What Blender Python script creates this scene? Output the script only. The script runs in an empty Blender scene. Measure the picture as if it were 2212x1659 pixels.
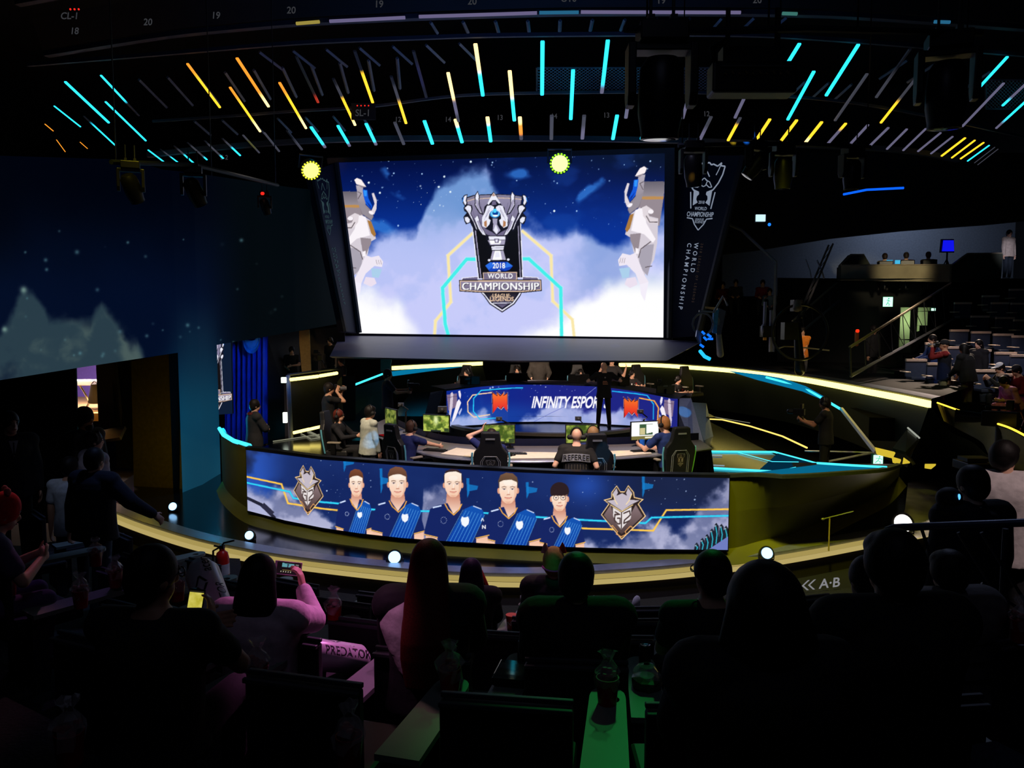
import bpy, math, random
import numpy as np
from mathutils import Vector, Matrix, Quaternion
random.seed(7)
SC = bpy.context.scene
COL = SC.collection
# ---------------------------------------------------------------- camera
FPX = 1700.0; PITCH = math.radians(4.5); ZC = 4.0
cam_d = bpy.data.cameras.new('camera'); cam_d.sensor_fit = 'HORIZONTAL'; cam_d.sensor_width = 36.0
cam_d.lens = 36.0 * FPX / 2212.0; cam_d.clip_start = 0.05; cam_d.clip_end = 300
cam = bpy.data.objects.new('camera', cam_d); COL.objects.link(cam)
cam.location = (0, 0, ZC); cam.rotation_euler = (math.pi / 2 - PITCH, 0, 0)
SC.camera = cam

def ray(px, py):
    x = (px - 1106) / FPX; y = (829.5 - py) / FPX
    return Vector((x, math.cos(PITCH) + y * math.sin(PITCH), -math.sin(PITCH) + y * math.cos(PITCH)))
EYE = Vector((0, 0, ZC))
def pz(px, py, z):
    r = ray(px, py); return EYE + r * ((z - ZC) / r.z)
def pd(px, py, d):
    r = ray(px, py); return EYE + r * (d / r.y)
def ppl(px, py, P0, n):
    r = ray(px, py); return EYE + r * ((P0 - EYE).dot(n) / r.dot(n))

# ---------------------------------------------------------------- colour / materials
def lin(c):
    out = []
    for v in c[:3]:
        v = v / 255.0
        out.append(v / 12.92 if v <= 0.04045 else ((v + 0.055) / 1.055) ** 2.4)
    return tuple(out)
MATS = {}
def mat(name, rgb, rough=0.6, metal=0.0, var=0.12, scale=14.0, bump=0.0, spec=0.5, alpha=1.0, trans=0.0, ior=1.45):
    if name in MATS: return MATS[name]
    m = bpy.data.materials.new(name); m.use_nodes = True
    nt = m.node_tree; b = nt.nodes['Principled BSDF']
    c = lin(rgb)
    b.inputs['Roughness'].default_value = rough; b.inputs['Metallic'].default_value = metal
    b.inputs['Specular IOR Level'].default_value = spec
    b.inputs['Transmission Weight'].default_value = trans; b.inputs['IOR'].default_value = ior
    b.inputs['Alpha'].default_value = alpha
    b.inputs['Base Color'].default_value = (*c, 1)
    if var > 0:
        tc = nt.nodes.new('ShaderNodeTexCoord'); nz = nt.nodes.new('ShaderNodeTexNoise')
        nz.inputs['Scale'].default_value = scale; nz.inputs['Detail'].default_value = 3
        nt.links.new(tc.outputs['Object'], nz.inputs['Vector'])
        rp = nt.nodes.new('ShaderNodeValToRGB')
        rp.color_ramp.elements[0].position = 0.3; rp.color_ramp.elements[1].position = 0.7
        rp.color_ramp.elements[0].color = (*[v * (1 - var) for v in c], 1)
        rp.color_ramp.elements[1].color = (*[min(1, v * (1 + var)) for v in c], 1)
        nt.links.new(nz.outputs['Fac'], rp.inputs['Fac']); nt.links.new(rp.outputs['Color'], b.inputs['Base Color'])
        if bump > 0:
            bp = nt.nodes.new('ShaderNodeBump'); bp.inputs['Strength'].default_value = bump; bp.inputs['Distance'].default_value = 0.02
            nt.links.new(nz.outputs['Fac'], bp.inputs['Height']); nt.links.new(bp.outputs['Normal'], b.inputs['Normal'])
    MATS[name] = m; return m
def emit(name, rgb, strength=1.0, sample=True):
    if name in MATS: return MATS[name]
    m = bpy.data.materials.new(name); m.use_nodes = True
    nt = m.node_tree; nt.nodes.remove(nt.nodes['Principled BSDF'])
    e = nt.nodes.new('ShaderNodeEmission'); e.inputs['Color'].default_value = (*lin(rgb), 1); e.inputs['Strength'].default_value = strength
    nt.links.new(e.outputs['Emission'], nt.nodes['Material Output'].inputs['Surface'])
    if not sample: m.cycles.emission_sampling = 'NONE'
    MATS[name] = m; return m
def vcol_emit(name, strength=1.0, rough=0.35, base=(6, 6, 8), sample=True):
    """a screen: black glass that emits the picture stored on its pixels"""
    if name in MATS: return MATS[name]
    m = bpy.data.materials.new(name); m.use_nodes = True
    nt = m.node_tree; b = nt.nodes['Principled BSDF']
    b.inputs['Base Color'].default_value = (*lin(base), 1); b.inputs['Roughness'].default_value = rough; b.inputs['Specular IOR Level'].default_value = 0.5 if rough < .9 else 0.05
    a = nt.nodes.new('ShaderNodeAttribute'); a.attribute_name = 'picture'
    nt.links.new(a.outputs['Color'], b.inputs['Emission Color']); b.inputs['Emission Strength'].default_value = strength
    if not sample: m.cycles.emission_sampling = 'NONE'
    MATS[name] = m; return m

# ---------------------------------------------------------------- mesh builder
def basis(d):
    d = Vector(d).normalized(); a = Vector((0, 0, 1)) if abs(d.z) < 0.9 else Vector((0, 1, 0))
    x = d.cross(a).normalized(); y = d.cross(x).normalized()
    return x, y
MW = {}   # object -> world matrix at build time
class MB:
    def __init__(s): s.v = []; s.f = []; s.m = []; s.mi = 0
    def add(s, vs, fs):
        o = len(s.v); s.v += [Vector(p) for p in vs]; s.f += [tuple(i + o for i in f) for f in fs]; s.m += [s.mi] * len(fs); return s
    def box(s, c, size, rot=None, taper=1.0):
        hx, hy, hz = [k / 2 for k in size]; c = Vector(c)
        vs = []
        for z, t in ((-hz, 1.0), (hz, taper)):
            for x, y in ((-hx, -hy), (hx, -hy), (hx, hy), (-hx, hy)):
                p = Vector((x * t, y * t, z))
                vs.append(c + (rot @ p if rot else p))
        return s.add(vs, [(3, 2, 1, 0), (4, 5, 6, 7), (0, 1, 5, 4), (1, 2, 6, 5), (2, 3, 7, 6), (3, 0, 4, 7)])
    def rings(s, rs, cap=True, closed=True):
        n = len(rs[0]); vs = [p for r in rs for p in r]; fs = []
        for i in range(len(rs) - 1):
            for k in range(n if closed else n - 1):
                a = i * n + k; b = i * n + (k + 1) % n
                fs.append((a, b, b + n, a + n))
        if cap and closed:
            fs.append(tuple(range(n - 1, -1, -1))); fs.append(tuple((len(rs) - 1) * n + k for k in range(n)))
        return s.add(vs, fs)
    def cap(s, p0, p1, r0, r1, n=10, fx=1.0, fy=1.0):
        p0 = Vector(p0); p1 = Vector(p1); d = p1 - p0; L = d.length or 1e-6; d = d / L; x, y = basis(d)
        rs = []
        for t in (-85, -55, -25): rs.append((p0 + d * (r0 * math.sin(math.radians(t))), r0 * math.cos(math.radians(t))))
        rs += [(p0, r0), (p1, r1)]
        for t in (25, 55, 85): rs.append((p1 + d * (r1 * math.sin(math.radians(t))), r1 * math.cos(math.radians(t))))
        return s.rings([[c + (x * math.cos(a) * fx + y * math.sin(a) * fy) * r for a in [2 * math.pi * k / n for k in range(n)]] for c, r in rs])
    def ell(s, c, r, M=None, n=14, m=9):
        c = Vector(c); rs = []
        for i in range(1, m):
            t = math.pi * i / m - math.pi / 2
            ring = []
            for k in range(n):
                a = 2 * math.pi * k / n
                p = Vector((r[0] * math.cos(t) * math.cos(a), r[1] * math.cos(t) * math.sin(a), r[2] * math.sin(t)))
                ring.append(c + (M @ p if M else p))
            rs.append(ring)
        return s.rings(rs)
    def tube(s, pts, r, n=8, closed=False):
        pts = [Vector(p) for p in pts]; rs = []; N = len(pts); px = None
        for i, p in enumerate(pts):
            a = pts[i - 1] if (i > 0 or closed) else p; b = pts[(i + 1) % N] if (i < N - 1 or closed) else p
            d = (b - a).normalized()
            if px is None: x, y = basis(d)
            else:
                x = (px - d * px.dot(d))
                x = x.normalized() if x.length > 1e-5 else basis(d)[0]
                y = d.cross(x)
            px = x; rr = r[i] if isinstance(r, (list, tuple)) else r
            rs.append([p + (x * math.cos(t) + y * math.sin(t)) * rr for t in [2 * math.pi * k / n for k in range(n)]])
        if closed: rs.append(rs[0]); return s.rings(rs, cap=False)
        return s.rings(rs)
    def lathe(s, prof, c=(0, 0, 0), n=20, M=None):
        c = Vector(c); rs = []
        for r, z in prof:
            ring = []
            for k in range(n):
                a = 2 * math.pi * k / n; p = Vector((r * math.cos(a), r * math.sin(a), z)); ring.append(c + (M @ p if M else p))
            rs.append(ring)
        return s.rings(rs)
    def prism(s, poly, M, depth):
        """2-D outline extruded along local z; M maps local to world"""
        n = len(poly); a = [M @ Vector((x, y, 0)) for x, y in poly]; b = [M @ Vector((x, y, depth)) for x, y in poly]
        return s.add(a + b, [tuple(range(n - 1, -1, -1)), tuple(range(n, 2 * n))] + [(i, (i + 1) % n, (i + 1) % n + n, i + n) for i in range(n)])
    def flat(s, polys, M):
        for poly in polys:
            s.add([M @ Vector((x, y, 0)) for x, y in poly], [tuple(range(len(poly)))])
        return s
    def ribbon(s, A, B, thick=None):
        n = len(A); A = [Vector(p) for p in A]; B = [Vector(p) for p in B]
        s.add(A + B, [(i, i + 1, n + i + 1, n + i) for i in range(n - 1)])
        return s
    def mesh(s, name, inv=None, smooth=True):
        me = bpy.data.meshes.new(name)
        me.from_pydata([tuple(inv @ p) if inv else tuple(p) for p in s.v], [], s.f)
        if smooth: me.polygons.foreach_set('use_smooth', [True] * len(me.polygons))
        if any(s.m): me.polygons.foreach_set('material_index', s.m)
        me.update(); return me
    def build(s, name, m, parent=None, world=False, smooth=True, bevel=0, sharp=40):
        inv = MW[parent.name].inverted() if (world and parent is not None) else None
        me = s.mesh(name, inv, smooth)
        for k in (m if isinstance(m, (list, tuple)) else [m]): me.materials.append(k)
        o = bpy.data.objects.new(name, me); COL.objects.link(o)
        if smooth:
            try: me.set_sharp_from_angle(angle=math.radians(sharp))
            except Exception: pass
        if bevel:
            bv = o.modifiers.new('bevel', 'BEVEL'); bv.width = bevel; bv.segments = 2; bv.limit_method = 'ANGLE'
        if parent is not None:
            o.parent = parent; MW[o.name] = MW[parent.name]
        else: MW[o.name] = Matrix.Identity(4)
        return o
def tag(o, label, cat, group=None, kind=None):
    if label: o['label'] = label
    if cat: o['category'] = cat
    if group: o['group'] = group
    if kind: o['kind'] = kind
    return o
def thing(name, label, cat, loc=(0, 0, 0), rz=0.0, group=None):
    o = bpy.data.objects.new(name, None); COL.objects.link(o); o.location = loc; o.rotation_euler = (0, 0, rz)
    o.empty_display_size = 0.1
    MW[o.name] = Matrix.Translation(Vector(loc)) @ Matrix.Rotation(rz, 4, 'Z')
    return tag(o, label, cat, group)
def struct(o):
    o['kind'] = 'structure'; return o
def dup(root, loc, rz, label, group=None):
    r = root.copy(); COL.objects.link(r); r.location = loc; r.rotation_euler = (0, 0, rz); r['label'] = label
    if group: r['group'] = group
    for ch in list(root.children):
        c = ch.copy(); COL.objects.link(c); c.parent = r
        for g in ch.children:
            d = g.copy(); COL.objects.link(d); d.parent = c
    return r
ORD = ['first', 'second', 'third', 'fourth', 'fifth', 'sixth', 'seventh', 'eighth', 'ninth', 'tenth', 'eleventh', 'twelfth', 'thirteenth', 'fourteenth', 'fifteenth', 'sixteenth', 'seventeenth', 'eighteenth', 'nineteenth', 'twentieth']
def RX(a): return Matrix.Rotation(a, 3, 'X')
def RY(a): return Matrix.Rotation(a, 3, 'Y')
def RZ(a): return Matrix.Rotation(a, 3, 'Z')
def spline(pts, n=8):
    """Catmull-Rom through the points"""
    P = [Vector(p) for p in pts]; P = [P[0] * 2 - P[1]] + P + [P[-1] * 2 - P[-2]]; out = []
    for i in range(1, len(P) - 2):
        for k in range(n):
            t = k / n; a, b, c, d = P[i - 1], P[i], P[i + 1], P[i + 2]
            out.append(0.5 * ((2 * b) + (c - a) * t + (2 * a - 5 * b + 4 * c - d) * t * t + (3 * b - a - 3 * c + d) * t ** 3))
    out.append(P[-2]); return out

# ---------------------------------------------------------------- text outlines
def text_polys(s, size=1.0, bold=0.0, sx=1.0, spacing=1.0):
    """filled triangles of a line of text, centred on (0,0)"""
    cu = bpy.data.curves.new('t', 'FONT'); cu.body = s; cu.size = size; cu.offset = bold * size; cu.space_character = spacing
    cu.align_x = 'CENTER'; cu.align_y = 'CENTER'; cu.resolution_u = 4
    o = bpy.data.objects.new('t', cu); COL.objects.link(o); bpy.context.view_layer.update()
    me = o.evaluated_get(bpy.context.evaluated_depsgraph_get()).to_mesh()
    me.calc_loop_triangles()
    co = [(v.co.x * sx, v.co.y) for v in me.vertices]
    tris = [[co[i] for i in t.vertices] for t in me.loop_triangles]
    bpy.data.objects.remove(o); bpy.data.curves.remove(cu)
    ys = [p[1] for t in tris for p in t]; dy = (max(ys) + min(ys)) / 2
    return [[(x, y - dy) for x, y in t] for t in tris]
def text_mesh(mb, s, M, size, bold=0.0, sx=1.0, spacing=1.0):
    return mb.flat(text_polys(s, size, bold, sx, spacing), M)
def frame_at(c, xdir, ydir):
    x = Vector(xdir).normalized(); z = x.cross(Vector(ydir)).normalized(); y = z.cross(x)
    return Matrix(((x.x, y.x, z.x, c[0]), (x.y, y.y, z.y, c[1]), (x.z, y.z, z.z, c[2]), (0, 0, 0, 1)))
# ---------------------------------------------------------------- pictures shown on screens, rasterised onto a grid of pixels
_rt = np.random.RandomState(3).rand(256, 256)
def vnoise(X, Y):
    xi = np.floor(X).astype(int); yi = np.floor(Y).astype(int); fx = X - xi; fy = Y - yi
    fx = fx * fx * (3 - 2 * fx); fy = fy * fy * (3 - 2 * fy)
    g = lambda a, b: _rt[a % 256, b % 256]
    return (g(xi, yi) * (1 - fx) + g(xi + 1, yi) * fx) * (1 - fy) + (g(xi, yi + 1) * (1 - fx) + g(xi + 1, yi + 1) * fx) * fy
def fbm(X, Y, sc, oc=5, seed=0):
    t = 0; a = 0.5; f = 1.0 / sc
    for i in range(oc):
        t = t + a * vnoise(X * f + seed * 17.3 + i * 31, Y * f + seed * 5.1 + i * 11); a *= 0.5; f *= 2.03
    return t
def sst(a, b, x):
    t = np.clip((x - a) / (b - a), 0, 1); return t * t * (3 - 2 * t)
def mixc(A, B, t):
    return A + (B - A) * t[..., None]
C3 = lambda *c: np.array(c, float)
class Canvas:
    """w x h cells; fwd maps source coordinates (photo-like drawing units) to (u,v) in 0..1"""
    def __init__(s, w, h, fwd, ss=2):
        s.w, s.h, s.ss = w * ss, h * ss, ss; s.ow, s.oh = w, h; s.fwd = fwd; s.b = np.zeros((s.h, s.w, 3)); s.P = lambda p: p
    def T(s, pts):
        q = np.array([s.P(p) for p in pts], float); u, v = s.fwd(q[:, 0], q[:, 1]); return np.stack([u * s.w, v * s.h], 1)
    def _fill(s, Q, col, alpha=1.0):
        x0, y0 = np.floor(Q.min(0)).astype(int); x1, y1 = np.ceil(Q.max(0)).astype(int) + 1
        x0 = max(x0, 0); y0 = max(y0, 0); x1 = min(x1, s.w); y1 = min(y1, s.h)
        if x1 <= x0 or y1 <= y0: return
        X, Y = np.meshgrid(np.arange(x0, x1) + 0.5, np.arange(y0, y1) + 0.5); ins = np.zeros(X.shape, bool); n = len(Q)
        for i in range(n):
            ax, ay = Q[i]; bx, by = Q[(i + 1) % n]
            if ay == by: continue
            c = (Y < ay) != (Y < by); xx = (bx - ax) * (Y - ay) / (by - ay) + ax; ins ^= c & (X < xx)
        reg = s.b[y0:y1, x0:x1]
        if isinstance(col, tuple) and len(col) == 2:
            t = np.clip((Y - Q[:, 1].min()) / max(1e-6, Q[:, 1].max() - Q[:, 1].min()), 0, 1); cc = mixc(np.array(col[0], float), np.array(col[1], float), t)
        else: cc = np.broadcast_to(np.array(col, float), reg.shape)
        reg[ins] = reg[ins] * (1 - alpha) + cc[ins] * alpha
    def poly(s, pts, col, alpha=1.0): s._fill(s.T(pts), col, alpha)
    def line(s, pts, w, col, alpha=1.0, closed=False):
        pts = [tuple(p) for p in pts] + ([tuple(pts[0])] if closed else [])
        for (ax, ay), (bx, by) in zip(pts[:-1], pts[1:]):
            dx, dy = bx - ax, by - ay; L = math.hypot(dx, dy) or 1; nx, ny = -dy / L * w / 2, dx / L * w / 2; ex, ey = dx / L * w * .3, dy / L * w * .3
            s.poly([(ax + nx - ex, ay + ny - ey), (bx + nx + ex, by + ny + ey), (bx - nx + ex, by - ny + ey), (ax - nx - ex, ay - ny - ey)], col, alpha)
    def ell(s, c, rx, ry, col, alpha=1.0, rot=0.0):
        ca, sa = math.cos(rot), math.sin(rot)
        s.poly([(c[0] + rx * math.cos(t) * ca - ry * math.sin(t) * sa, c[1] + rx * math.cos(t) * sa + ry * math.sin(t) * ca) for t in np.linspace(0, 2 * math.pi, 28)[:-1]], col, alpha)
    def text(s, txt, c, size, col, sx=1.0, bold=0.0, skew=0.0, spacing=1.0, slope=0.0, vert=False):
        for t in text_polys(txt, size, bold, sx, spacing):
            if vert: s.poly([(c[0] - (-y), c[1] + x) if False else (c[0] + y, c[1] + x) for x, y in t], col)
            else: s.poly([(c[0] + x + y * skew, c[1] - y + x * slope) for x, y in t], col)
    def stars(s, n, box, col, seed=1, keep=None):
        r = random.Random(seed)
        for i in range(n):
            x = r.uniform(box[0], box[2]); y = r.uniform(box[1], box[3]); q = r.random() ** 4 * 1.5 + .5
            if keep and not keep(x, y): continue
            s.ell((x, y), q, q, col, 0.5 + .5 * r.random())
    def out(s):
        b = s.b.reshape(s.oh, s.ss, s.ow, s.ss, 3).mean((1, 3)); b = np.clip(b, 0, 255) / 255.0
        return np.where(b <= 0.04045, b / 12.92, ((b + 0.055) / 1.055) ** 2.4)
    def grid(s):
        u, v = np.meshgrid((np.arange(s.w) + .5) / s.w, (np.arange(s.h) + .5) / s.h); return u, v
def screen_mesh(name, posf, img, m, parent):
    """grid surface with one vertex per picture cell; posf(u,v) gives points in the world"""
    h, w = img.shape[:2]; inv = np.array(MW[parent.name].inverted())
    u, v = np.meshgrid(np.linspace(0, 1, w), np.linspace(0, 1, h))
    P = posf(u.ravel(), v.ravel()); P = P @ inv[:3, :3].T + inv[:3, 3]
    i = np.arange(h * w).reshape(h, w); F = np.stack([i[1:, :-1], i[1:, 1:], i[:-1, 1:], i[:-1, :-1]], -1).reshape(-1, 4)
    me = bpy.data.meshes.new(name); me.vertices.add(h * w); me.vertices.foreach_set('co', P.astype(np.float32).ravel())
    me.loops.add(F.size); me.loops.foreach_set('vertex_index', F.astype(np.int32).ravel())
    me.polygons.add(len(F)); me.polygons.foreach_set('loop_start', (np.arange(len(F)) * 4).astype(np.int32))
    me.update(calc_edges=True); me.validate()
    at = me.color_attributes.new('picture', 'FLOAT_COLOR', 'POINT')
    at.data.foreach_set('color', np.concatenate([img.reshape(-1, 3), np.ones((h * w, 1))], 1).astype(np.float32).ravel())
    me.materials.append(m); o = bpy.data.objects.new(name, me); COL.objects.link(o); o.parent = parent; MW[o.name] = MW[parent.name]
    return o
def homography(src, dst):
    A = []
    for (x, y), (u, v) in zip(src, dst):
        A.append([x, y, 1, 0, 0, 0, -u * x, -u * y, -u]); A.append([0, 0, 0, x, y, 1, -v * x, -v * y, -v])
    H = np.linalg.svd(np.array(A, float))[2][-1].reshape(3, 3)
    def f(x, y, H=H):
        x = np.asarray(x, float); y = np.asarray(y, float); w = H[2, 0] * x + H[2, 1] * y + H[2, 2]
        return (H[0, 0] * x + H[0, 1] * y + H[0, 2]) / w, (H[1, 0] * x + H[1, 1] * y + H[1, 2]) / w
    return f, np.linalg.inv(H)
def hinv(Hi):
    def f(u, v):
        w = Hi[2, 0] * u + Hi[2, 1] * v + Hi[2, 2]
        return (Hi[0, 0] * u + Hi[0, 1] * v + Hi[0, 2]) / w, (Hi[1, 0] * u + Hi[1, 1] * v + Hi[1, 2]) / w
    return f
# ================================================================ SETTING
M_black = mat('matte black paint', (9, 10, 13), 0.8, var=0.25, scale=3)
M_black2 = mat('black cloth', (12, 12, 15), 0.95, var=0.3, scale=8, bump=0.3)
M_gloss = mat('black gloss floor', (10, 11, 14), 0.16, var=0.2, scale=2)
M_olive = mat('olive gold wall panel', (108, 106, 28), 0.55, metal=0.25, var=0.15, scale=1.2)
M_darkgreen = mat('dark green arena wall', (30, 38, 30), 0.5, var=0.15, scale=1.0)
M_grey = mat('grey painted metal', (120, 122, 130), 0.45, var=0.08)
M_dgrey = mat('dark grey metal', (44, 46, 54), 0.5, var=0.15)
M_carpet = mat('charcoal carpet', (26, 26, 30), 0.95, var=0.4, scale=40, bump=0.4)
M_navy = mat('navy painted panel', (26, 28, 50), 0.5, var=0.1, scale=2)
M_ledge = mat('violet grey panel', (88, 86, 122), 0.5, var=0.08, scale=1.5)
M_white = mat('white laminate', (215, 210, 205), 0.4, var=0.05)
M_bluegrey = mat('blue grey plaster', (120, 135, 152), 0.8, var=0.12, scale=1.5)
M_beige = mat('beige parapet panel', (150, 140, 112), 0.7, var=0.2, scale=2)
M_rail = mat('painted handrail', (190, 176, 150), 0.35, metal=0.4, var=0.05)
M_brass = mat('brass coloured step nosing', (226, 205, 120), 0.35, metal=0.3, var=0.06, scale=3)
M_silver = mat('brushed aluminium', (150, 152, 172), 0.35, metal=0.6, var=0.08)
M_ptext = mat('white stencil paint', (205, 205, 210), 0.7, var=0.1)
M_plastic = mat('black plastic', (18, 18, 20), 0.38, var=0.2)
M_rubber = mat('dark rubber', (24, 24, 26), 0.7, var=0.2)
M_chrome = mat('chrome', (200, 202, 208), 0.15, metal=1.0, var=0.0)
M_red = mat('red plastic', (205, 28, 22), 0.35, var=0.1)
E_yel = emit('yellow neon', (255, 214, 60), 2.2); E_yelw = emit('warm yellow led', (255, 232, 120), 3.6)
E_cyan = emit('cyan neon', (70, 225, 250), 1.5); E_cyand = emit('dim cyan neon', (10, 130, 175), 0.6)
E_white = emit('white lamp', (235, 245, 255), 3.0); E_green = emit('green exit glow', (190, 255, 225), 1.6)

def curve(pts, z, n=10):
    return spline([pz(x, y, z) for x, y in pts], n)
# --- floors
fl = MB()
fl.box((0, 24, 0.1), (40, 31, 0.18)).build('floor', M_black, smooth=False); struct(bpy.data.objects['floor'])
pit = MB().box((0, 5, 0.1), (24, 12, 0.2)); struct(pit.build('floor_pit', M_carpet, smooth=False))
# --- outer stage: glossy ring with brass nosing and silver kerb
rail = [(205, 1086), (290, 1122), (400, 1158), (500, 1182), (640, 1206), (860, 1231), (1000, 1240), (1150, 1243), (1290, 1237), (1450, 1225), (1600, 1208), (1740, 1186), (1860, 1164), (1990, 1140), (2140, 1105), (2230, 1080)]
ZS = 0.58
outer = curve(rail, ZS)
back = [Vector((p.x * 1.25, 24.0, ZS)) for p in outer]
m = MB(); m.ribbon(outer, back); struct(m.build('floor_stage', M_gloss, smooth=False))
def offset(path, d):
    out = []
    for i, p in enumerate(path):
        a = path[max(i - 1, 0)]; b = path[min(i + 1, len(path) - 1)]; t = (b - a).normalized()
        out.append(p + Vector((-t.y, t.x, 0)) * d)
    return out
def band(path, prof):
    """profile of (outward offset, dz) swept along the path"""
    return [[q + Vector((0, 0, dz)) for q in offset(path, -d)] for d, dz in prof]
def sweep(path, prof, name, m, parent=None, world=False):
    rows = band(path, prof); mb = MB(); n = len(path); k = len(rows)
    vs = [rows[j][i] for i in range(n) for j in range(k)]
    fs = [(i * k + j, i * k + (j + 1) % k, (i + 1) * k + (j + 1) % k, (i + 1) * k + j) for i in range(n - 1) for j in range(k)]
    fs += [tuple(range(k)), tuple(range((n - 1) * k + k - 1, (n - 1) * k - 1, -1))]
    mb.add(vs, fs); return mb.build(name, m, parent, world=world, sharp=30)
E_nose = emit('lit cream nosing', (225, 200, 115), .5); E_nose2 = emit('lit cream nosing below', (232, 208, 130), .58)  # emission added to make the nosing brighter
kerb = thing('stage_edge', 'curved stage edge with silver kerb above stepped pale brass nosing in front of the audience', 'stage edge', (0.3, 10.5, ZS))
sweep(outer, [(-0.20, 0.002), (0.06, 0.002), (0.06, 0.05), (-0.20, 0.05)], 'kerb', M_silver, kerb, True)
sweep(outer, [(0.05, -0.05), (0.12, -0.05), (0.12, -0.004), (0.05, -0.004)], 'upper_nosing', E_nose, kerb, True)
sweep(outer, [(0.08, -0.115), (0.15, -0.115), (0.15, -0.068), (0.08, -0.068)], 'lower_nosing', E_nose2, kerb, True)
sweep(outer, [(0.0, -0.58), (0.1, -0.58), (0.1, -0.1), (0.0, -0.1)], 'fascia', mat('dark plum fascia', (30, 24, 32), 0.7, var=0.15, scale=3), kerb, True)
# sign on the fascia
sg = thing('wayfinding_sign', 'white double chevron and A.B lettering on the dark stage fascia', 'sign', pz(1785, 1248, 0.28))
c = MW[sg.name].translation
c0 = pd(1709, 1254, 11.05); c1 = pd(1806, 1244, 11.25)
fx = (c1 - c0).normalized(); Mx = frame_at((c0 + c1) / 2 + Vector((0, -0.3, 0.02)), fx, Vector((0, -0.1, 1)))
mb = MB(); text_mesh(mb, 'A\u00b7B', Mx @ Matrix.Translation((0.13, 0, 0)), 0.20, 0.018, 1.15, 1.0)
for k in (0, 1):
    x0 = -0.33 + k * 0.10
    mb.flat([[(x0, 0), (x0 + .09, .075), (x0 + .125, .075), (x0 + .035, 0)], [(x0, 0), (x0 + .035, 0), (x0 + .125, -.075), (x0 + .09, -.075)]], Mx)
mb.build('lettering', emit('sign white', (190, 190, 195), 0.42), sg, world=True, smooth=False)
# --- drum: slanted olive wall round the arena
ZD0, ZD1 = ZS, 1.80
top_px = [(474, 928), (482, 948), (540, 968), (620, 980), (700, 990), (850, 1001), (1000, 1010), (1130, 1017), (1250, 1022), (1400, 1027), (1567, 1030), (1660, 1029), (1750, 1026), (1840, 1020), (1915, 1014), (1945, 1003)]
bot_px = [(484, 1070), (500, 1088), (560, 1118), (640, 1145), (720, 1160), (860, 1184), (1000, 1197), (1120, 1204), (1260, 1207), (1400, 1206), (1560, 1194), (1640, 1176), (1740, 1148), (1830, 1112), (1905, 1078), (1945, 1040)]
dtop = curve(top_px, ZD1, 6)
mid_px = [(478, 1040), (492, 1066), (540, 1103), (620, 1124), (700, 1140), (870, 1162), (950, 1168), (1040, 1173), (1150, 1179), (1270, 1183), (1400, 1186), (1567, 1188), (1640, 1172), (1740, 1144), (1830, 1104), (1905, 1068), (1945, 1030)]
dmid = [p + Vector((0, .06, 0)) for p in curve(mid_px, 0.72, 6)]
dtop = [Vector((p.x, p.y, ZD1)) if i < 11 * 6 + 1 else None for i, p in enumerate(dmid)]
tr = curve([(1567, 1030), (1640, 1030), (1740, 1027), (1830, 1021), (1905, 1015), (1945, 1004)], ZD1, 6)
for i, p in enumerate(dtop):
    if p is None: q = tr[i - 66]; t = min(1, (i - 66) / 9); w = Vector((dmid[i].x, dmid[i].y, ZD1)); dtop[i] = w.lerp(q, t)
dbot = [p + Vector((0, -0.34, 0.0)) for p in dmid]; dbot = [Vector((p.x, p.y, ZD0)) for p in dbot]
m = MB()
m.ribbon(dbot, dmid); m.ribbon(dmid, [a.lerp(b, .5) for a, b in zip(dmid, dtop)]); m.ribbon([a.lerp(b, .5) for a, b in zip(dmid, dtop)], dtop)
struct(m.build('wall_drum', M_olive))
# arena floor inside
ZA = 0.98
inner = dtop
m = MB(); base = [Vector((p.x, max(p.y, q.y) + 0.2, ZA)) for p, q in zip(inner, dmid)]; far = [Vector((p.x * 1.0, 31.0, ZA)) for p in inner]
m.ribbon(base, far); struct(m.build('floor_arena', M_gloss, smooth=False))
m = MB(); lip = [p + Vector((0, 0.0, 0)) for p in dtop]
sweep(lip, [(-0.06, -0.03), (0.03, -0.03), (0.03, 0.02), (-0.06, 0.02)], 'trim_1', M_dgrey); struct(bpy.data.objects['trim_1'])
m = MB(); m.ribbon([p + Vector((0, .06, 0)) for p in dtop], [Vector((max(p.x, q.x) if p.x < 0 else min(p.x, q.x), max(p.y, q.y) + .22, ZA)) for p, q in zip(dtop, dmid)]); struct(m.build('wall_drum_inner', M_black))
# --- back ring wall with yellow led line
ZR = 2.45
ringR = [(1340, 786), (1420, 787), (1500, 792), (1580, 798), (1650, 806), (1730, 816), (1800, 828), (1880, 843), (1950, 856), (2012, 869)]
ringL = [(846, 793), (900, 790), (960, 787), (1040, 783)]
Rr = curve(ringR, ZR, 6); Rl = curve(ringL, ZR, 6)
def ringwall(path, name, foot, mm):
    m = MB(); m.ribbon([Vector((p.x + (c.x - p.x), p.y + (c.y - p.y), ZA)) for p, c in zip(path, foot)], [Vector((p.x, p.y, ZR + 0.06)) for p in path]); return struct(m.build(name, mm))
footR = [pz(x, y, ZA) for x, y in [(1340, 868), (1420, 872), (1500, 880), (1600, 893), (1700, 912), (1780, 935), (1850, 960), (1900, 985), (1935, 1000), (1960, 1010)]]
ringwall(Rr, 'wall_ring_right', spline(footR, 6), M_darkgreen)
footL = [pz(x, y, ZA) for x, y in [(800, 868), (880, 866), (960, 864), (1060, 862)]]
ringwall(Rl, 'wall_ring_left', spline(footL, 6), M_darkgreen)
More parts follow.
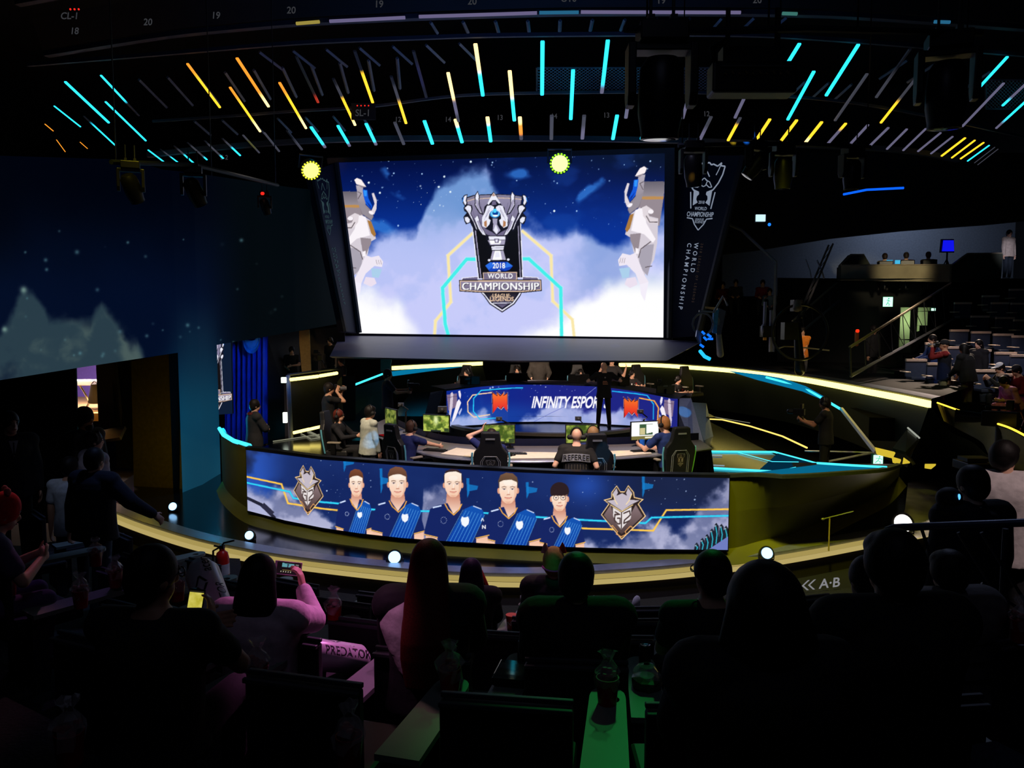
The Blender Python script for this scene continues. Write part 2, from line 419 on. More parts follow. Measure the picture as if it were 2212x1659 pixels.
for nm, path, lab in (('led_strip', Rr, 'long bright yellow light strip curving along the right arena rim'), ('led_strip', Rl, 'yellow light strip on the left arena rim behind the cameraman with small camera')):
    o = sweep([p + Vector((-0.06 if path is Rr else .03, -0.05, 0)) for p in path], [(-0.03, -0.10), (0.03, -0.10), (0.03, 0.03), (-0.03, 0.03)], nm, E_yelw); tag(o, lab, 'light strip')
# rim plate behind the ring
m = MB(); m.ribbon([p + Vector((0, 0, .07)) for p in Rr], [p + Vector((.45, .5, .07)) for p in Rr]); struct(m.build('trim_2', M_silver))
m = MB(); m.ribbon([p + Vector((.45, .5, .069)) for p in Rr], [Vector((p.x + 5, p.y + 6, ZR + .05)) for p in Rr]); struct(m.build('floor_concourse', M_black))
# the right wing of the ring: yellow edged ramp toward the audience
a = [pz(2025, 870, ZR), pz(2070, 886, ZR), pz(2145, 912, ZR), pz(2185, 926, ZR), pz(2240, 955, ZR)]
o = MB().tube(spline(a, 6), 0.015, 6).build('led_strip', E_yel); tag(o, 'thin yellow light line on the rim below the right stand', 'light strip')
b = [pz(2040, 880, ZR) + Vector((0, 0, -.25)), pz(2075, 930, 1.9), pz(2120, 955, 1.9), pz(2146, 990, 1.8), pz(2240, 1010, 1.8)]
m = MB(); m.ribbon(spline(b, 6), [p + Vector((0, 0, -.03)) for p in spline(a, 6)]); struct(m.build('wall_ring_wing', mat('pale olive side panel', (150, 142, 110), 0.5, var=0.1)))
m = MB(); f0 = spline([pz(1945, 1040, ZS), pz(2010, 1025, ZS), pz(2080, 1020, ZS), pz(2150, 1025, ZS), pz(2240, 1040, ZS)], 6); m.ribbon(f0, spline([pz(2012, 880, ZR - .1), pz(2050, 930, 1.9), pz(2100, 955, 1.9), pz(2146, 990, 1.8), pz(2240, 1010, 1.8)], 6)); struct(m.build('wall_ring_side', M_darkgreen))
# --- room shell
shell = [((-21, 20, 7), (0.3, 60, 14), 'wall_left'), ((21, 20, 7), (0.3, 60, 14), 'wall_right'), ((0, 46, 7), (44, 0.3, 14), 'wall_back'), ((0, -6, 7), (44, 0.3, 14), 'wall_front'), ((0, 20, 14), (44, 60, 0.3), 'ceiling'), ((0, 20, -0.1), (44, 60, 0.2), 'floor_base')]
for c, s, n in shell: struct(MB().box(c, s).build(n, M_black, smooth=False))

# ================================================================ LEFT PROJECTION WALL
LW_D = [(-20, 10.0), (0, 10.3), (40, 11.0), (160, 12.8), (290, 14.4), (385, 15.6), (430, 16.4), (470, 17.6), (560, 20.5), (640, 23.5), (730, 28.0)]
def lw(px, py):
    d = np.interp(px, [a for a, b in LW_D], [b for a, b in LW_D]); b = pd(px, 800, d); return Vector((b.x, b.y, pd(px, py, d).z))
LW_B = [(-20, 826), (0, 821), (40, 815), (160, 796), (385, 762), (386, 1082), (469, 1082), (470, 745), (560, 730), (640, 716), (730, 700)]
LW_T = lambda x: np.interp(x, [-20, 300, 365, 427, 640, 730], [335, 345, 366, 373, 405, 415])
lwall = thing('projection_wall', 'huge curved dark blue wall on the left with projected clouds and stars', 'projection wall', lw(300, 760))  # projected picture put on the wall as emission
def lw_pos(x0, x1, y0, y1f):
    def f(u, v):
        px = x0 + (x1 - x0) * u; y0 = LW_T(px); d = np.interp(px, [a for a, b in LW_D], [b for a, b in LW_D])
        yb = y1f(px); py = y0 + (yb - y0) * v
        c, s = math.cos(PITCH), math.sin(PITCH)
        yy0 = (829.5 - 800) / FPX; X = (px - 1106) / FPX * d / (c + yy0 * s)
        yy = (829.5 - py) / FPX; Z = ZC + (-s + yy * c) * d / (c + yy * s)
        return np.stack([X, d, Z], 1)
    return f
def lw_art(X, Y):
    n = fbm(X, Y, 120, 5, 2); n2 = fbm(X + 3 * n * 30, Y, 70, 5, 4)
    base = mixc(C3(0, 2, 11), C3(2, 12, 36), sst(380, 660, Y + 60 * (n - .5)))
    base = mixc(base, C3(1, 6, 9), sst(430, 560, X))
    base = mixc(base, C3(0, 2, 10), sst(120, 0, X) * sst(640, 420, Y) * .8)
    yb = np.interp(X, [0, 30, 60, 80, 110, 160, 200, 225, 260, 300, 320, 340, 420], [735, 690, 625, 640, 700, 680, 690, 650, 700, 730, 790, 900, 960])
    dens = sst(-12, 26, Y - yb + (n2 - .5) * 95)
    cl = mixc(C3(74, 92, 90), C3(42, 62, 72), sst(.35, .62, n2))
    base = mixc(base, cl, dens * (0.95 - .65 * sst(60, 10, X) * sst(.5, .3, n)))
    base = mixc(base, C3(8, 66, 92), sst(700, 900, Y) * sst(330, 400, X) * sst(540, 450, X) * .9)  # cyan light on the column painted into the picture
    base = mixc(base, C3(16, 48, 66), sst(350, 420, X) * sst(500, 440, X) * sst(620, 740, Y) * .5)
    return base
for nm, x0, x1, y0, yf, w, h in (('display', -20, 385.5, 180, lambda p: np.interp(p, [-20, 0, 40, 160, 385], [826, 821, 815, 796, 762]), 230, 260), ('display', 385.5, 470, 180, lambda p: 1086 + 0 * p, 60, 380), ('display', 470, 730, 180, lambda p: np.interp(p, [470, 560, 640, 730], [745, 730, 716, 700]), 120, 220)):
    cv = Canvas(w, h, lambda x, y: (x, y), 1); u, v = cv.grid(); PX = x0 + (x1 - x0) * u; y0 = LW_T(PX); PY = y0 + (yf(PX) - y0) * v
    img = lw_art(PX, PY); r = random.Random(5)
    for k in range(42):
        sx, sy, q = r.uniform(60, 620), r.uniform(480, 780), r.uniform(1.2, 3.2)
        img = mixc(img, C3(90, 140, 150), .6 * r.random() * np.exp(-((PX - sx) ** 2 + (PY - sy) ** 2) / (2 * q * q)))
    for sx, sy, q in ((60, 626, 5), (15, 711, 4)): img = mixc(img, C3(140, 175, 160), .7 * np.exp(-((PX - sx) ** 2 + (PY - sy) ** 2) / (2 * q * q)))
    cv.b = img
    screen_mesh(nm, lw_pos(x0, x1, y0, yf), cv.out(), vcol_emit('projection wall picture', 1.0, 1.0, (2, 2, 3), sample=False), lwall)
# thickness behind the wall (its own frame)
m = MB(); xs = list(np.linspace(-20, 730, 40))
off = Vector((-.25, .15, 0))
m.ribbon([lw(x, float(LW_T(x))) + off for x in xs], [lw(x, float(np.interp(x, [-20, 0, 40, 160, 385, 470, 560, 640, 730], [826, 821, 815, 796, 762, 745, 730, 716, 700]))) + off for x in xs])
m.ribbon([lw(x, float(np.interp(x, [-20, 0, 40, 160, 385, 470, 560, 640, 730], [826, 821, 815, 796, 762, 745, 730, 716, 700]))) + off for x in xs], [lw(x, float(np.interp(x, [-20, 0, 40, 160, 385, 470, 560, 640, 730], [826, 821, 815, 796, 762, 745, 730, 716, 700]))) for x in xs])
m.ribbon([lw(x, 1086) + off for x in (385.5, 430, 470)], [lw(x, 700) + off for x in (385.5, 430, 470)])
m.ribbon([lw(470, 1086) + off, lw(470, 700) + off], [lw(470, 1086), lw(470, 700)])
m.build('housing', M_black, lwall, world=True, smooth=False)
# --- inside the left opening
def quadpx(name, pts, m, st=True, thick=0.06):
    """a panel whose corners are seen at these pixels at given distances, with real thickness"""
    P = [pd(x, y, d) for x, y, d in pts]; n = (P[1] - P[0]).cross(P[-1] - P[0]).normalized()
    if n.y < 0: n = -n
    Q = [p + n * thick for p in P]; k = len(P)
    o = MB().add(P + Q, [tuple(range(k)), tuple(range(2 * k - 1, k - 1, -1))] + [(i, (i + 1) % k, (i + 1) % k + k, i + k) for i in range(k)]).build(name, m, smooth=False)
    return struct(o) if st else o
quadpx('trim_3', [(283, 780, 16.6), (392, 758, 16.2), (408, 1085, 15.9), (290, 1085, 16.2)], mat('olive service door panel', (120, 108, 40), 0.6, var=0.15))
quadpx('trim_10', [(240, 770, 17.0), (300, 765, 16.9), (300, 1010, 16.4), (252, 1010, 16.4)], M_black)
quadpx('trim_4', [(207, 780, 17.5), (246, 775, 16.8), (262, 930, 16.6), (214, 945, 17.4)], mat('dark mauve panel', (72, 58, 66), 0.6, var=0.15))
o = quadpx('stage_curtain', [(-30, 790, 13.6), (163, 770, 13.9), (172, 1130, 13.4), (-30, 1130, 13.0)], M_black2, False); tag(o, 'black drape closing the opening left of the lit side room', 'curtain')
quadpx('wall_side_room', [(120, 700, 24), (300, 700, 24), (300, 900, 24), (120, 900, 24)], mat('lilac plaster', (110, 90, 190), 0.8, var=0.05))
struct(MB().box((-13.2, 22.9, 1.62), (7, 6.6, 0.2)).build('floor_side_room', mat('ochre floor boards', (190, 160, 110), 0.5, var=0.1, scale=2), smooth=False))
quadpx('trim_5', [(214, 930, 16.5), (270, 920, 15.8), (258, 945, 14.9), (222, 950, 15.4)], mat('brown step', (120, 96, 80), 0.6))
tb = thing('folding_table', 'white table with curved metal legs seen in the lit side room', 'table', pd(193, 885, 20.5))
mb = MB(); mb.box(pd(196, 826, 20.5), (1.1, 0.6, 0.12)); mb.build('tabletop', M_white, tb, world=True, smooth=False, bevel=.01)
for sx in (172, 205):
    a = pd(sx, 832, 20.4); mb = MB(); mb.tube(spline([a, a + Vector((.12, 0, -.2)), a + Vector((.22, 0, -.45)), a + Vector((.12, 0, -.62))], 5), .025, 8); mb.build('leg', M_chrome, tb, world=True)
bg = thing('black_bag', 'black sack hanging from the white table in the side room', 'bag', pd(205, 868, 20.0))
mb = MB(); cc = pd(205, 850, 20.1); mb.rings([[cc + Vector((math.cos(a) * r * .7, math.sin(a) * .1, z)) for a in [k * math.pi / 6 for k in range(12)]] for r, z in ((.12, .24), (.17, .1), (.24, -.1), (.27, -.22), (.2, -.26))]); mb.build('sack', M_black2, bg, world=True)
mb = MB().tube([cc + Vector((-.08, 0, .24)), cc + Vector((0, 0, .33)), cc + Vector((.08, 0, .24))], .012); mb.build('handle', M_black2, bg, world=True)
# second opening: trophy banner and blue drape
def trophy_banner():
    t = thing('display_banner', 'lit trophy emblem banner showing half behind the left wall edge', 'banner', pd(470, 893, 19.6)); cv = Canvas(120, 190, lambda x, y: ((np.asarray(x) - 500) / 1000, (np.asarray(y) - 60) / 1460), 2); cv.b[:] = (8, 26, 50); draw_trophy(cv)
    P0, PX_, PY_ = pd(414, 738, 19.6), pd(499, 728, 19.2), pd(418, 900, 19.6)
    screen_mesh('picture', lambda u, v: np.array([tuple(P0 + (PX_ - P0) * float(a) + (PY_ - P0) * float(b)) for a, b in zip(u, v)]), cv.out(), vcol_emit('screen picture', 1.0), t)
    MB().add([q + Vector((0, .03 + k, 0)) for k in (0, .05) for q in (P0, PX_, PX_ + PY_ - P0, PY_)], [(0, 1, 2, 3), (7, 6, 5, 4), (0, 4, 5, 1), (1, 5, 6, 2), (2, 6, 7, 3), (3, 7, 4, 0)]).build('frame', M_black, t, world=True, smooth=False)
cu = thing('stage_curtain', 'blue pleated drape with gathered swag in the gap beside the left wall', 'curtain', pd(530, 960, 21.6))
mb = MB(); A = []; B = []
for k in range(60):
    x = 486 + (578 - 486) * k / 59; w = .10 * math.sin(k * .9) ; a = pd(x, 715, 21.8); a.y += w; A.append(a); b = pd(x, 960, 21.8); b.y += w; b.z = ZS + .02; B.append(b)
mb.ribbon(A, B); mb.build('drape', mat('royal blue velvet', (20, 70, 200), 0.8, var=0.15, scale=3), cu, world=True)
mb = MB(); sw = []
for k in range(15):
    t = k / 14; ang = math.pi * t
    sw.append([pd(543 - 19 * math.cos(ang) * (1 - .12 * q), 730 + (34 - 7 * q) * math.sin(ang), 21.45 + .1 * abs(math.sin(q * 1.3))) for q in range(5)])
for a, b in zip(sw[:-1], sw[1:]): mb.ribbon(a, b)
mb.build('swag', mat('light blue satin', (60, 160, 230), 0.5, var=0.2, scale=5), cu, world=True)
# ================================================================ TROPHY ARTWORK (drawing units: crop coordinates)
WHT = (255, 255, 255)
def draw_trophy(cv):
    """the championship emblem; x 500..1500, y 60..1520"""
    p, l, e = cv.poly, cv.line, cv.ell
    dk = (22, 20, 34); s1 = (236, 236, 250); s2 = (168, 162, 190); s3 = (108, 100, 132); gd = (240, 205, 170)
    p([(655, 470), (1245, 440), (1275, 1110), (735, 1120)], s1); p([(668, 480), (1236, 452), (1262, 1100), (746, 1112)], dk)
    p([(690, 490), (1216, 470), (1244, 1100), (764, 1112)], s2); p([(702, 490), (1206, 470), (1234, 1100), (776, 1112)], (14, 13, 18))
    # bowl
    p([(585, 150), (680, 120), (930, 105), (1150, 115), (1270, 130), (1250, 260), (1190, 420), (1100, 560), (1060, 610), (850, 610), (760, 560), (660, 400), (600, 250)], dk)
    p([(600, 160), (690, 128), (930, 114), (1140, 122), (1255, 140), (1236, 260), (1180, 410), (1090, 550), (1050, 600), (860, 600), (770, 550), (672, 400), (612, 250)], ((150, 144, 172), s3))
    p([(600, 160), (690, 128), (930, 114), (1140, 122), (1255, 140), (1252, 165), (930, 150), (690, 165), (602, 190)], (132, 126, 150))
    l([(602, 192), (690, 168), (930, 152), (1140, 160), (1252, 172)], 7, gd)
    for x in (640, 700, 760, 1090, 1150, 1200): l([(x, 210), (x + (930 - x) * .3, 480)], 5, s3)
    # wings and side figures
    for sgn in (-1, 1):
        f = lambda pts: [(930 + sgn * (x - 930) + (10 if sgn > 0 else 0), y) for x, y in pts]
        p(f([(1130, 70), (1165, 120), (1165, 250), (1110, 340), (1060, 360), (1110, 230), (1108, 130)]), dk); p(f([(1132, 84), (1155, 125), (1155, 240), (1105, 325), (1080, 340), (1120, 230), (1118, 130)]), s1)
        p(f([(1130, 180), (1155, 170), (1150, 240), (1105, 320), (1090, 330)]), s2)
        p(f([(1250, 110), (1290, 120), (1320, 160), (1310, 210), (1280, 260), (1250, 230), (1262, 180)]), dk); p(f([(1258, 122), (1286, 130), (1306, 165), (1298, 205), (1278, 240), (1264, 220), (1272, 180)]), s1)
        l(f([(1300, 150), (1310, 200)]), 10, (30, 120, 220))
        p(f([(1200, 240), (1260, 230), (1300, 270), (1290, 310), (1260, 330), (1300, 380), (1290, 430), (1270, 470), (1220, 450), (1180, 530), (1130, 560), (1120, 520), (1160, 430), (1210, 340), (1190, 280)]), dk)
        p(f([(1214, 250), (1250, 242), (1285, 275), (1262, 300), (1240, 330), (1210, 390), (1180, 440), (1150, 520), (1136, 535), (1170, 440), (1218, 345), (1206, 285)]), s1)
        p(f([(1250, 380), (1285, 385), (1278, 425), (1255, 455), (1225, 440), (1225, 410)]), s1); l(f([(1240, 300), (1200, 380), (1170, 450)]), 6, s2)
        p(f([(1130, 360), (1165, 400), (1120, 520), (1070, 590), (1030, 600), (1090, 480)]), s1); p(f([(1110, 420), (1140, 430), (1105, 520), (1060, 580), (1085, 480)]), s2)
        l(f([(1130, 360), (1090, 480), (1030, 600)]), 6, dk)
    # hooded centre figure
    p([(920, 80), (960, 130), (990, 210), (1050, 270), (1060, 340), (1100, 430), (1090, 520), (1010, 560), (955, 600), (900, 560), (820, 520), (790, 420), (800, 340), (810, 260), (860, 210), (885, 120)], dk)
    p([(920, 90), (950, 130), (1000, 215), (985, 225), (945, 180), (905, 180), (860, 235), (845, 225), (885, 140)], s1); p([(915, 95), (945, 130), (900, 135)], (190, 150, 130))
    p([(905, 190), (945, 190), (955, 235), (895, 240)], s3)
    for sgn in (-1, 1):
        f = lambda pts: [(935 + sgn * (x - 935), y) for x, y in pts]
        p(f([(985, 240), (1030, 250), (1052, 320), (1088, 390), (1086, 490), (1040, 512), (1000, 470), (985, 420), (1010, 400), (1000, 340), (950, 300), (945, 262)]), s1)
        p(f([(1035, 420), (1066, 440), (1062, 490), (1030, 505)]), (180, 124, 84)); l(f([(985, 250), (1030, 330), (1060, 420)]), 5, s2); l(f([(1000, 300), (1040, 380)]), 5, s3)
    e((935, 345), 62, 46, (60, 140, 220)); e((937, 342), 50, 40, (120, 220, 255)); e((940, 335), 36, 26, (10, 60, 150)); p([(915, 285), (955, 285), (950, 330), (920, 330)], (80, 210, 255)); e((940, 365), 32, 10, WHT)
    p([(905, 400), (965, 400), (960, 470), (1000, 540), (955, 590), (910, 540), (915, 470)], s2); p([(945, 470), (975, 540), (955, 585), (920, 540)], s1)
    # stem
    p([(830, 600), (1090, 600), (1100, 660), (1065, 680), (1070, 720), (1045, 760), (1050, 800), (1075, 870), (1105, 890), (1100, 910), (850, 915), (850, 890), (885, 870), (900, 800), (885, 740), (860, 720), (860, 680), (825, 650)], dk)
    p([(860, 612), (1060, 612), (1062, 652), (865, 652)], s1); p([(850, 660), (1060, 658), (1050, 712), (880, 716)], s2); p([(870, 662), (1010, 660), (1000, 700), (885, 706)], WHT)
    p([(892, 730), (1044, 728), (1036, 772), (900, 776)], s1); l([(900, 752), (1036, 750)], 6, s3)
    p([(905, 785), (1036, 782), (1065, 890), (880, 896)], WHT); p([(1000, 785), (1036, 783), (1062, 888), (1020, 890)], s2); p([(905, 785), (935, 784), (905, 894), (882, 895)], s2); p([(945, 800), (985, 800), (995, 860), (935, 862)], s1)
    e((866, 895), 16, 14, s1); e((1094, 888), 16, 14, s1)
    p([(925, 640), (985, 640), (980, 690), (935, 690)], s3); p([(940, 648), (970, 648), (966, 680), (945, 680)], s1)
    # crystal and plates
    p([(820, 960), (880, 918), (1080, 915), (1150, 965), (1110, 1010), (1060, 1026), (870, 1030), (850, 1000)], (20, 66, 190)); p([(880, 918), (960, 940), (860, 1010), (820, 960)], (44, 110, 230)); p([(1080, 915), (1150, 965), (1050, 990)], (50, 120, 235)); p([(930, 1030), (990, 1000), (1060, 1026)], (12, 40, 130)); p([(955, 1035), (985, 1005), (1015, 1035)], s1)
    cv.text('2018', (982, 960), 92, WHT, 0.82, 0.02)
    p([(540, 1104), (735, 1086), (735, 1150), (530, 1150)], s1); p([(552, 1112), (728, 1096), (728, 1130), (545, 1130)], s3); p([(1262, 1086), (1450, 1098), (1470, 1150), (1262, 1150)], s1); p([(1268, 1098), (1442, 1106), (1455, 1130), (1268, 1130)], s3)
    p([(784, 1034), (1204, 1028), (1206, 1140), (790, 1142)], dk); p([(792, 1042), (1198, 1036), (1200, 1130), (796, 1134)], gd); p([(800, 1050), (1190, 1044), (1190, 1124), (804, 1128)], (120, 110, 135))
    cv.text('WORLD', (1000, 1084), 82, WHT, 0.92, 0.02, spacing=1.12)
    p([(760, 1275), (1260, 1275), (1240, 1320), (1170, 1420), (1022, 1520), (870, 1420), (800, 1320)], dk); p([(775, 1282), (1248, 1282), (1228, 1316), (1160, 1412), (1022, 1505), (880, 1412), (812, 1316)], s1); p([(800, 1284), (1228, 1284), (1205, 1320), (1146, 1402), (1022, 1486), (894, 1402), (826, 1316)], dk); p([(820, 1284), (1210, 1284), (1190, 1315), (1135, 1390), (1022, 1465), (905, 1390), (840, 1312)], ((30, 27, 36), s3))
    l([(910, 1408), (1130, 1404)], 8, s1)
    p([(506, 1130), (1490, 1126), (1496, 1262), (1280, 1284), (760, 1284), (512, 1268)], dk); p([(516, 1140), (1482, 1136), (1486, 1252), (1270, 1272), (770, 1274), (522, 1258)], gd); p([(526, 1150), (1472, 1146), (1476, 1244), (1262, 1262), (776, 1264), (530, 1250)], ((150, 140, 165), (104, 96, 124)))
    cv.text('CHAMPIONSHIP', (1007, 1214), 124, dk, 0.97, 0.0, spacing=1.08); [cv.text('CHAMPIONSHIP', (1000 + o_, 1207), 124, WHT, 0.97, 0.0, spacing=1.08) for o_ in (-3.5, 3.5)]
    cv.text('LEAGUE\u00b7', (1014, 1318), 60, gd, 0.95, 0.02); cv.text('LEGENDS', (1016, 1358), 72, gd, 0.95, 0.02); cv.text('OF', (905, 1322), 26, gd, 1, 0.01)
def draw_statue(cv):
    """polished silver figure holding a blue crystal crescent; drawn in crop units (left edge x=385)"""
    p, l, e = cv.poly, cv.line, cv.ell
    a, b, c_, d = (226, 216, 222), (150, 138, 146), (96, 86, 92), (250, 244, 250)
    p([(370, 358), (560, 358), (580, 480), (380, 480)], ((104, 98, 108), (150, 142, 150))); p([(380, 480), (580, 480), (582, 505), (385, 505)], (190, 142, 84)); p([(385, 505), (600, 505), (640, 700), (420, 720)], b)
    p([(430, 660), (520, 640), (600, 570), (680, 620), (735, 790), (680, 820), (660, 930), (560, 1130), (470, 1000), (440, 860)], (214, 206, 216))
    p([(560, 570), (640, 590), (680, 760), (560, 790), (480, 860), (455, 830), (540, 700)], d); p([(470, 870), (560, 880), (610, 960), (600, 1060), (530, 1130), (490, 1000)], (170, 164, 178)); l([(500, 850), (590, 910), (612, 980)], 8, c_); l([(490, 1050), (550, 1060)], 7, c_)
    p([(480, 590), (540, 555), (580, 570), (570, 640), (520, 700), (440, 700), (440, 670), (510, 650), (530, 600)], a); e((500, 605), 26, 18, d); l([(440, 690), (510, 690), (540, 640)], 8, c_)
    p([(655, 620), (690, 630), (735, 750), (720, 775), (690, 740)], (170, 120, 60)); p([(590, 780), (690, 790), (690, 830), (640, 940), (610, 900)], b); p([(610, 910), (640, 900), (640, 950), (612, 950)], d)
    p([(640, 940), (690, 960), (760, 945), (800, 1000), (790, 1050), (720, 1040), (640, 1110), (600, 1200), (560, 1300), (520, 1180), (560, 1120)], (240, 232, 244)); p([(690, 1060), (790, 1070), (760, 1150), (700, 1140)], (172, 208, 236)); p([(640, 1140), (720, 1150), (740, 1200), (690, 1230), (620, 1200)], (236, 224, 240))
    p([(520, 1180), (600, 1200), (590, 1280), (555, 1340)], (244, 238, 250))
    for k in range(3): l([(735 + 20 * k, 985), (745 + 20 * k, 1025)], 4, b)
    # crescent and gem
    p([(550, 300), (612, 310), (640, 480), (700, 540), (712, 590), (690, 625), (600, 560), (565, 440), (560, 350)], ((186, 178, 190), (120, 110, 120))); p([(565, 440), (640, 500), (712, 560), (695, 620), (610, 560)], (150, 142, 152)); l([(568, 360), (600, 375), (570, 425)], 7, c_)
    p([(612, 340), (655, 345), (665, 420), (700, 490), (690, 522), (640, 470), (620, 400)], (20, 90, 220)); p([(620, 345), (650, 350), (650, 400), (628, 400)], (50, 150, 250)); p([(640, 440), (690, 490), (688, 520)], (10, 50, 160))
    p([(695, 375), (715, 370), (742, 440), (738, 520), (716, 570), (690, 540), (722, 470)], a); e((690, 552), 24, 14, d, rot=.5)
    p([(535, 250), (560, 234), (600, 250), (645, 315), (600, 318), (555, 290)], (250, 240, 240)); p([(560, 290), (645, 316), (600, 322)], b)
trophy_banner()
# ================================================================ MAIN SCREEN
PTL, PTR, PBR, PBL = (725, 351), (1436, 331), (1433, 729), (776, 720)
BL = pd(*PBL, 29.8); BR = pd(*PBR, 27.0); ee = (BR - BL).normalized(); best = None
for k in range(-40, 121):
    th = math.radians(k * 0.25); hz = Vector((0, 0, 1)); hz = (hz - ee * hz.dot(ee)).normalized(); tow = ee.cross(hz)
    if tow.y > 0: tow = -tow
    upv = hz * math.cos(th) + tow * math.sin(th); n = ee.cross(upv); q = (ppl(*PTL, BL, n) - BL).length; w = (ppl(*PTR, BR, n) - BR).length
    if best is None or abs(q - w) < best[0]: best = (abs(q - w), th, n.copy(), upv.copy())
SN = best[2]; SU = best[3]
if SN.y > 0: SN = -SN
fw, Hm = homography([PTL, PTR, PBR, PBL], [(0, 0), (1, 0), (1, 1), (0, 1)]); inv_m = hinv(Hm)
big = thing('big_screen', 'largest bright screen high at the back showing the trophy emblem over clouds', 'screen', (BL + BR) / 2)
cv = Canvas(600, 336, fw, 2); u, v = cv.grid(); X, Y = inv_m(u, v)
n1 = fbm(X, Y, 150, 6, 1); n2 = fbm(X, Y, 60, 5, 6)
sky = mixc(C3(3, 16, 72), C3(8, 50, 150), sst(340, 520, Y)); sky = mixc(sky, C3(2, 8, 34), sst(420, 330, Y) * sst(1180, 1430, X) * .8 + sst(380, 330, Y) * .4)
wisp = sst(.54, .70, fbm(X * .6 + Y * .5, Y - X * .25, 60, 5, 9)) * sst(1000, 1120, X); sky = mixc(sky, C3(30, 84, 180), wisp * .3)
for cx, cy, ang, L, W in ((1262, 420, -.62, 62, 9), (1125, 378, -.1, 26, 10), (845, 385, .9, 40, 9), (815, 490, .5, 40, 14), (870, 420, .4, 26, 10)):
    dx, dy = X - cx, Y - cy; a = dx * math.cos(ang) + dy * math.sin(ang); b_ = -dx * math.sin(ang) + dy * math.cos(ang); g = np.exp(-(a / L) ** 2 - ((b_ + (n2 - .5) * 26) / W) ** 2) * sst(.36, .6, n2); sky = mixc(sky, C3(50, 120, 212), np.clip(g * 1.5 - .12, 0, .8))
yb = np.interp(X, [718, 790, 830, 880, 900, 922, 940, 960, 1000, 1050, 1070, 1090, 1140, 1180, 1215, 1245, 1280, 1310, 1350, 1440], [600, 545, 522, 512, 500, 440, 395, 372, 362, 366, 400, 455, 478, 492, 502, 482, 498, 525, 505, 470])
dens = sst(-14, 22, Y - yb + (n2 - .5) * 70)
cl = mixc(C3(112, 152, 212), C3(200, 204, 250), sst(400, 560, Y + (n1 - .5) * 120)); cl = mixc(cl, C3(176, 190, 244), sst(.42, .62, n2) * .6)
cl = mixc(cl, C3(104, 140, 205), sst(.5, .36, n1) * sst(1180, 1300, X) * .5)
wh = sst(620, 670, Y + (n2 - .5) * 60 - np.interp(X, [720, 800, 860, 900, 940], [-20, -10, 10, 50, 120]) * 1.0) * sst(940, 860, X) + sst(0, 60, (X - 1215) * .55 + (Y - 640) + (n2 - .5) * 90) * sst(560, 640, Y)
cl = mixc(cl, C3(255, 255, 255), np.clip(wh, 0, 1)); cv.b = mixc(sky, cl, dens)
ycl = lambda x, y: y < np.interp(x, [718, 830, 915, 930, 1050, 1090, 1180, 1300, 1440], [560, 500, 470, 360, 350, 440, 470, 500, 480])
cv.stars(170, (730, 335, 1435, 520), (170, 210, 255), 4, ycl); cv.stars(26, (900, 380, 1000, 470), (230, 245, 255), 8)
for x, y in ((1017, 350), (797, 395), (821, 417), (960, 382), (948, 404), (1197, 456), (973, 415)): cv.ell((x, y), 2.2, 2.2, (225, 245, 255))
CY, CYL = (250, 232, 170), (70, 240, 235)
for wd, colr, al in ((9, (255, 244, 205), .35), (5.5, CY, 1)):
    cv.line([(1022, 503), (968, 552), (974, 652), (941, 693), (939, 722)], wd, colr, al); cv.line([(1128, 499), (1190, 552), (1194, 650), (1236, 690), (1240, 727)], wd, colr, al)
for wd, colr, al in ((11, (180, 250, 250), .35), (7, CYL, 1)):
    cv.line([(1026, 560), (1008, 560), (956, 622), (962, 700), (968, 722)], wd, colr, al); cv.line([(1128, 559), (1142, 559), (1211, 622), (1213, 726)], wd, colr, al)
cv.P = lambda p: (640 + p[0] / 4.255, 330 + p[1] / 4.255); draw_statue(cv)
cv.P = lambda p: (1310 + (905 - p[0]) / 4.257, 330 + (p[1] * 1.12 - 135) / 4.255); draw_statue(cv)
cv.P = lambda p: (900 + p[0] / 5.53, 400 + p[1] / 5.53); draw_trophy(cv); cv.P = lambda p: p
def scr_pos(u, v):
    px, py = inv_m(u, v); return np.array([tuple(ppl(float(a), float(b), BL, SN)) for a, b in zip(px, py)])
def scr_pos(u, v):
    px, py = inv_m(u, v); c, s = math.cos(PITCH), math.sin(PITCH); x = (px - 1106) / FPX; y = (829.5 - py) / FPX
    R = np.stack([x, c + y * s, -s + y * c], 1); t = (BL - EYE).dot(SN) / (R @ np.array(SN)); return R * t[:, None] + np.array(EYE)
screen_mesh('display', scr_pos, cv.out(), vcol_emit('screen picture', 1.0), big)
def frame_quad(mb, corners, w, dz0, dz1):
    """four bars round a quad, w wide, from depth dz0 (front) to dz1 (behind)"""
    P = corners; c = sum(P, Vector()) / 4; k = 4
    O = [p + (p - c).normalized() * w for p in P]
    for i in range(4):
        j = (i + 1) % 4; a, b, e2, f = P[i], P[j], O[j], O[i]
        vs = [q + SN * dz0 for q in (a, b, e2, f)] + [q + SN * dz1 for q in (a, b, e2, f)]
        mb.add(vs, [(0, 1, 2, 3), (7, 6, 5, 4), (0, 4, 5, 1), (1, 5, 6, 2), (2, 6, 7, 3), (3, 7, 4, 0)])
    return mb
TL, TR = ppl(*PTL, BL, SN), ppl(*PTR, BR, SN)
frame_quad(MB(), [TL, TR, BR, BL], .34, 0.03, -0.5).build('bezel', M_dgrey, big, world=True, smooth=False)
MB().add([q - SN * 0.06 for q in (TL, TR, BR, BL)], [(0, 1, 2, 3)]).build('back_panel', M_black, big, world=True, smooth=False)
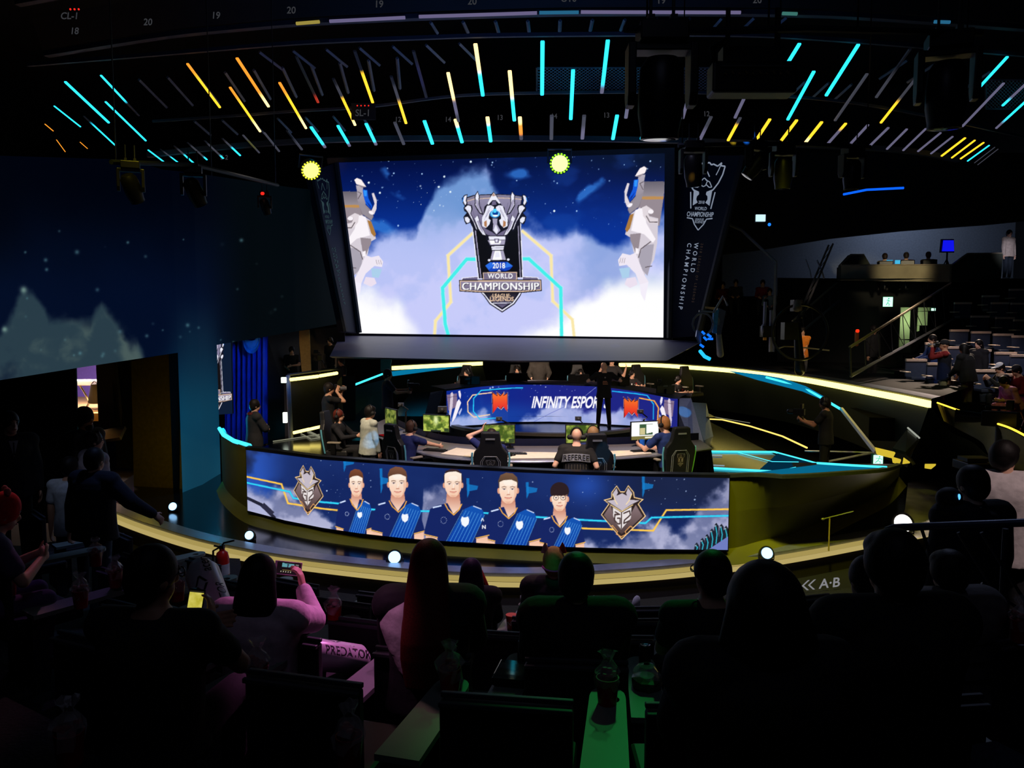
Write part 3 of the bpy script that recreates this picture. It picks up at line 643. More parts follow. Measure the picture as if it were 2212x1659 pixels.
# ledge below the screen
lg = thing('screen_ledge', 'sloping violet grey ledge jutting out under the big screen', 'ledge', (BL + BR) / 2)
LA = [pd(735, 725, 29.9), pd(1100, 729, 28.2), pd(1436, 734, 26.6), pd(1516, 738, 26.0)]; LB = [pd(712, 770, 22.4), pd(1000, 777, 21.4), pd(1100, 779, 21.2), pd(1440, 779, 20.9)]
m = MB(); n = 4; dn = Vector((0, .35, -.06)); P = LA + LB; Q = [p + dn for p in P]
m.add(P + Q, [(i, i + 1, n + i + 1, n + i) for i in range(3)] + [(8 + n + i, 8 + n + i + 1, 8 + i + 1, 8 + i) for i in range(3)] + [(n + i, n + i + 1, 8 + n + i + 1, 8 + n + i) for i in range(3)] + [(3, 7, 15, 11), (0, 8, 12, 4), (0, 1, 9, 8), (1, 2, 10, 9), (2, 3, 11, 10)])
m.build('shelf', M_ledge, lg, world=True, smooth=False)
# ---- side banners
def emblem_lines(mb, M, s=1.0):
    """championship emblem in flat strokes, unit box ~ 1 wide x 2.2 high"""
    def st(pts, w):
        for (ax, ay), (bx, by) in zip(pts[:-1], pts[1:]):
            L = math.hypot(bx - ax, by - ay) or 1; nx, ny = -(by - ay) / L * w / 2, (bx - ax) / L * w / 2
            mb.flat([[(ax + nx, ay + ny), (bx + nx, by + ny), (bx - nx, by - ny), (ax - nx, ay - ny)]], M)
    cv = lambda x, y: ((x - 378) / 300, (450 - y) / 300)
    for sgn in (1, -1):
        f = lambda pts: [((lambda q: (sgn * q[0], q[1]))(cv(x, y))) for x, y in pts]
        st(f([(384, 125), (410, 112), (440, 138), (456, 128), (505, 150), (545, 118), (538, 146), (585, 152), (570, 230), (535, 310), (490, 372), (455, 400)]), .045)
        st(f([(545, 118), (520, 190), (500, 235)]), .03)
        st(f([(378, 168), (410, 215), (432, 250)]), .035); st(f([(395, 280), (440, 300), (470, 350), (440, 352), (400, 320)]), .03); st(f([(378, 262), (415, 290), (400, 335), (378, 345)]), .03)
        st(f([(512, 398), (488, 560)]), .04)
        mb.flat([f([(480, 372), (420, 395), (415, 420), (436, 440), (440, 470), (420, 500), (470, 530)][::sgn])], M)
        st(f([(520, 652), (455, 660), (430, 712), (378, 770)]), .035)
    text_mesh(mb, '2018', M @ Matrix.Translation((*cv(378, 497), 0)), .14, .008, .8); text_mesh(mb, 'WORLD', M @ Matrix.Translation((*cv(378, 558), 0)), .15, .01, .8)
    text_mesh(mb, 'CHAMPIONSHIP', M @ Matrix.Translation((*cv(378, 615), 0)), .22, .012, .62); text_mesh(mb, 'LEAGUE', M @ Matrix.Translation((*cv(378, 664), 0)), .1, .008, .9); text_mesh(mb, 'LEGENDS', M @ Matrix.Translation((*cv(378, 690), 0)), .11, .008, .9)
E_bn = emit('banner print white', (176, 190, 214), 0.5); E_bnd = emit('banner print dim', (120, 100, 90), 0.14); E_bnl = emit('banner print left', (80, 112, 122), 0.32)
def banner(label, quad, depths, em, e1, e2, axis_top, axis_bot, right):
    P = [pd(x, y, d) for (x, y), d in zip(quad, depths)]; n = (P[1] - P[0]).cross(P[3] - P[0]).normalized()
    if n.y > 0: n = -n
    P[2] = ppl(*quad[2], P[0], n)
    t = thing('side_banner', label, 'banner', P[3]); Q = [p - n * .25 for p in P]
    MB().add(P + Q, [(0, 1, 2, 3), (7, 6, 5, 4)] + [(i, (i + 1) % 4, (i + 1) % 4 + 4, i + 4) for i in range(4)]).build('panel', M_navy, t, world=True, smooth=False)
    m = MB()
    for i, j in ((1, 2), (3, 0)):
        a, b = P[i] + n * .04, P[j] + n * .04; m.tube([a, b], .09, 6)
    m.build('edge_rail', M_dgrey, t, world=True)
    def fr(px, py, px2, py2):   # local frame on the panel: y axis from (px2,py2) to (px,py)
        a, b = ppl(px, py, P[0], n), ppl(px2, py2, P[0], n); y = (a - b).normalized(); x = y.cross(n); 
        return (a + b) / 2 + n * .012, x, y, (a - b).length
    return t, n, P, fr
t, n, P, fr = banner('dark tapering banner right of the big screen with white trophy emblem', [(1454, 336), (1605, 336), (1508, 726), (1447, 730)], [26.2, 24.6, 25.2, 26.2], None, E_bn, E_bnd, None, None, True)
c, x, y, L = fr(1526, 352, 1508, 500); m = MB(); emblem_lines(m, Matrix(((x.x, y.x, n.x, c.x), (x.y, y.y, n.y, c.y), (x.z, y.z, n.z, c.z), (0, 0, 0, 1))) @ Matrix.Scale(L / 2.22, 4)); m.build('emblem', E_bn, t, world=True, smooth=False)
def vtext(t, n, fr, s, a, b, size, em, nm='lettering', flip=1):
    c, x, y, L = fr(*a, *b); size *= .62; m = MB(); text_mesh(m, s, Matrix(((-y.x, x.x, n.x, c.x), (-y.y, x.y, n.y, c.y), (-y.z, x.z, n.z, c.z), (0, 0, 0, 1))), size, .012, .9, 1.7)
    xs = [v for v in m.v]; ext = max((v - c).dot(-y) for v in m.v) * 2; k = L / ext; m.v = [c + (v - c).dot(-y) * k * -y + (v - c).dot(x) * x for v in m.v]
    m.build(nm, em, t, world=True, smooth=False)
vtext(t, n, fr, 'CHAMPIONSHIP', (1490, 525), (1470, 668), .34, E_bn); vtext(t, n, fr, 'WORLD', (1505, 525), (1496, 588), .34, E_bn); vtext(t, n, fr, '2018 LEAGUE OF LEGENDS', (1517, 526), (1497, 653), .2, E_bnd)
t, n, P, fr = banner('narrow dark banner left of the big screen with faint trophy emblem', [(672, 372), (724, 352), (774, 719), (744, 716)], [25.2, 26.4, 26.8, 26.0], None, E_bnl, E_bnl, None, None, False)
c, x, y, L = fr(694, 386, 712, 510); m = MB(); emblem_lines(m, Matrix(((x.x, y.x, n.x, c.x), (x.y, y.y, n.y, c.y), (x.z, y.z, n.z, c.z), (0, 0, 0, 1))) @ Matrix.Scale(L / 2.22, 4) @ Matrix.Diagonal((.62, 1, 1, 1))); m.build('emblem', E_bnl, t, world=True, smooth=False)
vtext(t, n, fr, 'CHAMPIONSHIP', (717, 535), (744, 658), .2, E_bnl); vtext(t, n, fr, 'WORLD', (722, 534), (733, 590), .2, E_bnl)

# ================================================================ FRONT LED (team portraits)
LX0, LX1 = 540, 1567
LB_Y = lambda p: np.interp(p, [540, 620, 700, 780, 870, 950, 1040, 1150, 1270, 1400, 1567], [1103, 1124, 1140, 1152, 1162, 1168, 1173, 1179, 1183, 1186, 1188])
LT_Y = lambda p: np.interp(p, [540, 700, 850, 1000, 1130, 1250, 1400, 1567], [972, 993, 1004, 1014, 1021, 1026, 1030, 1033])
def led_xyz(px, py):
    yb = float(LB_Y(px)); b = pz(px, yb, 0.72) + Vector((0, -0.12, 0)); return Vector((b.x, b.y, pd(px, py, b.y).z))
def led_pos(u, v):
    out = []
    for a, b in zip(u, v):
        px = LX0 + (LX1 - LX0) * a; out.append(tuple(led_xyz(px, float(LT_Y(px)) + (float(LB_Y(px)) - float(LT_Y(px))) * b)))
    return np.array(out)
led = thing('team_led_screen', 'long curved screen on the stage front showing five players in blue jerseys', 'screen', led_xyz(1050, 1174))
cv = Canvas(860, 150, lambda x, y: ((np.asarray(x) - LX0) / (LX1 - LX0), (np.asarray(y) - LT_Y(x)) / (LB_Y(x) - LT_Y(x))), 2)
u, v = cv.grid(); X = LX0 + (LX1 - LX0) * u; Y = LT_Y(X) + (LB_Y(X) - LT_Y(X)) * v
n1 = fbm(X, Y, 90, 5, 3); n2 = fbm(X, Y, 34, 5, 7)
b0 = mixc(C3(14, 30, 84), C3(30, 54, 118), n1); b0 = mixc(b0, C3(26, 34, 62), sst(1250, 1420, X) * sst(.75, .2, v) * .8 + sst(600, 545, X) * sst(.5, .1, v) * .8)
b0 = mixc(b0, C3(44, 92, 200), sst(.5, .68, n1) * sst(640, 560, X) * .8 + np.exp(-((X - 1262) / 40) ** 2 - ((v - .15) / .22) ** 2) * .6)
d1 = sst(-.12, .14, v - np.interp(X, [540, 590, 610, 650, 690, 715, 730], [.62, .58, .5, .58, .74, .98, 1.2]) + (n2 - .5) * .5) + sst(-.1, .12, v - np.interp(X, [1230, 1262, 1290, 1330, 1400, 1440, 1475, 1500, 1530, 1567], [1.05, .9, 1.02, .86, .62, .74, .72, .4, .18, .06]) + (n2 - .5) * .5) + sst(-.1, .1, v - np.interp(X, [905, 918, 940, 970, 985], [1.2, .42, .28, .28, 1.2]) + (n2 - .5) * .3)
b0 = mixc(b0, mixc(C3(96, 104, 146), C3(196, 196, 226), sst(.35, .62, n2) * .6 + v * .4), np.clip(d1, 0, 1) * .9); cv.b = b0
cv.stars(120, (640, 980, 1500, 1110), (190, 215, 255), 6)
for x, y, h in ((750, 1000, 34), (828, 1040, 46), (1012, 1055, 36), (1138, 1060, 30), (1384, 1052, 40)):
    cv.poly([(x - 3, y - h * .6), (x + 3, y - h * .6), (x + 3, y + h * .3), (x - 1, y + h * .6)], (20, 130, 210), .8); cv.poly([(x, y - 9), (x + 22, y - 5), (x + 20, y + 3), (x, y + 7)], (20, 130, 210), .75)
YL, CL = (255, 205, 80), (50, 215, 245)
for w, c, al in ((5, (255, 170, 60), .35), (3.2, YL, 1)):
    cv.line([(540, 1030), (615, 1046), (628, 1087), (734, 1102)], w, c, al); cv.line([(1255, 1141), (1407, 1146), (1434, 1102), (1567, 1100)], w, c, al)
for w, c, al in ((6, (20, 120, 220), .35), (3.4, CL, 1)):
    cv.line([(540, 1043), (632, 1062), (640, 1076), (742, 1088)], w, c, al); cv.line([(800, 1100), (1010, 1105), (1180, 1118), (1390, 1130), (1403, 1118), (1567, 1114)], w, c, al)
cv.line([(540, 1076), (570, 1090), (598, 1118)], 7, (34, 34, 52)); cv.line([(575, 1092), (592, 1108)], 11, (44, 44, 66))
for k, (x, y, h) in enumerate(((1500, 1176, 14), (1512, 1166, 26), (1522, 1158, 34), (1532, 1146, 44), (1541, 1134, 50), (1552, 1136, 46), (1562, 1140, 40))):
    cv.poly([(x - 6, y + h), (x - 4, y), (x, y - 5), (x + 5, y + 2), (x + 6, y + h)], (28, 34, 46)); cv.line([(x - 1, y + 4), (x + 2, y + h * .4), (x, y + h * .8)], 1.8, (50, 200, 225)); cv.ell((x - 2, y + 2), 2, 1.6, (150, 175, 190))
cv.poly([(1520, 1190), (1567, 1158), (1567, 1192)], (110, 124, 190))
def logo(cv):
    """helmeted shield crest, units: crop px, centred at (1010, 560)"""
    p, l = cv.poly, cv.line
    p([(780, 562), (860, 445), (806, 402), (888, 380), (890, 320), (945, 245), (985, 310), (1030, 310), (1068, 243), (1130, 320), (1138, 372), (1235, 396), (1182, 445), (1262, 578), (1004, 832)], (255, 214, 150)); p([(790, 562), (870, 447), (826, 408), (896, 388), (898, 324), (944, 258), (985, 320), (1030, 320), (1068, 256), (1122, 324), (1130, 380), (1215, 400), (1172, 447), (1250, 576), (1004, 818)], (46, 34, 34))
    p([(810, 566), (882, 455), (905, 540), (930, 640), (1004, 720), (1070, 640), (1105, 540), (1150, 455), (1226, 578), (1100, 700), (1004, 770), (900, 690)], ((140, 118, 122), (78, 60, 58)))
    p([(840, 412), (930, 400), (905, 330), (944, 275), (960, 330), (945, 358), (1004, 330), (1056, 358), (1045, 330), (1066, 270), (1110, 330), (1085, 400), (1190, 408), (1100, 455), (1004, 520), (900, 452)], (196, 186, 198)); p([(945, 358), (952, 335), (1000, 320), (1050, 335), (1056, 358), (1004, 330)], (46, 34, 34))
    l([(905, 340), (930, 410), (955, 450)], 9, (255, 226, 170)); l([(1105, 340), (1080, 410), (1048, 450)], 9, (255, 226, 170)); l([(880, 455), (1000, 528), (1120, 455)], 9, (255, 220, 150))
    p([(905, 480), (1000, 540), (1105, 478), (1100, 600), (1050, 660), (1000, 720), (940, 650), (912, 580)], (232, 224, 224)); d = (70, 52, 50)
    l([(930, 530), (980, 560), (930, 560), (925, 620), (960, 660), (985, 660), (985, 600), (955, 600)], 14, d); l([(1022, 548), (1086, 520), (1094, 566), (1032, 622), (1026, 656), (1082, 628)], 14, d); l([(1000, 535), (1000, 710)], 10, d)
    l([(880, 690), (905, 680), (960, 745), (945, 770), (1000, 800), (1055, 770), (1040, 745), (1095, 685), (1120, 700)], 8, (240, 170, 100))
cv.P = lambda p: (1140 + p[0] / 5.027, 1000 + p[1] / 5.027 - 0.0); logo(cv)
cv.P = lambda p: (671 + (p[0] - 1010) / 5.027 * .67, 1060 + (p[1] - 540) / 5.027 * .92 + (p[0] - 1010) / 5.027 * .1); logo(cv); cv.P = lambda p: p
def portrait(cx, top, chin, fw_, sh, x0, x1, bot, hair, style, skew=0.0, glasses=False):
    p, l, e = cv.poly, cv.line, cv.ell; S = (255, 226, 206); S2 = (226, 160, 130); fh = chin - top; NV, BLU, LBL = (20, 36, 98), (18, 84, 178), (100, 180, 240)
    w = x1 - x0; q = lambda fx, fy: (x0 + w * fx, sh + (bot - sh) * fy)
    p([q(.02, .72), q(.24, .72), q(.25, 1.3), q(.02, 1.3)], ((240, 180, 150), S)); p([q(.78, .74), q(.98, .74), q(.98, 1.3), q(.78, 1.3)], ((240, 180, 150), S))
    p([(cx - fw_ * .34, chin - fh * .22), (cx + fw_ * .34, chin - fh * .2), (cx + fw_ * .42, sh + 10), (cx, sh + 22), (cx - fw_ * .42, sh + 9)], ((196, 120, 96), S))
    p([q(.36, -.04), q(.2, .02), q(.09, .12), q(0, .7), q(0, .82), q(.2, .9), q(.22, 1.4), q(.8, 1.4), q(.8, .92), q(1, .84), q(.98, .7), q(.88, .12), q(.78, .03), q(.63, -.02), (cx, sh + 20)], NV)
    p([q(.62, .12), q(.74, .03), q(.9, .14), q(.93, .3), q(.62, 1.4), q(.22, 1.4)], (BLU, (10, 56, 160)))
    for k in range(8):
        t = k / 7; l([q(.60 + .33 * t, .12 + .14 * t + .02), q(.24 + .42 * t, 1.3)], 1.0, LBL, .8)
    l([(cx - fw_ * .46, sh - 2), (cx - fw_ * .3, sh + 10), (cx + 1, sh + 22), (cx + fw_ * .32, sh + 11), (cx + fw_ * .46, sh - 1)], 2.2, (246, 176, 70))
    l([q(0, .8), q(.2, .88)], 2, (246, 186, 80)); l([q(.8, .9), q(1, .82)], 2, (246, 186, 80)); l([q(.14, .08), q(.26, .03)], 3, (210, 225, 255)); l([q(.76, .04), q(.88, .12)], 2, (210, 225, 255))
    for k in range(12): e((q(.3, .42)[0] + w * .045 * math.cos(k * .5236), q(.3, .42)[1] + w * .05 * math.sin(k * .5236)), .7, .7, (190, 205, 240))
    g = q(.63, .45); r_ = w * .066; p([(g[0] - r_, g[1] - r_ * .4), (g[0] - r_ * .7, g[1] - r_ * 1.2), (g[0] - r_ * .3, g[1] - r_ * .9), (g[0] + r_ * .4, g[1] - r_ * 1.0), (g[0] + r_ * .7, g[1] - r_ * 1.2), (g[0] + r_, g[1] - r_ * .3), (g[0] + r_ * .8, g[1] + r_ * .7), (g[0], g[1] + r_ * 1.4), (g[0] - r_ * .8, g[1] + r_ * .7)], (244, 248, 255))
    # head
    hw = fw_ / 2; fy = lambda t: top + fh * t
    e((cx - hw * .97, fy(.58)), hw * .16, fh * .1, S2); e((cx + hw * .97, fy(.58)), hw * .16, fh * .1, S2)
    if style == 'bowl': e((cx, fy(.3)), hw * 1.12, fh * .32, hair)
    else: p([(cx - hw * 1.0, fy(.5)), (cx - hw * 1.03, fy(.25)), (cx - hw * .8, fy(.07)), (cx - hw * .2, fy(-.01)), (cx + hw * .5, fy(.02)), (cx + hw * .9, fy(.14)), (cx + hw * 1.02, fy(.3)), (cx + hw * 1.0, fy(.5))], (hair, tuple(v * .6 for v in hair)))
    hl = {'short': .26, 'bald': .1, 'bowl': .42, 'curly': .24}[style]
    p([(cx - hw * .92, fy(hl + .06)), (cx - hw * .5, fy(hl)), (cx + hw * .3, fy(hl - .02)), (cx + hw * .9, fy(hl + .06)), (cx + hw * .93, fy(.58)), (cx + hw * .84, fy(.74)), (cx + hw * .60, fy(.90)), (cx + hw * .30, fy(.985)), (cx, fy(1.0)), (cx - hw * .30, fy(.985)), (cx - hw * .60, fy(.90)), (cx - hw * .84, fy(.74)), (cx - hw * .93, fy(.58))], ((255, 240, 224), (246, 200, 172)))
    if style == 'bowl': p([(cx - hw * .95, fy(.3)), (cx + hw * .95, fy(.3)), (cx + hw * .9, fy(.46)), (cx - hw * .9, fy(.46))], hair)
    p([(cx + hw * .6, fy(.45)), (cx + hw * .93, fy(.4)), (cx + hw * .93, fy(.62)), (cx + hw * .76, fy(.82)), (cx + hw * .4, fy(.97)), (cx + hw * .62, fy(.75))], S2, .45); p([(cx - hw * .4, fy(.93)), (cx + hw * .4, fy(.93)), (cx, fy(1.0))], S2, .5)
    for sg_ in (-1, 1):
        l([(cx + sg_ * hw * .2, fy(.465)), (cx + sg_ * hw * .42, fy(.445)), (cx + sg_ * hw * .66, fy(.465))], max(1.0, fh * .022), (120, 78, 60)); e((cx + sg_ * hw * .42, fy(.528)), hw * .19, fh * .022, (250, 240, 236)); e((cx + sg_ * hw * .42, fy(.528)), hw * .08, fh * .024, (70, 60, 80)); l([(cx + sg_ * hw * .24, fy(.515)), (cx + sg_ * hw * .6, fy(.512))], .9, (90, 56, 56))
        if glasses: l([(cx + sg_ * hw * .42 + hw * .32 * math.cos(a), fy(.53) + hw * .28 * math.sin(a)) for a in np.linspace(0, 6.28, 14)], 1.0, (90, 60, 50))
    l([(cx + hw * .04, fy(.52)), (cx + hw * .12, fy(.69))], 1.0, S2); l([(cx - hw * .14, fy(.71)), (cx + hw * .16, fy(.71))], 1.6, (190, 120, 100)); l([(cx - hw * .36, fy(.80)), (cx - hw * .1, fy(.82)), (cx + hw * .12, fy(.82)), (cx + hw * .36, fy(.798))], max(1.2, fh * .024), (200, 96, 88)); e((cx - hw * .55, fy(.68)), hw * .2, fh * .07, (255, 214, 190), .6); (e((cx, fy(.32)), hw * .5, fh * .09, (255, 248, 238), .5) if style != 'bowl' else None); e((cx + hw * .05, fy(.6)), hw * .06, fh * .09, (255, 246, 234), .8)
    l([(cx - hw * .2, fy(.86)), (cx + hw * .2, fy(.86))], .9, S2, .7)
portrait(775, 1014, 1073, 30, 1080, 729, 812, 1151, (130, 76, 50), 'short')
portrait(1207, 1043, 1104, 36, 1116, 1160, 1262, 1183, (44, 30, 34), 'bowl', glasses=True)
portrait(863, 1009, 1075, 40, 1084, 806, 920, 1160, (128, 84, 62), 'short')
portrait(1098, 1022, 1088, 41, 1098, 1045, 1167, 1178, (120, 88, 66), 'curly')
portrait(981, 1014, 1074, 39, 1090, 919, 1057, 1170, (60, 40, 40), 'bald')
cv.text('\u039b', (1043, 1122), 10, WHT, 1, .03); cv.text('N', (1046, 1138), 11, WHT, 1, .03)
screen_mesh('display', led_pos, cv.out(), vcol_emit('screen picture', 1.0), led)
m = MB(); xs = np.linspace(LX0 - 2, LX1 + 3, 40); off = Vector((0, 0.03, 0)); pt = [led_xyz(x, float(LT_Y(x)) - 6) for x in xs]; pb = [led_xyz(x, float(LB_Y(x)) + 5) for x in xs]
m.ribbon([p + off for p in pb], [p + off for p in pt]); m.ribbon([p + off for p in pt], [p + Vector((0, .2, .0)) for p in pt]); m.ribbon([p + off for p in pb], [p + Vector((0, .25, 0)) for p in pb]); m.ribbon([p + Vector((0, .2, 0)) for p in pt], [p + Vector((0, .25, 0)) for p in pb]); m.build('cabinet', M_plastic, led, world=True)
# ================================================================ CEILING
CP0 = Vector((0, 22, pd(1106, 300, 22).z)); CN = Vector((0, .262, 1.0)).normalized()
def cpt(px, py, up=0.0): return ppl(px, py, CP0 + CN * up, CN)
def beam(path, w, h, name, m, parent=None):
    return sweep(path, [(-w / 2, -h / 2), (w / 2, -h / 2), (w / 2, h / 2), (-w / 2, h / 2)], name, m, parent, parent is not None)
M_ceil = mat('dark ceiling steel', (40, 46, 58), 0.6, var=0.2, scale=2)
M_slat = mat('grey ceiling slat', (92, 98, 112), 0.6, var=0.1)
tr = thing('ceiling_truss', 'dark curved lighting truss across the top of the picture carrying row numbers', 'truss', cpt(1106, 40, .3))
sp_t = spline([cpt(x, y, .25) for x, y in [(100, 118), (350, 78), (500, 62), (640, 50), (770, 43), (900, 37), (1050, 32), (1200, 28), (1350, 27), (1500, 27), (1730, 30), (1900, 38), (2230, 62)]], 5)
beam(sp_t, .16, .10, 'lower_chord', M_ceil, tr)
sp_u = [p + Vector((0, -1.0, .75)) for p in sp_t]; beam(sp_u, .16, .10, 'upper_chord', M_ceil, tr)
m = MB(); m.ribbon([p + Vector((0, -.15, .05)) for p in sp_t], [p + Vector((0, -.5, .62)) for p in sp_t]); m.build('fascia', M_black, tr, world=True)
def edge_glint(x0, x1, y0, y1, em):  # glowing tubes stand in for light reflected by the truss edge
    a, b = cpt(x0, y0, .18), cpt(x1, y1, .18); MB().tube([a, b], .035, 6).build('edge_glow', em, tr, world=True)
E_lav = emit('lavender edge glint', (150, 140, 190), .45)
for x0, x1, y0, y1, e_ in ((640, 690, 51, 47, emit('amber edge glint', (210, 190, 90), .5)), (712, 875, 46, 38, E_lav), (905, 1160, 36, 28, E_lav), (1165, 1250, 27.5, 26.5, emit('blue edge glint', (60, 150, 200), .4)), (1255, 1600, 26, 27, E_lav), (1690, 1722, 29, 30, emit('teal edge glint', (90, 170, 160), .4)), (2018, 2052, 47, 48, emit('blue edge glint', (60, 150, 200), .4))): edge_glint(x0, x1, y0, y1, e_)
E_num = emit('glowing stencil grey', (120, 122, 130), .18)  # numbers given a faint glow in place of light on them
def cnum(s, px, py, size, up, name, par, em=E_num):
    c = cpt(px, py, up); m = MB(); text_mesh(m, s, frame_at(c + Vector((0, -.2, 0)), (1, 0, 0), (0, .25, 1)), size, .015, .85); m.build(name, em, par, world=True, smooth=False)
for s, x, y in (('20', 635, 30), ('19', 822, 17), ('20', 1021, 11), ('U10', 1227, 5), ('19', 1424, 9), ('20', 1629, 8), ('19', 474, 41), ('20', 329, 55), ('18', 172, 74), ('CL-1', 162, 42)): cnum(s, x, y, .22, .1, 'row_number', tr)
for k in range(3):
    c = cpt(152 + k * 9, 20, .1); MB().ell(c, (.02, .02, .02), n=8, m=5).build('indicator', emit('red indicator', (255, 40, 30), 1.2), tr, world=True)
t2 = thing('ceiling_truss', 'lower dark curved truss above the big screen with small hanging numbers', 'truss', cpt(1106, 305, .3))
sp = spline([cpt(x, y, .2) for x, y in [(320, 335), (480, 318), (640, 306), (800, 300), (1000, 299), (1250, 300), (1500, 305), (1750, 314), (1950, 325), (2070, 345)]], 5); beam(sp, .14, .14, 'lower_chord', M_ceil, t2)
for s, x, y in (('12', 862, 262), ('14', 969, 262), ('13', 1080, 258), ('14', 1196, 255), ('13', 1308, 253), ('12', 1522, 250), ('S-2', 490, 343)): cnum(s, x, y, .2, .12, 'row_number', t2)
sp = spline([cpt(x, y, .22) for x, y in [(330, 262), (480, 252), (640, 240), (800, 230), (1000, 206), (1250, 200), (1500, 200), (1750, 212), (1950, 240), (2230, 300)]], 5); beam(sp, .06, .06, 'middle_chord', M_ceil, t2)
sp = spline([cpt(x, y, .22) for x, y in [(60, 140), (330, 118), (640, 93), (900, 82), (1106, 76), (1500, 74), (1750, 82), (2230, 120)]], 5); beam(sp, .08, .08, 'front_chord', M_ceil, t2)
sl = thing('station_label', 'hanging SL-1 sign with red dots under the ceiling tubes', 'sign', cpt(787, 247, .05)); cnum('SL-1', 787, 248, .26, .05, 'lettering', sl)
c = cpt(787, 247, .05); MB().box(c + Vector((0, -.12, .04)), (.62, .03, .42)).build('plate', M_black, sl, world=True, smooth=False)
for k in range(4): MB().ell(cpt(776 + k * 8, 234, .05) + Vector((0, -.25, 0)), (.018, .018, .018), n=8, m=5).build('indicator', emit('red indicator', (255, 40, 30), 1.2), sl, world=True)
# faint ceiling slats
k = 0
for x0, y0, x1, y1 in [(300 + 62 * i, 172 - 5.2 * i, 360 + 56 * i, 232 - 4.5 * i) for i in range(10)] + [(560 + 72 * i, 112 - 3 * i, 610 + 70 * i, 150 - 3 * i) for i in range(7)] + [(930 + 70 * i, 48 - i, 945 + 66 * i, 72 - i) for i in range(12)] + [(1960 + 60 * i, 130 + 8 * i, 1900 + 60 * i, 170 + 8 * i) for i in range(4)] + [(1640 + 50 * i, 170 + 3 * i, 1610 + 48 * i, 200 + 4 * i) for i in range(5)] + [(420 + 60 * i, 262 - 2 * i, 455 + 58 * i, 292 - 2 * i) for i in range(7)]:
    a, b = cpt(x0, y0, .5), cpt(x1, y1, .5); k += 1; struct(MB().tube([a, b], .04, 4).build('trim_%d' % (20 + k), M_slat, smooth=False))
# expanded-metal gratings
def grating(label, x0, x1, y0, y1, n):
    P = [cpt(x0, y0, .3), cpt(x1, y0, .3), cpt(x1, y1, .3), cpt(x0, y1, .3)]; t = thing('ceiling_grating', label, 'grating', P[0]); m = MB()
    at = lambda u, v: P[0].lerp(P[1], u).lerp(P[3].lerp(P[2], u), v)
    for i in range(-8, n):
        for s in (1, -1):
            u0, u1 = i / n, (i + 8) / n; v0, v1 = (0, 1) if s > 0 else (1, 0)
            f0 = max(0, -u0 / (u1 - u0)); f1 = min(1, (1 - u0) / (u1 - u0))
            if f1 <= f0: continue
            m.tube([at(u0 + (u1 - u0) * f0, v0 + (v1 - v0) * f0), at(u0 + (u1 - u0) * f1, v0 + (v1 - v0) * f1)], .006, 3)
    m.build('mesh', M_slat, t, world=True, smooth=False); m = MB()
    for i in range(4): m.tube([P[i], P[(i + 1) % 4]], .025, 4)
    m.build('frame', M_ceil, t, world=True, smooth=False)
grating('diamond mesh ceiling panel behind the largest hanging moving head', 1160, 1545, 146, 196, 44); grating('diamond mesh ceiling panel at the far right of the tubes', 2130, 2240, 172, 235, 14)
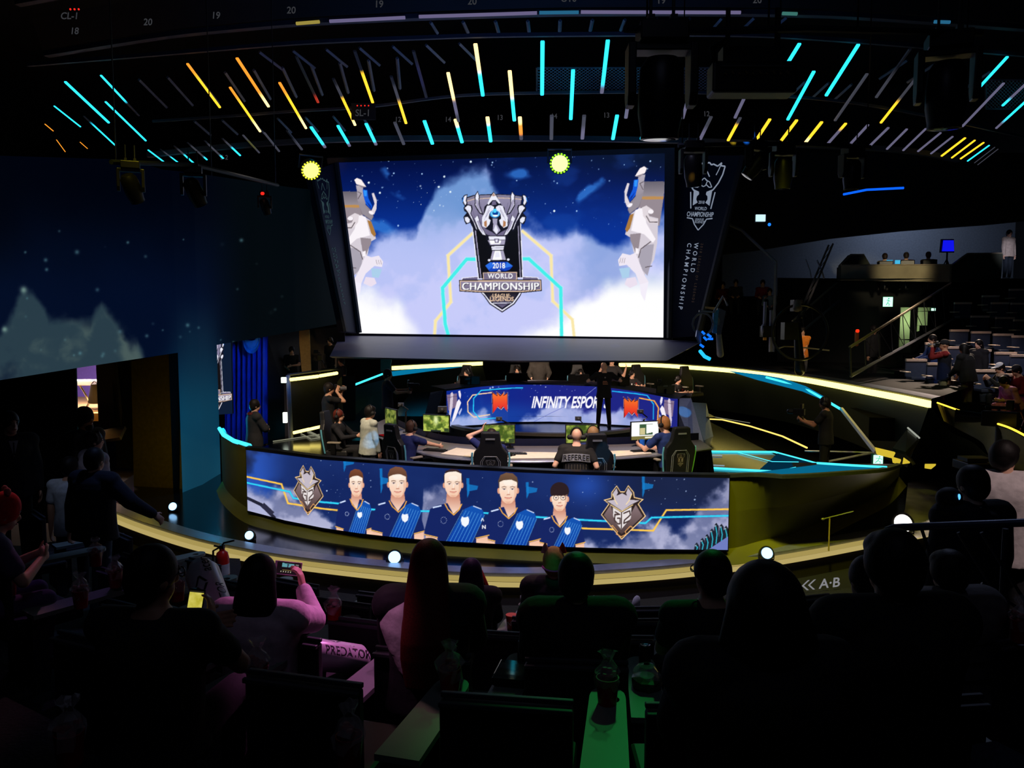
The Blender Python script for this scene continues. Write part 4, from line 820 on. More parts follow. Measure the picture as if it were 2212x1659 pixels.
# ---- tube lights
CY2, YE2, OR2, GR2, VI2, DK2, WO2, RD2 = (40, 215, 250, 1.7), (255, 200, 40, 1.5), (255, 150, 40, 1.3), (120, 122, 140, .22), (150, 146, 185, .4), (40, 44, 54, .10), (255, 215, 140, 2.2), (220, 60, 30, .6)
tubes = [  # pixel ends, width, colour stops, family
 (141, 177, 235, 265, .075, [CY2], 'u'), (218, 163, 300, 250, .06, [CY2, CY2, CY2, DK2, DK2], 'u'), (228, 220, 315, 304, .06, [CY2], 'u'), (117, 229, 174, 274, .045, [CY2], 'u'), (181, 251, 249, 314, .05, [DK2, CY2, CY2], 'u'), (97, 268, 115, 283, .03, [OR2], 'u'), (122, 302, 141, 328, .025, [OR2], 'u'), (173, 307, 189, 321, .025, [OR2], 'u'),
 (405, 138, 475, 232, .075, [OR2, YE2, YE2], 'u'), (512, 126, 580, 230, .085, [OR2, OR2, WO2], 'u'), (497, 189, 562, 284, .075, [OR2, YE2, WO2], 'u'), (604, 179, 661, 277, .08, [OR2, YE2, WO2], 'u'), (640, 122, 687, 221, .08, [DK2, DK2, DK2, RD2], 'u'), (720, 170, 767, 270, .085, [DK2, GR2, YE2, YE2, WO2], 'u'), (766, 110, 805, 221, .09, [DK2, DK2, YE2, YE2, YE2], 'u'), (845, 165, 877, 266, .09, [DK2, GR2, YE2, YE2], 'u'), (893, 110, 921, 210, .09, [DK2, (50, 50, 110, .2), DK2], 'u'), (968, 158, 990, 262, .1, [WO2, WO2, VI2, GR2], 'u'), (1027, 96, 1043, 206, .11, [WO2, WO2, CY2, CY2], 'u'), (1101, 154, 1111, 260, .11, [WO2, WO2, CY2, CY2], 'u'), (1172, 90, 1171, 204, .11, [CY2], 'u'), (1238, 152, 1233, 257, .11, [CY2], 'u'), (1313, 88, 1300, 200, .11, [CY2, CY2, CY2, VI2], 'u'), (1368, 150, 1352, 254, .11, [CY2, CY2, VI2, VI2], 'u'), (1504, 147, 1475, 255, .1, [VI2], 'u'), (1636, 152, 1588, 254, .1, [VI2], 'u'), (1727, 95, 1703, 134, .1, [CY2], 'u'), (1758, 155, 1702, 258, .1, [CY2], 'u'), (1854, 97, 1785, 206, .1, [CY2], 'u'), (1873, 160, 1804, 260, .09, [GR2], 'u'), (1966, 106, 1893, 210, .085, [DK2, GR2], 'u'), (1982, 165, 1903, 265, .08, [GR2, GR2, YE2, YE2], 'u'), (2176, 123, 2096, 210, .08, [CY2], 'u'), (2168, 180, 2079, 273, .075, [VI2], 'u'), (2230, 168, 2166, 228, .075, [VI2, VI2, CY2], 'u'), (2230, 206, 2152, 277, .07, [CY2, CY2, VI2], 'u'),
 (320, 324, 365, 358, .05, [CY2], 'l'), (346, 322, 390, 355, .045, [DK2, GR2, CY2, CY2], 'l'), (376, 315, 418, 352, .055, [DK2, GR2, CY2, CY2], 'l'), (405, 308, 447, 345, .055, [DK2, GR2, GR2, CY2], 'l'), (442, 304, 482, 342, .06, [DK2, GR2, GR2, CY2], 'l'), (480, 299, 519, 336, .06, [DK2, GR2, CY2, CY2], 'l'), (525, 292, 560, 330, .06, [GR2, (130, 130, 60, .3), GR2], 'l'), (571, 287, 603, 327, .07, [GR2], 'l'), (620, 282, 652, 323, .08, [DK2, GR2], 'l'), (672, 275, 702, 318, .1, [CY2, CY2, CY2, VI2], 'l'), (730, 272, 755, 315, .1, [CY2, CY2, CY2, VI2], 'l'), (791, 268, 812, 312, .11, [CY2, CY2, CY2, VI2], 'l'), (853, 265, 872, 311, .11, [GR2], 'l'), (917, 262, 934, 310, .12, [CY2], 'l'), (984, 259, 998, 307, .12, [WO2, CY2, CY2], 'l'), (1053, 254, 1060, 305, .12, [WO2, CY2, CY2], 'l'), (1123, 254, 1126, 300, .12, [WO2, OR2, GR2], 'l'), (1192, 250, 1191, 300, .12, [GR2], 'l'), (1262, 250, 1258, 299, .12, [GR2, VI2], 'l'), (1333, 250, 1324, 300, .12, [CY2], 'l'), (1397, 250, 1386, 300, .12, [CY2], 'l'), (1465, 250, 1450, 300, .12, [CY2], 'l'), (1536, 253, 1513, 300, .11, [GR2, VI2], 'l'), (1599, 255, 1573, 303, .1, [GR2, YE2, YE2], 'l'), (1663, 258, 1632, 305, .1, [YE2], 'l'), (1721, 260, 1686, 306, .1, [YE2], 'l'), (1775, 264, 1740, 308, .1, [YE2, YE2, WO2], 'l'), (1827, 267, 1787, 312, .09, [YE2, VI2, VI2], 'l'), (1875, 270, 1834, 314, .085, [VI2], 'l'), (1919, 276, 1876, 318, .08, [VI2], 'l'), (1959, 279, 1916, 322, .075, [VI2], 'l'), (2000, 278, 1951, 325, .07, [VI2], 'l'), (2032, 287, 1983, 327, .07, [VI2], 'l'), (2058, 295, 2011, 332, .065, [VI2], 'l'), (2085, 298, 2034, 337, .07, [YE2], 'l'), (2106, 303, 2056, 341, .06, [YE2], 'l'), (2125, 308, 2075, 343, .06, [YE2], 'l'), (2137, 314, 2090, 348, .05, [CY2], 'l'), (2149, 318, 2105, 352, .03, [GR2], 'l'), (2156, 322, 2112, 356, .03, [GR2], 'l')]
M_tube = vcol_emit('tube diffuser', 1.0, 0.4, (50, 50, 58))
cnt = {}
def shade_name(st):
    names = []
    for s in st:
        n_ = {CY2: 'cyan', YE2: 'yellow', OR2: 'orange', WO2: 'pale yellow', VI2: 'unlit violet grey', GR2: 'unlit grey', DK2: 'unlit dark', RD2: 'red tipped'}.get(s, 'faint')
        if n_ not in names: names.append(n_)
    return names
def tube_words(st):
    n_ = shade_name(st); lit = [w for w in n_ if not w.startswith('unlit') and w != 'faint']
    if not lit: return 'unlit grey'
    if len(lit) == 1: return ('fully lit ' if len(n_) == 1 else 'partly lit ') + lit[0]
    return 'two tone ' + lit[0] + ' and ' + lit[-1]
for x0, y0, x1, y1, w, st, fam in sorted(tubes, key=lambda t: t[0]):
    w *= .84; a, b = cpt(x0, y0), cpt(x1, y1); d = (b - a); L = d.length; d.normalize(); sd = d.cross(CN).normalized(); up = sd.cross(d); N = max(8, 6 * len(st)); V = []; K = []
    for i in range(N + 1):
        t = i / N; q = t * (len(st) - 1); j = min(int(q), len(st) - 2) if len(st) > 1 else 0; f = (q - j) if len(st) > 1 else 0; f = min(1, max(0, (f - .35) / .3))
        A = np.array(lin(st[j])) * st[j][3]; B = np.array(lin(st[min(j + 1, len(st) - 1)])) * st[min(j + 1, len(st) - 1)][3]; c = A + (B - A) * f
        p = a + d * (L * t); ring = [p + sd * w / 2, p + sd * w * .35 - up * w * .32, p - sd * w * .35 - up * w * .32, p - sd * w / 2, p - sd * w * .4 + up * w * .3, p + sd * w * .4 + up * w * .3]
        V.append(ring); K += [(*c, 1)] * 6
    zone = ('near rows' if fam == 'u' else 'far row'); key = (tube_words(st), fam); cnt[key] = cnt.get(key, 0) + 1
    mb = MB().rings(V); o = mb.build('tube_light', M_tube, smooth=False)
    at = o.data.color_attributes.new('picture', 'FLOAT_COLOR', 'POINT'); at.data.foreach_set('color', np.array(K, np.float32).ravel())
    tag(o, '%s ceiling tube, %s such from the left, %s' % (key[0], ORD[cnt[key] - 1], zone), 'tube light', 'ceiling tube lights')
# ---- hanging lamps
def pipe(label, pts, drops):
    P = [pd(*p) for p in pts]; t = thing('lighting_pipe', label, 'pipe', P[0]); MB().tube(P, .03, 8).build('bar', M_ceil, t, world=True)
    for k in drops:
        q = P[0].lerp(P[-1], k); MB().tube([q, Vector((q.x, q.y, 13.85))], .008, 5).build('drop_cable', M_plastic, t, world=True)
pipe('dark lighting pipe carrying the largest moving head and the strobe bar', [(1350, 62, 6.0), (1500, 68, 6.2), (1740, 62, 6.7), (2120, 72, 7.5)], (.05, .35, .6, .95))
pipe('dark lighting pipe carrying the small moving heads right of the banner', [(1465, 314, 10.0), (1700, 310, 10.4), (1880, 318, 10.6)], (.02, .5, .98))
pipe('dark lighting pipe over the left projection wall', [(240, 350, 9.4), (420, 356, 11.0), (600, 400, 14.2)], (.02, .5, .98))
E_lens_b = emit('blue lamp lens', (60, 150, 255), 1.1); E_lens_w = emit('pale lamp lens', (180, 215, 255), .9); E_lens_d = mat('dark glass lens', (20, 24, 30), 0.1, var=0)
def moving_head(label, px, py, d, h, rz=0, tilt=0.0, lens=None, side=0.0):
    """hanging moving head; px,py is the middle of the whole lamp, h its height"""
    c = pd(px, py, d); t = thing('moving_head_light', label, 'stage light', c + Vector((0, 0, h / 2)), rz)
    MB().box((0, 0, -.08 * h), (.42 * h, .34 * h, .17 * h)).build('base', M_plastic, t, smooth=False, bevel=.015 * h)
    for sx in (-1, 1):
        m = MB(); m.prism([(-.13 * h, -.17 * h), (.13 * h, -.17 * h), (.12 * h, -.6 * h), (.07 * h, -.7 * h), (-.07 * h, -.7 * h), (-.12 * h, -.6 * h)], Matrix.Translation((sx * .27 * h - .035 * h, 0, 0)) @ Matrix(((0, 0, 1, 0), (1, 0, 0, 0), (0, 1, 0, 0), (0, 0, 0, 1))), .07 * h); m.build('yoke_arm', M_plastic, t, smooth=False, bevel=.012 * h)
    MB().box((0, 0, -.2 * h), (.6 * h, .2 * h, .07 * h)).build('yoke_bridge', M_plastic, t, smooth=False, bevel=.01 * h)
    R = RY(side) @ RX(tilt); m = MB(); o = Vector((0, 0, -.55 * h)); m.lathe([(.02 * h, .29 * h), (.13 * h, .27 * h), (.19 * h, .18 * h), (.2 * h, 0), (.2 * h, -.2 * h), (.17 * h, -.36 * h), (.17 * h, -.42 * h), (.14 * h, -.42 * h)], o, 20, R.to_4x4()); hd = m.build('head', M_plastic, t, smooth=True)
    m = MB(); m.lathe([(.005 * h, -.405 * h), (.1 * h, -.41 * h), (.145 * h, -.425 * h), (.005 * h, -.43 * h)], o, 18, R.to_4x4()); m.build('lens', lens or E_lens_d, hd)
    m = MB(); m.box((-.1 * h, 0, .04 * h), (.06 * h, .1 * h, .09 * h)); m.box((.1 * h, 0, .04 * h), (.06 * h, .1 * h, .09 * h)); m.tube([(-.1 * h, 0, .09 * h), (-.1 * h, 0, .4 * h)], .015 * h, 6); m.tube([(.1 * h, 0, .09 * h), (.1 * h, 0, .4 * h)], .015 * h, 6); m.build('clamp', M_dgrey, t, smooth=False)
    return t
moving_head('largest black moving head hanging in front of the ceiling tubes', 1428, 182, 6.0, .84, 0, .12)
moving_head('black moving head hanging at the upper right near a cyan tube', 2045, 180, 7.4, .86, -.3, .1)
moving_head('small moving head overlapping the top of the right banner emblem', 1497, 356, 10.0, .56, 0, .3, E_lens_w, -.15)
moving_head('small moving head second along the truss right of the banner', 1692, 362, 10.4, .58, 0, .05)
moving_head('small moving head furthest right on the lower truss', 1841, 366, 10.6, .56, .2, .05)
moving_head('tilted moving head between the two upright ones on the lower truss', 1635, 348, 10.4, .5, .5, .4, None, .5)
moving_head('dark moving head with blue lens over the left projection wall', 283, 396, 9.6, .5, .4, .5, E_lens_b, -.35)
moving_head('dark moving head with pale lens over the left projection wall', 418, 405, 11.0, .55, .3, .5, E_lens_w, -.4)
moving_head('dark moving head with small red light, third over the left projection wall', 572, 440, 14.0, .4, .3, .4, None, -.3)
MB().ell(pd(567, 418, 13.7), (.035, .03, .03), n=8, m=5).build('indicator', emit('red indicator', (255, 40, 30), 1.2), bpy.data.objects['moving_head_light.008'], world=True)
# strobe bar
c = pd(1623, 168, 6.6); t = thing('strobe_bar_light', 'wide black strobe bar with row of clips beside the largest moving head', 'stage light', c)
MB().box((0, 0, -.02), (.68, .22, .25)).build('housing', M_plastic, t, smooth=False, bevel=.02); MB().box((0, -.12, .055), (.57, .02, .012)).build('front_strip', mat('dull metal strip', (70, 72, 70), .4, var=.1), t, smooth=False)
for k in range(10): MB().tube([(-.25 + k * .055, -.125, .02 if k % 2 else .0), (-.235 + k * .055, -.13, -.012)], .007, 5).build('clip', mat('bronze clip', (150, 130, 90), .4, metal=.6, var=.1), t)
m = MB(); m.box((0, .02, .17), (.5, .16, .12)); m.tube([(-.2, 0, .2), (-.2, 0, .55)], .02, 6); m.tube([(.2, 0, .2), (.2, 0, .55)], .02, 6); m.tube([(-.3, 0, .1), (-.33, -.02, .22), (-.2, 0, .3)], .03, 8); m.build('bracket', M_plastic, t, smooth=False)
def led_par(label, px, py, d, r, cen, rim, pitch=.25, rz=0.0):
    c = pd(px, py, d); t = thing('led_par_light', label, 'stage light', c, rz); R = RX(math.pi / 2 + .0 + pitch).to_4x4()
    MB().lathe([(r * .4, -r * 1.1), (r * .9, -r * .8), (r * 1.04, 0), (r * 1.04, .04), (r * .96, .04)], (0, 0, 0), 24, R).build('body', M_plastic, t)
    MB().lathe([(.001, .055), (r * .78, .055), (r * .78, .042), (.001, .042)], (0, 0, 0), 24, R).build('lens', cen, t, smooth=False)
    m = MB()
    for k in range(18):
        a = k * math.pi / 9; m.ell(R.to_3x3() @ Vector((r * .88 * math.cos(a), r * .88 * math.sin(a), .05)), (r * .1,) * 3, n=8, m=5)
    m.build('led_ring', rim, t)
    MB().tube([R.to_3x3() @ Vector((-r * 1.1, 0, -.1)), R.to_3x3() @ Vector((-r * 1.15, r * 1.3, -.1)), R.to_3x3() @ Vector((r * 1.15, r * 1.3, -.1)), R.to_3x3() @ Vector((r * 1.1, 0, -.1))], .03, 6).build('bracket', M_plastic, t); return t
led_par('round lime glowing lamp in front of the top of the big screen', 1209, 353, 21.0, .27, emit('lime white lens', (238, 255, 150), 1.7), emit('lime led ring', (130, 235, 30), 2.5))
led_par('round yellow glowing lamp at the top left corner of the big screen', 671, 367, 21.0, .26, emit('yellow white lens', (255, 250, 120), 1.8), emit('yellow led ring', (215, 225, 40), 2.5), .5, .5)
def floor_par(label, px, py, r, em, dy=0.0, z0=ZS):
    b = pz(px, py + 8, z0); t = thing('floor_par_light', label, 'stage light', b); R = RX(math.pi / 2 - .45).to_4x4(); o = (0, 0, r * 1.15)
    MB().lathe([(r * .5, -r * 1.4), (r * 1.1, -r), (r * 1.25, 0), (r * 1.25, .03), (r, .03)], o, 20, R).build('body', M_plastic, t)
    MB().lathe([(.001, .045), (r * .95, .04), (r * .95, .031), (.001, .031)], o, 20, R).build('lens', em, t)
    m = MB(); m.tube([(-r * 1.3, 0, r), (-r * 1.3, 0, .01), (r * 1.3, 0, .01), (r * 1.3, 0, r)], .012, 6); m.build('bracket', M_dgrey, t)
E_fp = emit('cool white floor lamp', (150, 205, 255), 3.0); E_floor_glare = emit('white floor lamp', (255, 240, 225), 7.0)  # the warmer one serves the floor glare
floor_par('small floor lamp glowing blue white, leftmost beside the olive door panel', 375, 1097, .075, E_fp); floor_par('small floor lamp glowing blue white below the left end of the team screen', 540, 1160, .07, E_fp)
floor_par('floor lamp half hidden at the stage kerb behind the red haired woman', 853, 1212, .09, E_fp); floor_par('floor lamp on the kerb under the right end of the team screen', 1655, 1202, .085, E_fp)
floor_par('dazzling white glare on the glossy floor behind the handrail, built as a lamp', 1948, 1146, .15, E_floor_glare)  # lamp put in for a reflection on the floor
# blue tinted strip and spot on the far right soffit
o = MB().tube([pd(1822, 420, 17), pd(1872, 410, 16.6), pd(1952, 406, 16.0)], .025, 6).build('led_strip', emit('blue strip', (10, 90, 255), 1.3)); tag(o, 'thin blue light strip on the edge of the dark right soffit', 'light strip')
c = pd(1643, 471, 24); t = thing('wall_lamp', 'small white and blue lamp glowing on the dark wall above the jib', 'lamp', c); MB().box((0, 0, 0), (.28, .06, .2)).build('diffuser', emit('wall lamp glow', (190, 225, 240), 1.3), t, smooth=False); MB().box((0, .08, 0), (.32, .1, .26)).build('housing', M_plastic, t, smooth=False)
MB().ell(pd(1662, 485, 24) - c, (.05, .04, .05)).build('indicator', emit('blue dot', (30, 130, 255), 1.2), t)
# ================================================================ ARENA FURNITURE
ZP = 1.25   # central platform
ZF = 1.44   # floor behind the far desk
nearlip = curve([(958, 916), (985, 926), (1030, 934), (1100, 940), (1230, 943), (1330, 937), (1400, 925), (1432, 913)], ZP)
farbase = curve([(962, 914), (1000, 909), (1060, 904), (1120, 901), (1200, 900), (1290, 903), (1370, 908), (1432, 911)], ZP)
plat = thing('stage_platform', 'crescent black platform with pale rim in front of the far desk', 'platform', pz(1200, 943, ZP))
m = MB(); m.ribbon(nearlip, farbase); m.build('deck', mat('dark gloss deck', (26, 28, 40), .2, var=.1), plat, world=True, smooth=False)
sweep(nearlip, [(-.16, .005), (.04, .005), (.04, .075), (-.16, .075)], 'rim', mat('pale grey rim', (196, 188, 178), .5, var=.06), plat, True)
m = MB(); m.ribbon([p + Vector((0, -.0, 0)) for p in nearlip], [Vector((p.x, p.y + .05, ZA)) for p in nearlip]); m.build('riser', mat('navy riser', (14, 18, 40), .5, var=.1), plat, world=True)
# far desk
FL_T = lambda x: np.interp(x, [965, 1037, 1106, 1190, 1283, 1321, 1374, 1455], [841, 831.5, 827, 827.6, 831, 834.5, 842, 858])
FL_B = lambda x: np.interp(x, [965, 1000, 1037, 1098, 1190, 1283, 1321, 1400, 1468], [921, 919.5, 917.5, 911.5, 910.6, 914, 917, 921, 924])
def fl_xyz(px, py):
    b = pz(px, float(FL_B(px)), ZP + .04); return Vector((b.x, b.y, pd(px, py, b.y).z))
fdesk = thing('competition_desk', 'far curved competition desk with blue INFINITY ESPORTS screen along its front', 'desk', fl_xyz(1200, 911))
cv = Canvas(480, 92, lambda x, y: ((np.asarray(x) - 965) / 498, (np.asarray(y) - FL_T(x)) / (FL_B(x) - FL_T(x))), 2)
u, v = cv.grid(); X = 965 + 498 * u; Y = FL_T(X) + (FL_B(X) - FL_T(X)) * v; n1 = fbm(X, Y, 60, 5, 2); n2 = fbm(X, Y, 22, 5, 8)
b0 = mixc(C3(12, 40, 140), C3(30, 36, 130), sst(1000, 1250, X)); b0 = mixc(b0, C3(30, 110, 200), sst(.4, .7, n1) * (sst(1100, 980, X) + sst(1330, 1360, X) * sst(1400, 1370, X)) * .6 + sst(.35, .8, v) * sst(1250, 1100, X) * .3)
dd = sst(-.1, .12, v - np.interp(X, [965, 1000, 1030, 1040, 1050, 1075, 1090, 1115, 1150, 1190, 1210, 1230, 1250, 1290, 1330, 1340, 1365, 1400, 1420, 1463], [.95, .7, .72, .62, .66, .95, 1.2, 1.0, .78, .55, .44, .56, .66, .62, .68, .5, .72, .8, 1.2, 1.3]) + (n2 - .5) * .4)
cv.b = mixc(b0, mixc(C3(150, 170, 225), C3(214, 214, 250), n2), dd * .9); cv.stars(40, (1000, 830, 1250, 860), (210, 225, 255), 3)
FS = lambda pts, cx=0: [(x / 6.506 + 960, y / 6.506 + 770) for x, y in pts]
cv.line(FS([(670, 510), (400, 545), (330, 640), (335, 780), (420, 850), (640, 815)]), 2.2, (255, 214, 170)); cv.line(FS([(1100, 445), (520, 480), (415, 590), (410, 770), (500, 880), (760, 860)]), 2.2, (40, 200, 250))
G = lambda pts: [(x / 6.506 + 1220, y / 6.506 + 770) for x, y in pts]
cv.line(G([(660, 490), (1150, 550), (1240, 670), (1240, 880)]), 2.4, (30, 180, 245)); cv.line(G([(1040, 585), (1250, 625), (1310, 720), (1300, 900)]), 2.6, (250, 170, 70)); cv.line(G([(430, 440), (290, 550)]), .8, (150, 160, 220)); cv.line(FS([(1700, 700), (1210, 940)]), .8, (90, 100, 190))
def mark(f):
    P = [(672, 500), (740, 545), (735, 495), (790, 545), (835, 500), (835, 540), (888, 510), (885, 775), (830, 705), (795, 745), (750, 705), (680, 800)]
    cv.poly(f([(x - 4 if x < 780 else x + 6, y - 5 if y < 600 else y + 6) for x, y in P]), (240, 200, 190)); cv.poly(f([(x - 1 if x < 780 else x + 2, y - 1) for x, y in P]), (70, 16, 30)); cv.poly(f([(x + 8 if x < 780 else x - 4, y + 16 if y < 600 else y - 8) for x, y in P]), ((250, 120, 40), (226, 30, 40)))
mark(FS); mark(lambda pts: G([(820 + (x - 672) * .95 + 0, 570 + (y - 500) * .98 + (x - 672) * .1) for x, y in pts]))
cv.text('INFINITY ESPORTS', (1232, 869), 34, (250, 248, 255), .60, .028, skew=.2, spacing=.98)
for f in (FS, lambda pts: G([(1570 - x, y + 88) for x, y in pts])):
    cv.poly(f([(40, 540), (180, 520), (190, 700), (60, 760)]), (130, 110, 140)); cv.poly(f([(95, 520), (115, 500), (130, 530), (120, 700), (80, 900), (70, 800)]), (214, 200, 216)); cv.poly(f([(200, 490), (225, 480), (240, 540), (230, 600), (210, 560)]), (240, 232, 246)); cv.poly(f([(180, 640), (210, 600), (240, 650), (200, 760), (160, 860), (110, 930), (120, 850)]), (246, 240, 250)); cv.line(f([(40, 580), (180, 560)]), 1, (90, 70, 100)); cv.poly(f([(200, 790), (245, 720), (250, 750), (215, 830)]), (180, 190, 230))
def fl_pos(u, v):
    return np.array([tuple(fl_xyz(965 + 498 * a, float(FL_T(965 + 498 * a)) + (float(FL_B(965 + 498 * a)) - float(FL_T(965 + 498 * a))) * b)) for a, b in zip(u, v)])
screen_mesh('front_display', fl_pos, cv.out(), vcol_emit('screen picture', 1.0), fdesk)
xs = np.linspace(962, 1467, 30); tp = [fl_xyz(x, float(FL_T(x)) - .5) for x in xs]; bt = [fl_xyz(x, float(FL_B(x)) + 1) for x in xs]
m = MB(); m.ribbon([p + Vector((0, .04, -.01)) for p in bt], [p + Vector((0, .04, 0)) for p in tp]); m.build('carcass', M_plastic, fdesk, world=True, smooth=False)
zt = sum(p.z for p in tp) / len(tp); m = MB(); tq = [p + Vector((0, -.04, .0)) for p in tp]; tb = [p + Vector(((p.x - 1.3) * .16, 1.05, .0)) for p in tp]; m.ribbon(tq, tb); m.ribbon([p - Vector((0, 0, .05)) for p in tq], tq); m.ribbon([p - Vector((0, 0, .05)) for p in tb], tb); m.build('worktop', mat('dark grey desktop', (74, 76, 88), .45, var=.08), fdesk, world=True, smooth=False)
M_wing = mat('pale violet wing panel', (150, 150, 178), .4, metal=.2, var=.06); M_wing2 = mat('slate wing panel', (70, 84, 112), .45, var=.1)
def wing(name, pts, m, thick=.08):
    o = quadpx(name, pts, m, False, thick); o.parent = fdesk; o.matrix_parent_inverse = MW[fdesk.name].inverted(); return o
wing('side_panel', [(1459, 860, 20.9), (1493, 860, 21.2), (1522, 962, 19.6), (1498, 954, 19.4), (1467, 912, 20.4)], M_wing)
wing('outer_side_panel', [(1495, 869, 21.6), (1526, 871, 21.9), (1542, 948, 20.6), (1537, 972, 20.0), (1523, 962, 19.8)], mat('grey green wing panel', (120, 132, 142), .4, metal=.2, var=.06))
wing('side_panel', [(930, 848, 22.0), (957, 843, 21.9), (942, 900, 20.9), (917, 899, 21.0)], M_wing2)
wing('end_cap', [(957, 845, 21.7), (965, 842, 21.6), (966, 925, 20.3), (950, 925, 20.4), (944, 899, 20.7)], M_plastic)
# floor behind the far desk
m = MB(); m.add([Vector((tp[0].x - 1.5, tp[0].y + 1.0, ZF)), Vector((tp[-1].x + 1.2, tp[-1].y + 1.0, ZF)), Vector((tp[-1].x + 1.5, 29, ZF)), Vector((tp[0].x - 2, 29, ZF))], [(0, 1, 2, 3)]); struct(m.build('floor_player_riser', M_gloss, smooth=False))
# near desk
ZN = 1.73
nf = curve([(790, 923), (830, 948), (880, 968), (950, 986), (1030, 992), (1120, 995), (1220, 994), (1320, 990), (1420, 982), (1537, 967)], ZN)
nb = curve([(832, 905), (860, 920), (900, 938), (950, 953), (1010, 960), (1100, 963), (1200, 963), (1300, 961), (1400, 957), (1512, 950)], ZN)
ndesk = thing('competition_desk', 'near curved competition desk with grey top seen from behind the near team', 'desk', (nf[40] + nb[40]) / 2)
m = MB(); m.ribbon(nf, nb); lo = Vector((0, 0, -.05)); m.ribbon([p + lo for p in nf], nf); m.ribbon(nb, [p + lo for p in nb]); m.add([nf[-1], nb[-1], nb[-1] + lo, nf[-1] + lo], [(0, 1, 2, 3)]); m.build('worktop', mat('mid grey desktop', (112, 108, 112), .4, var=.08), ndesk, world=True, smooth=False)
m = MB(); m.ribbon(nf, [p.lerp(nf[max(i - 1, 0)], 0) + Vector((0, -.0, -.012)) for i, p in enumerate(nf)]); m.tube([p + Vector((0, 0, -.02)) for p in nf], .022, 6); m.build('edge_strip', M_silver, ndesk, world=True)
m = MB(); m.ribbon([Vector((p.x, p.y + .1, ZA)) for p in nb], [Vector((p.x, p.y + .1, ZN + .12)) for p in nb]); m.build('modesty_panel', mat('midnight panel', (16, 22, 52), .5, var=.15), ndesk, world=True)
for i in (-1, 0):
    a, b = nf[i], nb[i]; m = MB(); m.add([a + lo, b + lo, Vector((b.x, b.y, ZA)), Vector((a.x + (.1 if i else 0), a.y, ZA))], [(0, 1, 2, 3)]); m.add([a + lo + Vector((-.05, 0, 0)), b + lo + Vector((-.05, 0, 0)), Vector((b.x - .05, b.y, ZA)), Vector((a.x - .05, a.y, ZA))], [(3, 2, 1, 0)]); m.build('end_panel', M_plastic, ndesk, world=True, smooth=False)
M_mat = mat('ivory desk mat', (236, 226, 208), .7, var=.05)
for lab, pts in (('ivory desk mat on the near desk left of the centre chair', [(952, 981), (986, 968), (1032, 973), (1026, 988)]), ('ivory desk mat between the centre chair and the referee', [(1094, 991), (1130, 977), (1204, 978), (1205, 990)]), ('ivory desk mat in front of the rightmost near monitor', [(1322, 987), (1318, 975), (1400, 972), (1408, 980)])):
    P = [pz(x, y, ZN + .004) for x, y in pts]; o = MB().add(P + [p + Vector((0, 0, .008)) for p in P], [(3, 2, 1, 0), (4, 5, 6, 7)] + [(i, (i + 1) % 4, (i + 1) % 4 + 4, i + 4) for i in range(4)]).build('desk_mat', M_mat, smooth=False); tag(o, lab, 'mat', 'desk mats on the near desk')
# ---- gaming chairs
M_chair = mat('black leatherette', (26, 26, 30), .5, var=.15, scale=20); M_pip = mat('grey piping', (130, 132, 140), .5, var=.05); M_cy = mat('cyan side stripe', (110, 190, 215), .5, var=.05)
def gaming_chair(label, loc, rz, group, logo=True):
    t = thing('gaming_chair', label, 'chair', loc, rz, group)
    MB().box((0, .05, .46), (.52, .5, .12), taper=.94).build('seat', M_chair, t, smooth=False, bevel=.03)
    prof = [(-.15, .84), (-.13, .865), (.13, .865), (.15, .84), (.165, .70), (.19, .62), (.27, .52), (.275, .42), (.25, .18), (.23, 0), (-.23, 0), (-.25, .18), (-.275, .42), (-.27, .52), (-.19, .62), (-.165, .70)]
    R = Matrix.Translation((0, -.2, .40)) @ Matrix.Rotation(.13, 4, 'X') @ Matrix(((1, 0, 0, 0), (0, 0, 1, 0), (0, 1, 0, 0), (0, 0, 0, 1)))
    bk = MB().prism(prof, R, .1).build('backrest', M_chair, t, smooth=False, bevel=.03)
    for s in (-1, 1):
        m = MB(); m.tube([R @ Vector((s * x, y, .055)) for x, y in [(.262, .05), (.285, .2), (.305, .42), (.295, .52)]], .016, 6); m.build('side_stripe', M_cy, bk)
    F = R @ Matrix.Translation((0, 0, -.005)) @ Matrix.Diagonal((-1, 1, 1, 1))
    m = MB()
    for q, w in ((1.0, .006), (.82, .005)):
        m.tube([R @ Vector((x * q, y, -.003)) for x, y in [(-.16, .02), (-.16, .38), (-.10, .47), (.10, .47), (.16, .38), (.16, .02)]], w, 5)
    m.build('piping', M_pip, bk)
    m = MB(); m.box(R @ Vector((0, .76, -.004)), (.15, .012, .026), rot=RX(.13)); m.build('brand_tab', M_pip, bk, smooth=False)
    if logo:
        m = MB(); emblem_lines(m, Matrix.Translation((0, -.012, 0)) @ R @ Matrix.Translation((0, .30, -.002)) @ Matrix.Scale(.105, 4)); m.build('emblem', M_pip, bk, smooth=False)
    for s in (-1, 1):
        m = MB(); m.box((s * .31, .06, .68), (.085, .27, .035)); m.build('armrest', mat('grey armrest pad', (150, 140, 128), .6), t, smooth=False, bevel=.012)
        MB().box((s * .31, .04, .56), (.05, .09, .22)).build('armrest_post', M_plastic, t, smooth=False)
    MB().cap((0, 0, .12), (0, 0, .42), .03, .03).build('gas_lift', M_chrome, t)
    m = MB()
    for k in range(5):
        a = k * 2 * math.pi / 5 + .3; m.cap((0, 0, .12), (.29 * math.cos(a), .29 * math.sin(a), .075), .035, .022); m.ell((.29 * math.cos(a), .29 * math.sin(a), .032), (.028, .028, .032), n=8, m=6)
    m.build('wheelbase', M_plastic, t); return t
CEN = Vector((0.6, 17.6, 0))
def face(p, q=CEN): return math.atan2(-(q.x - p.x), (q.y - p.y))
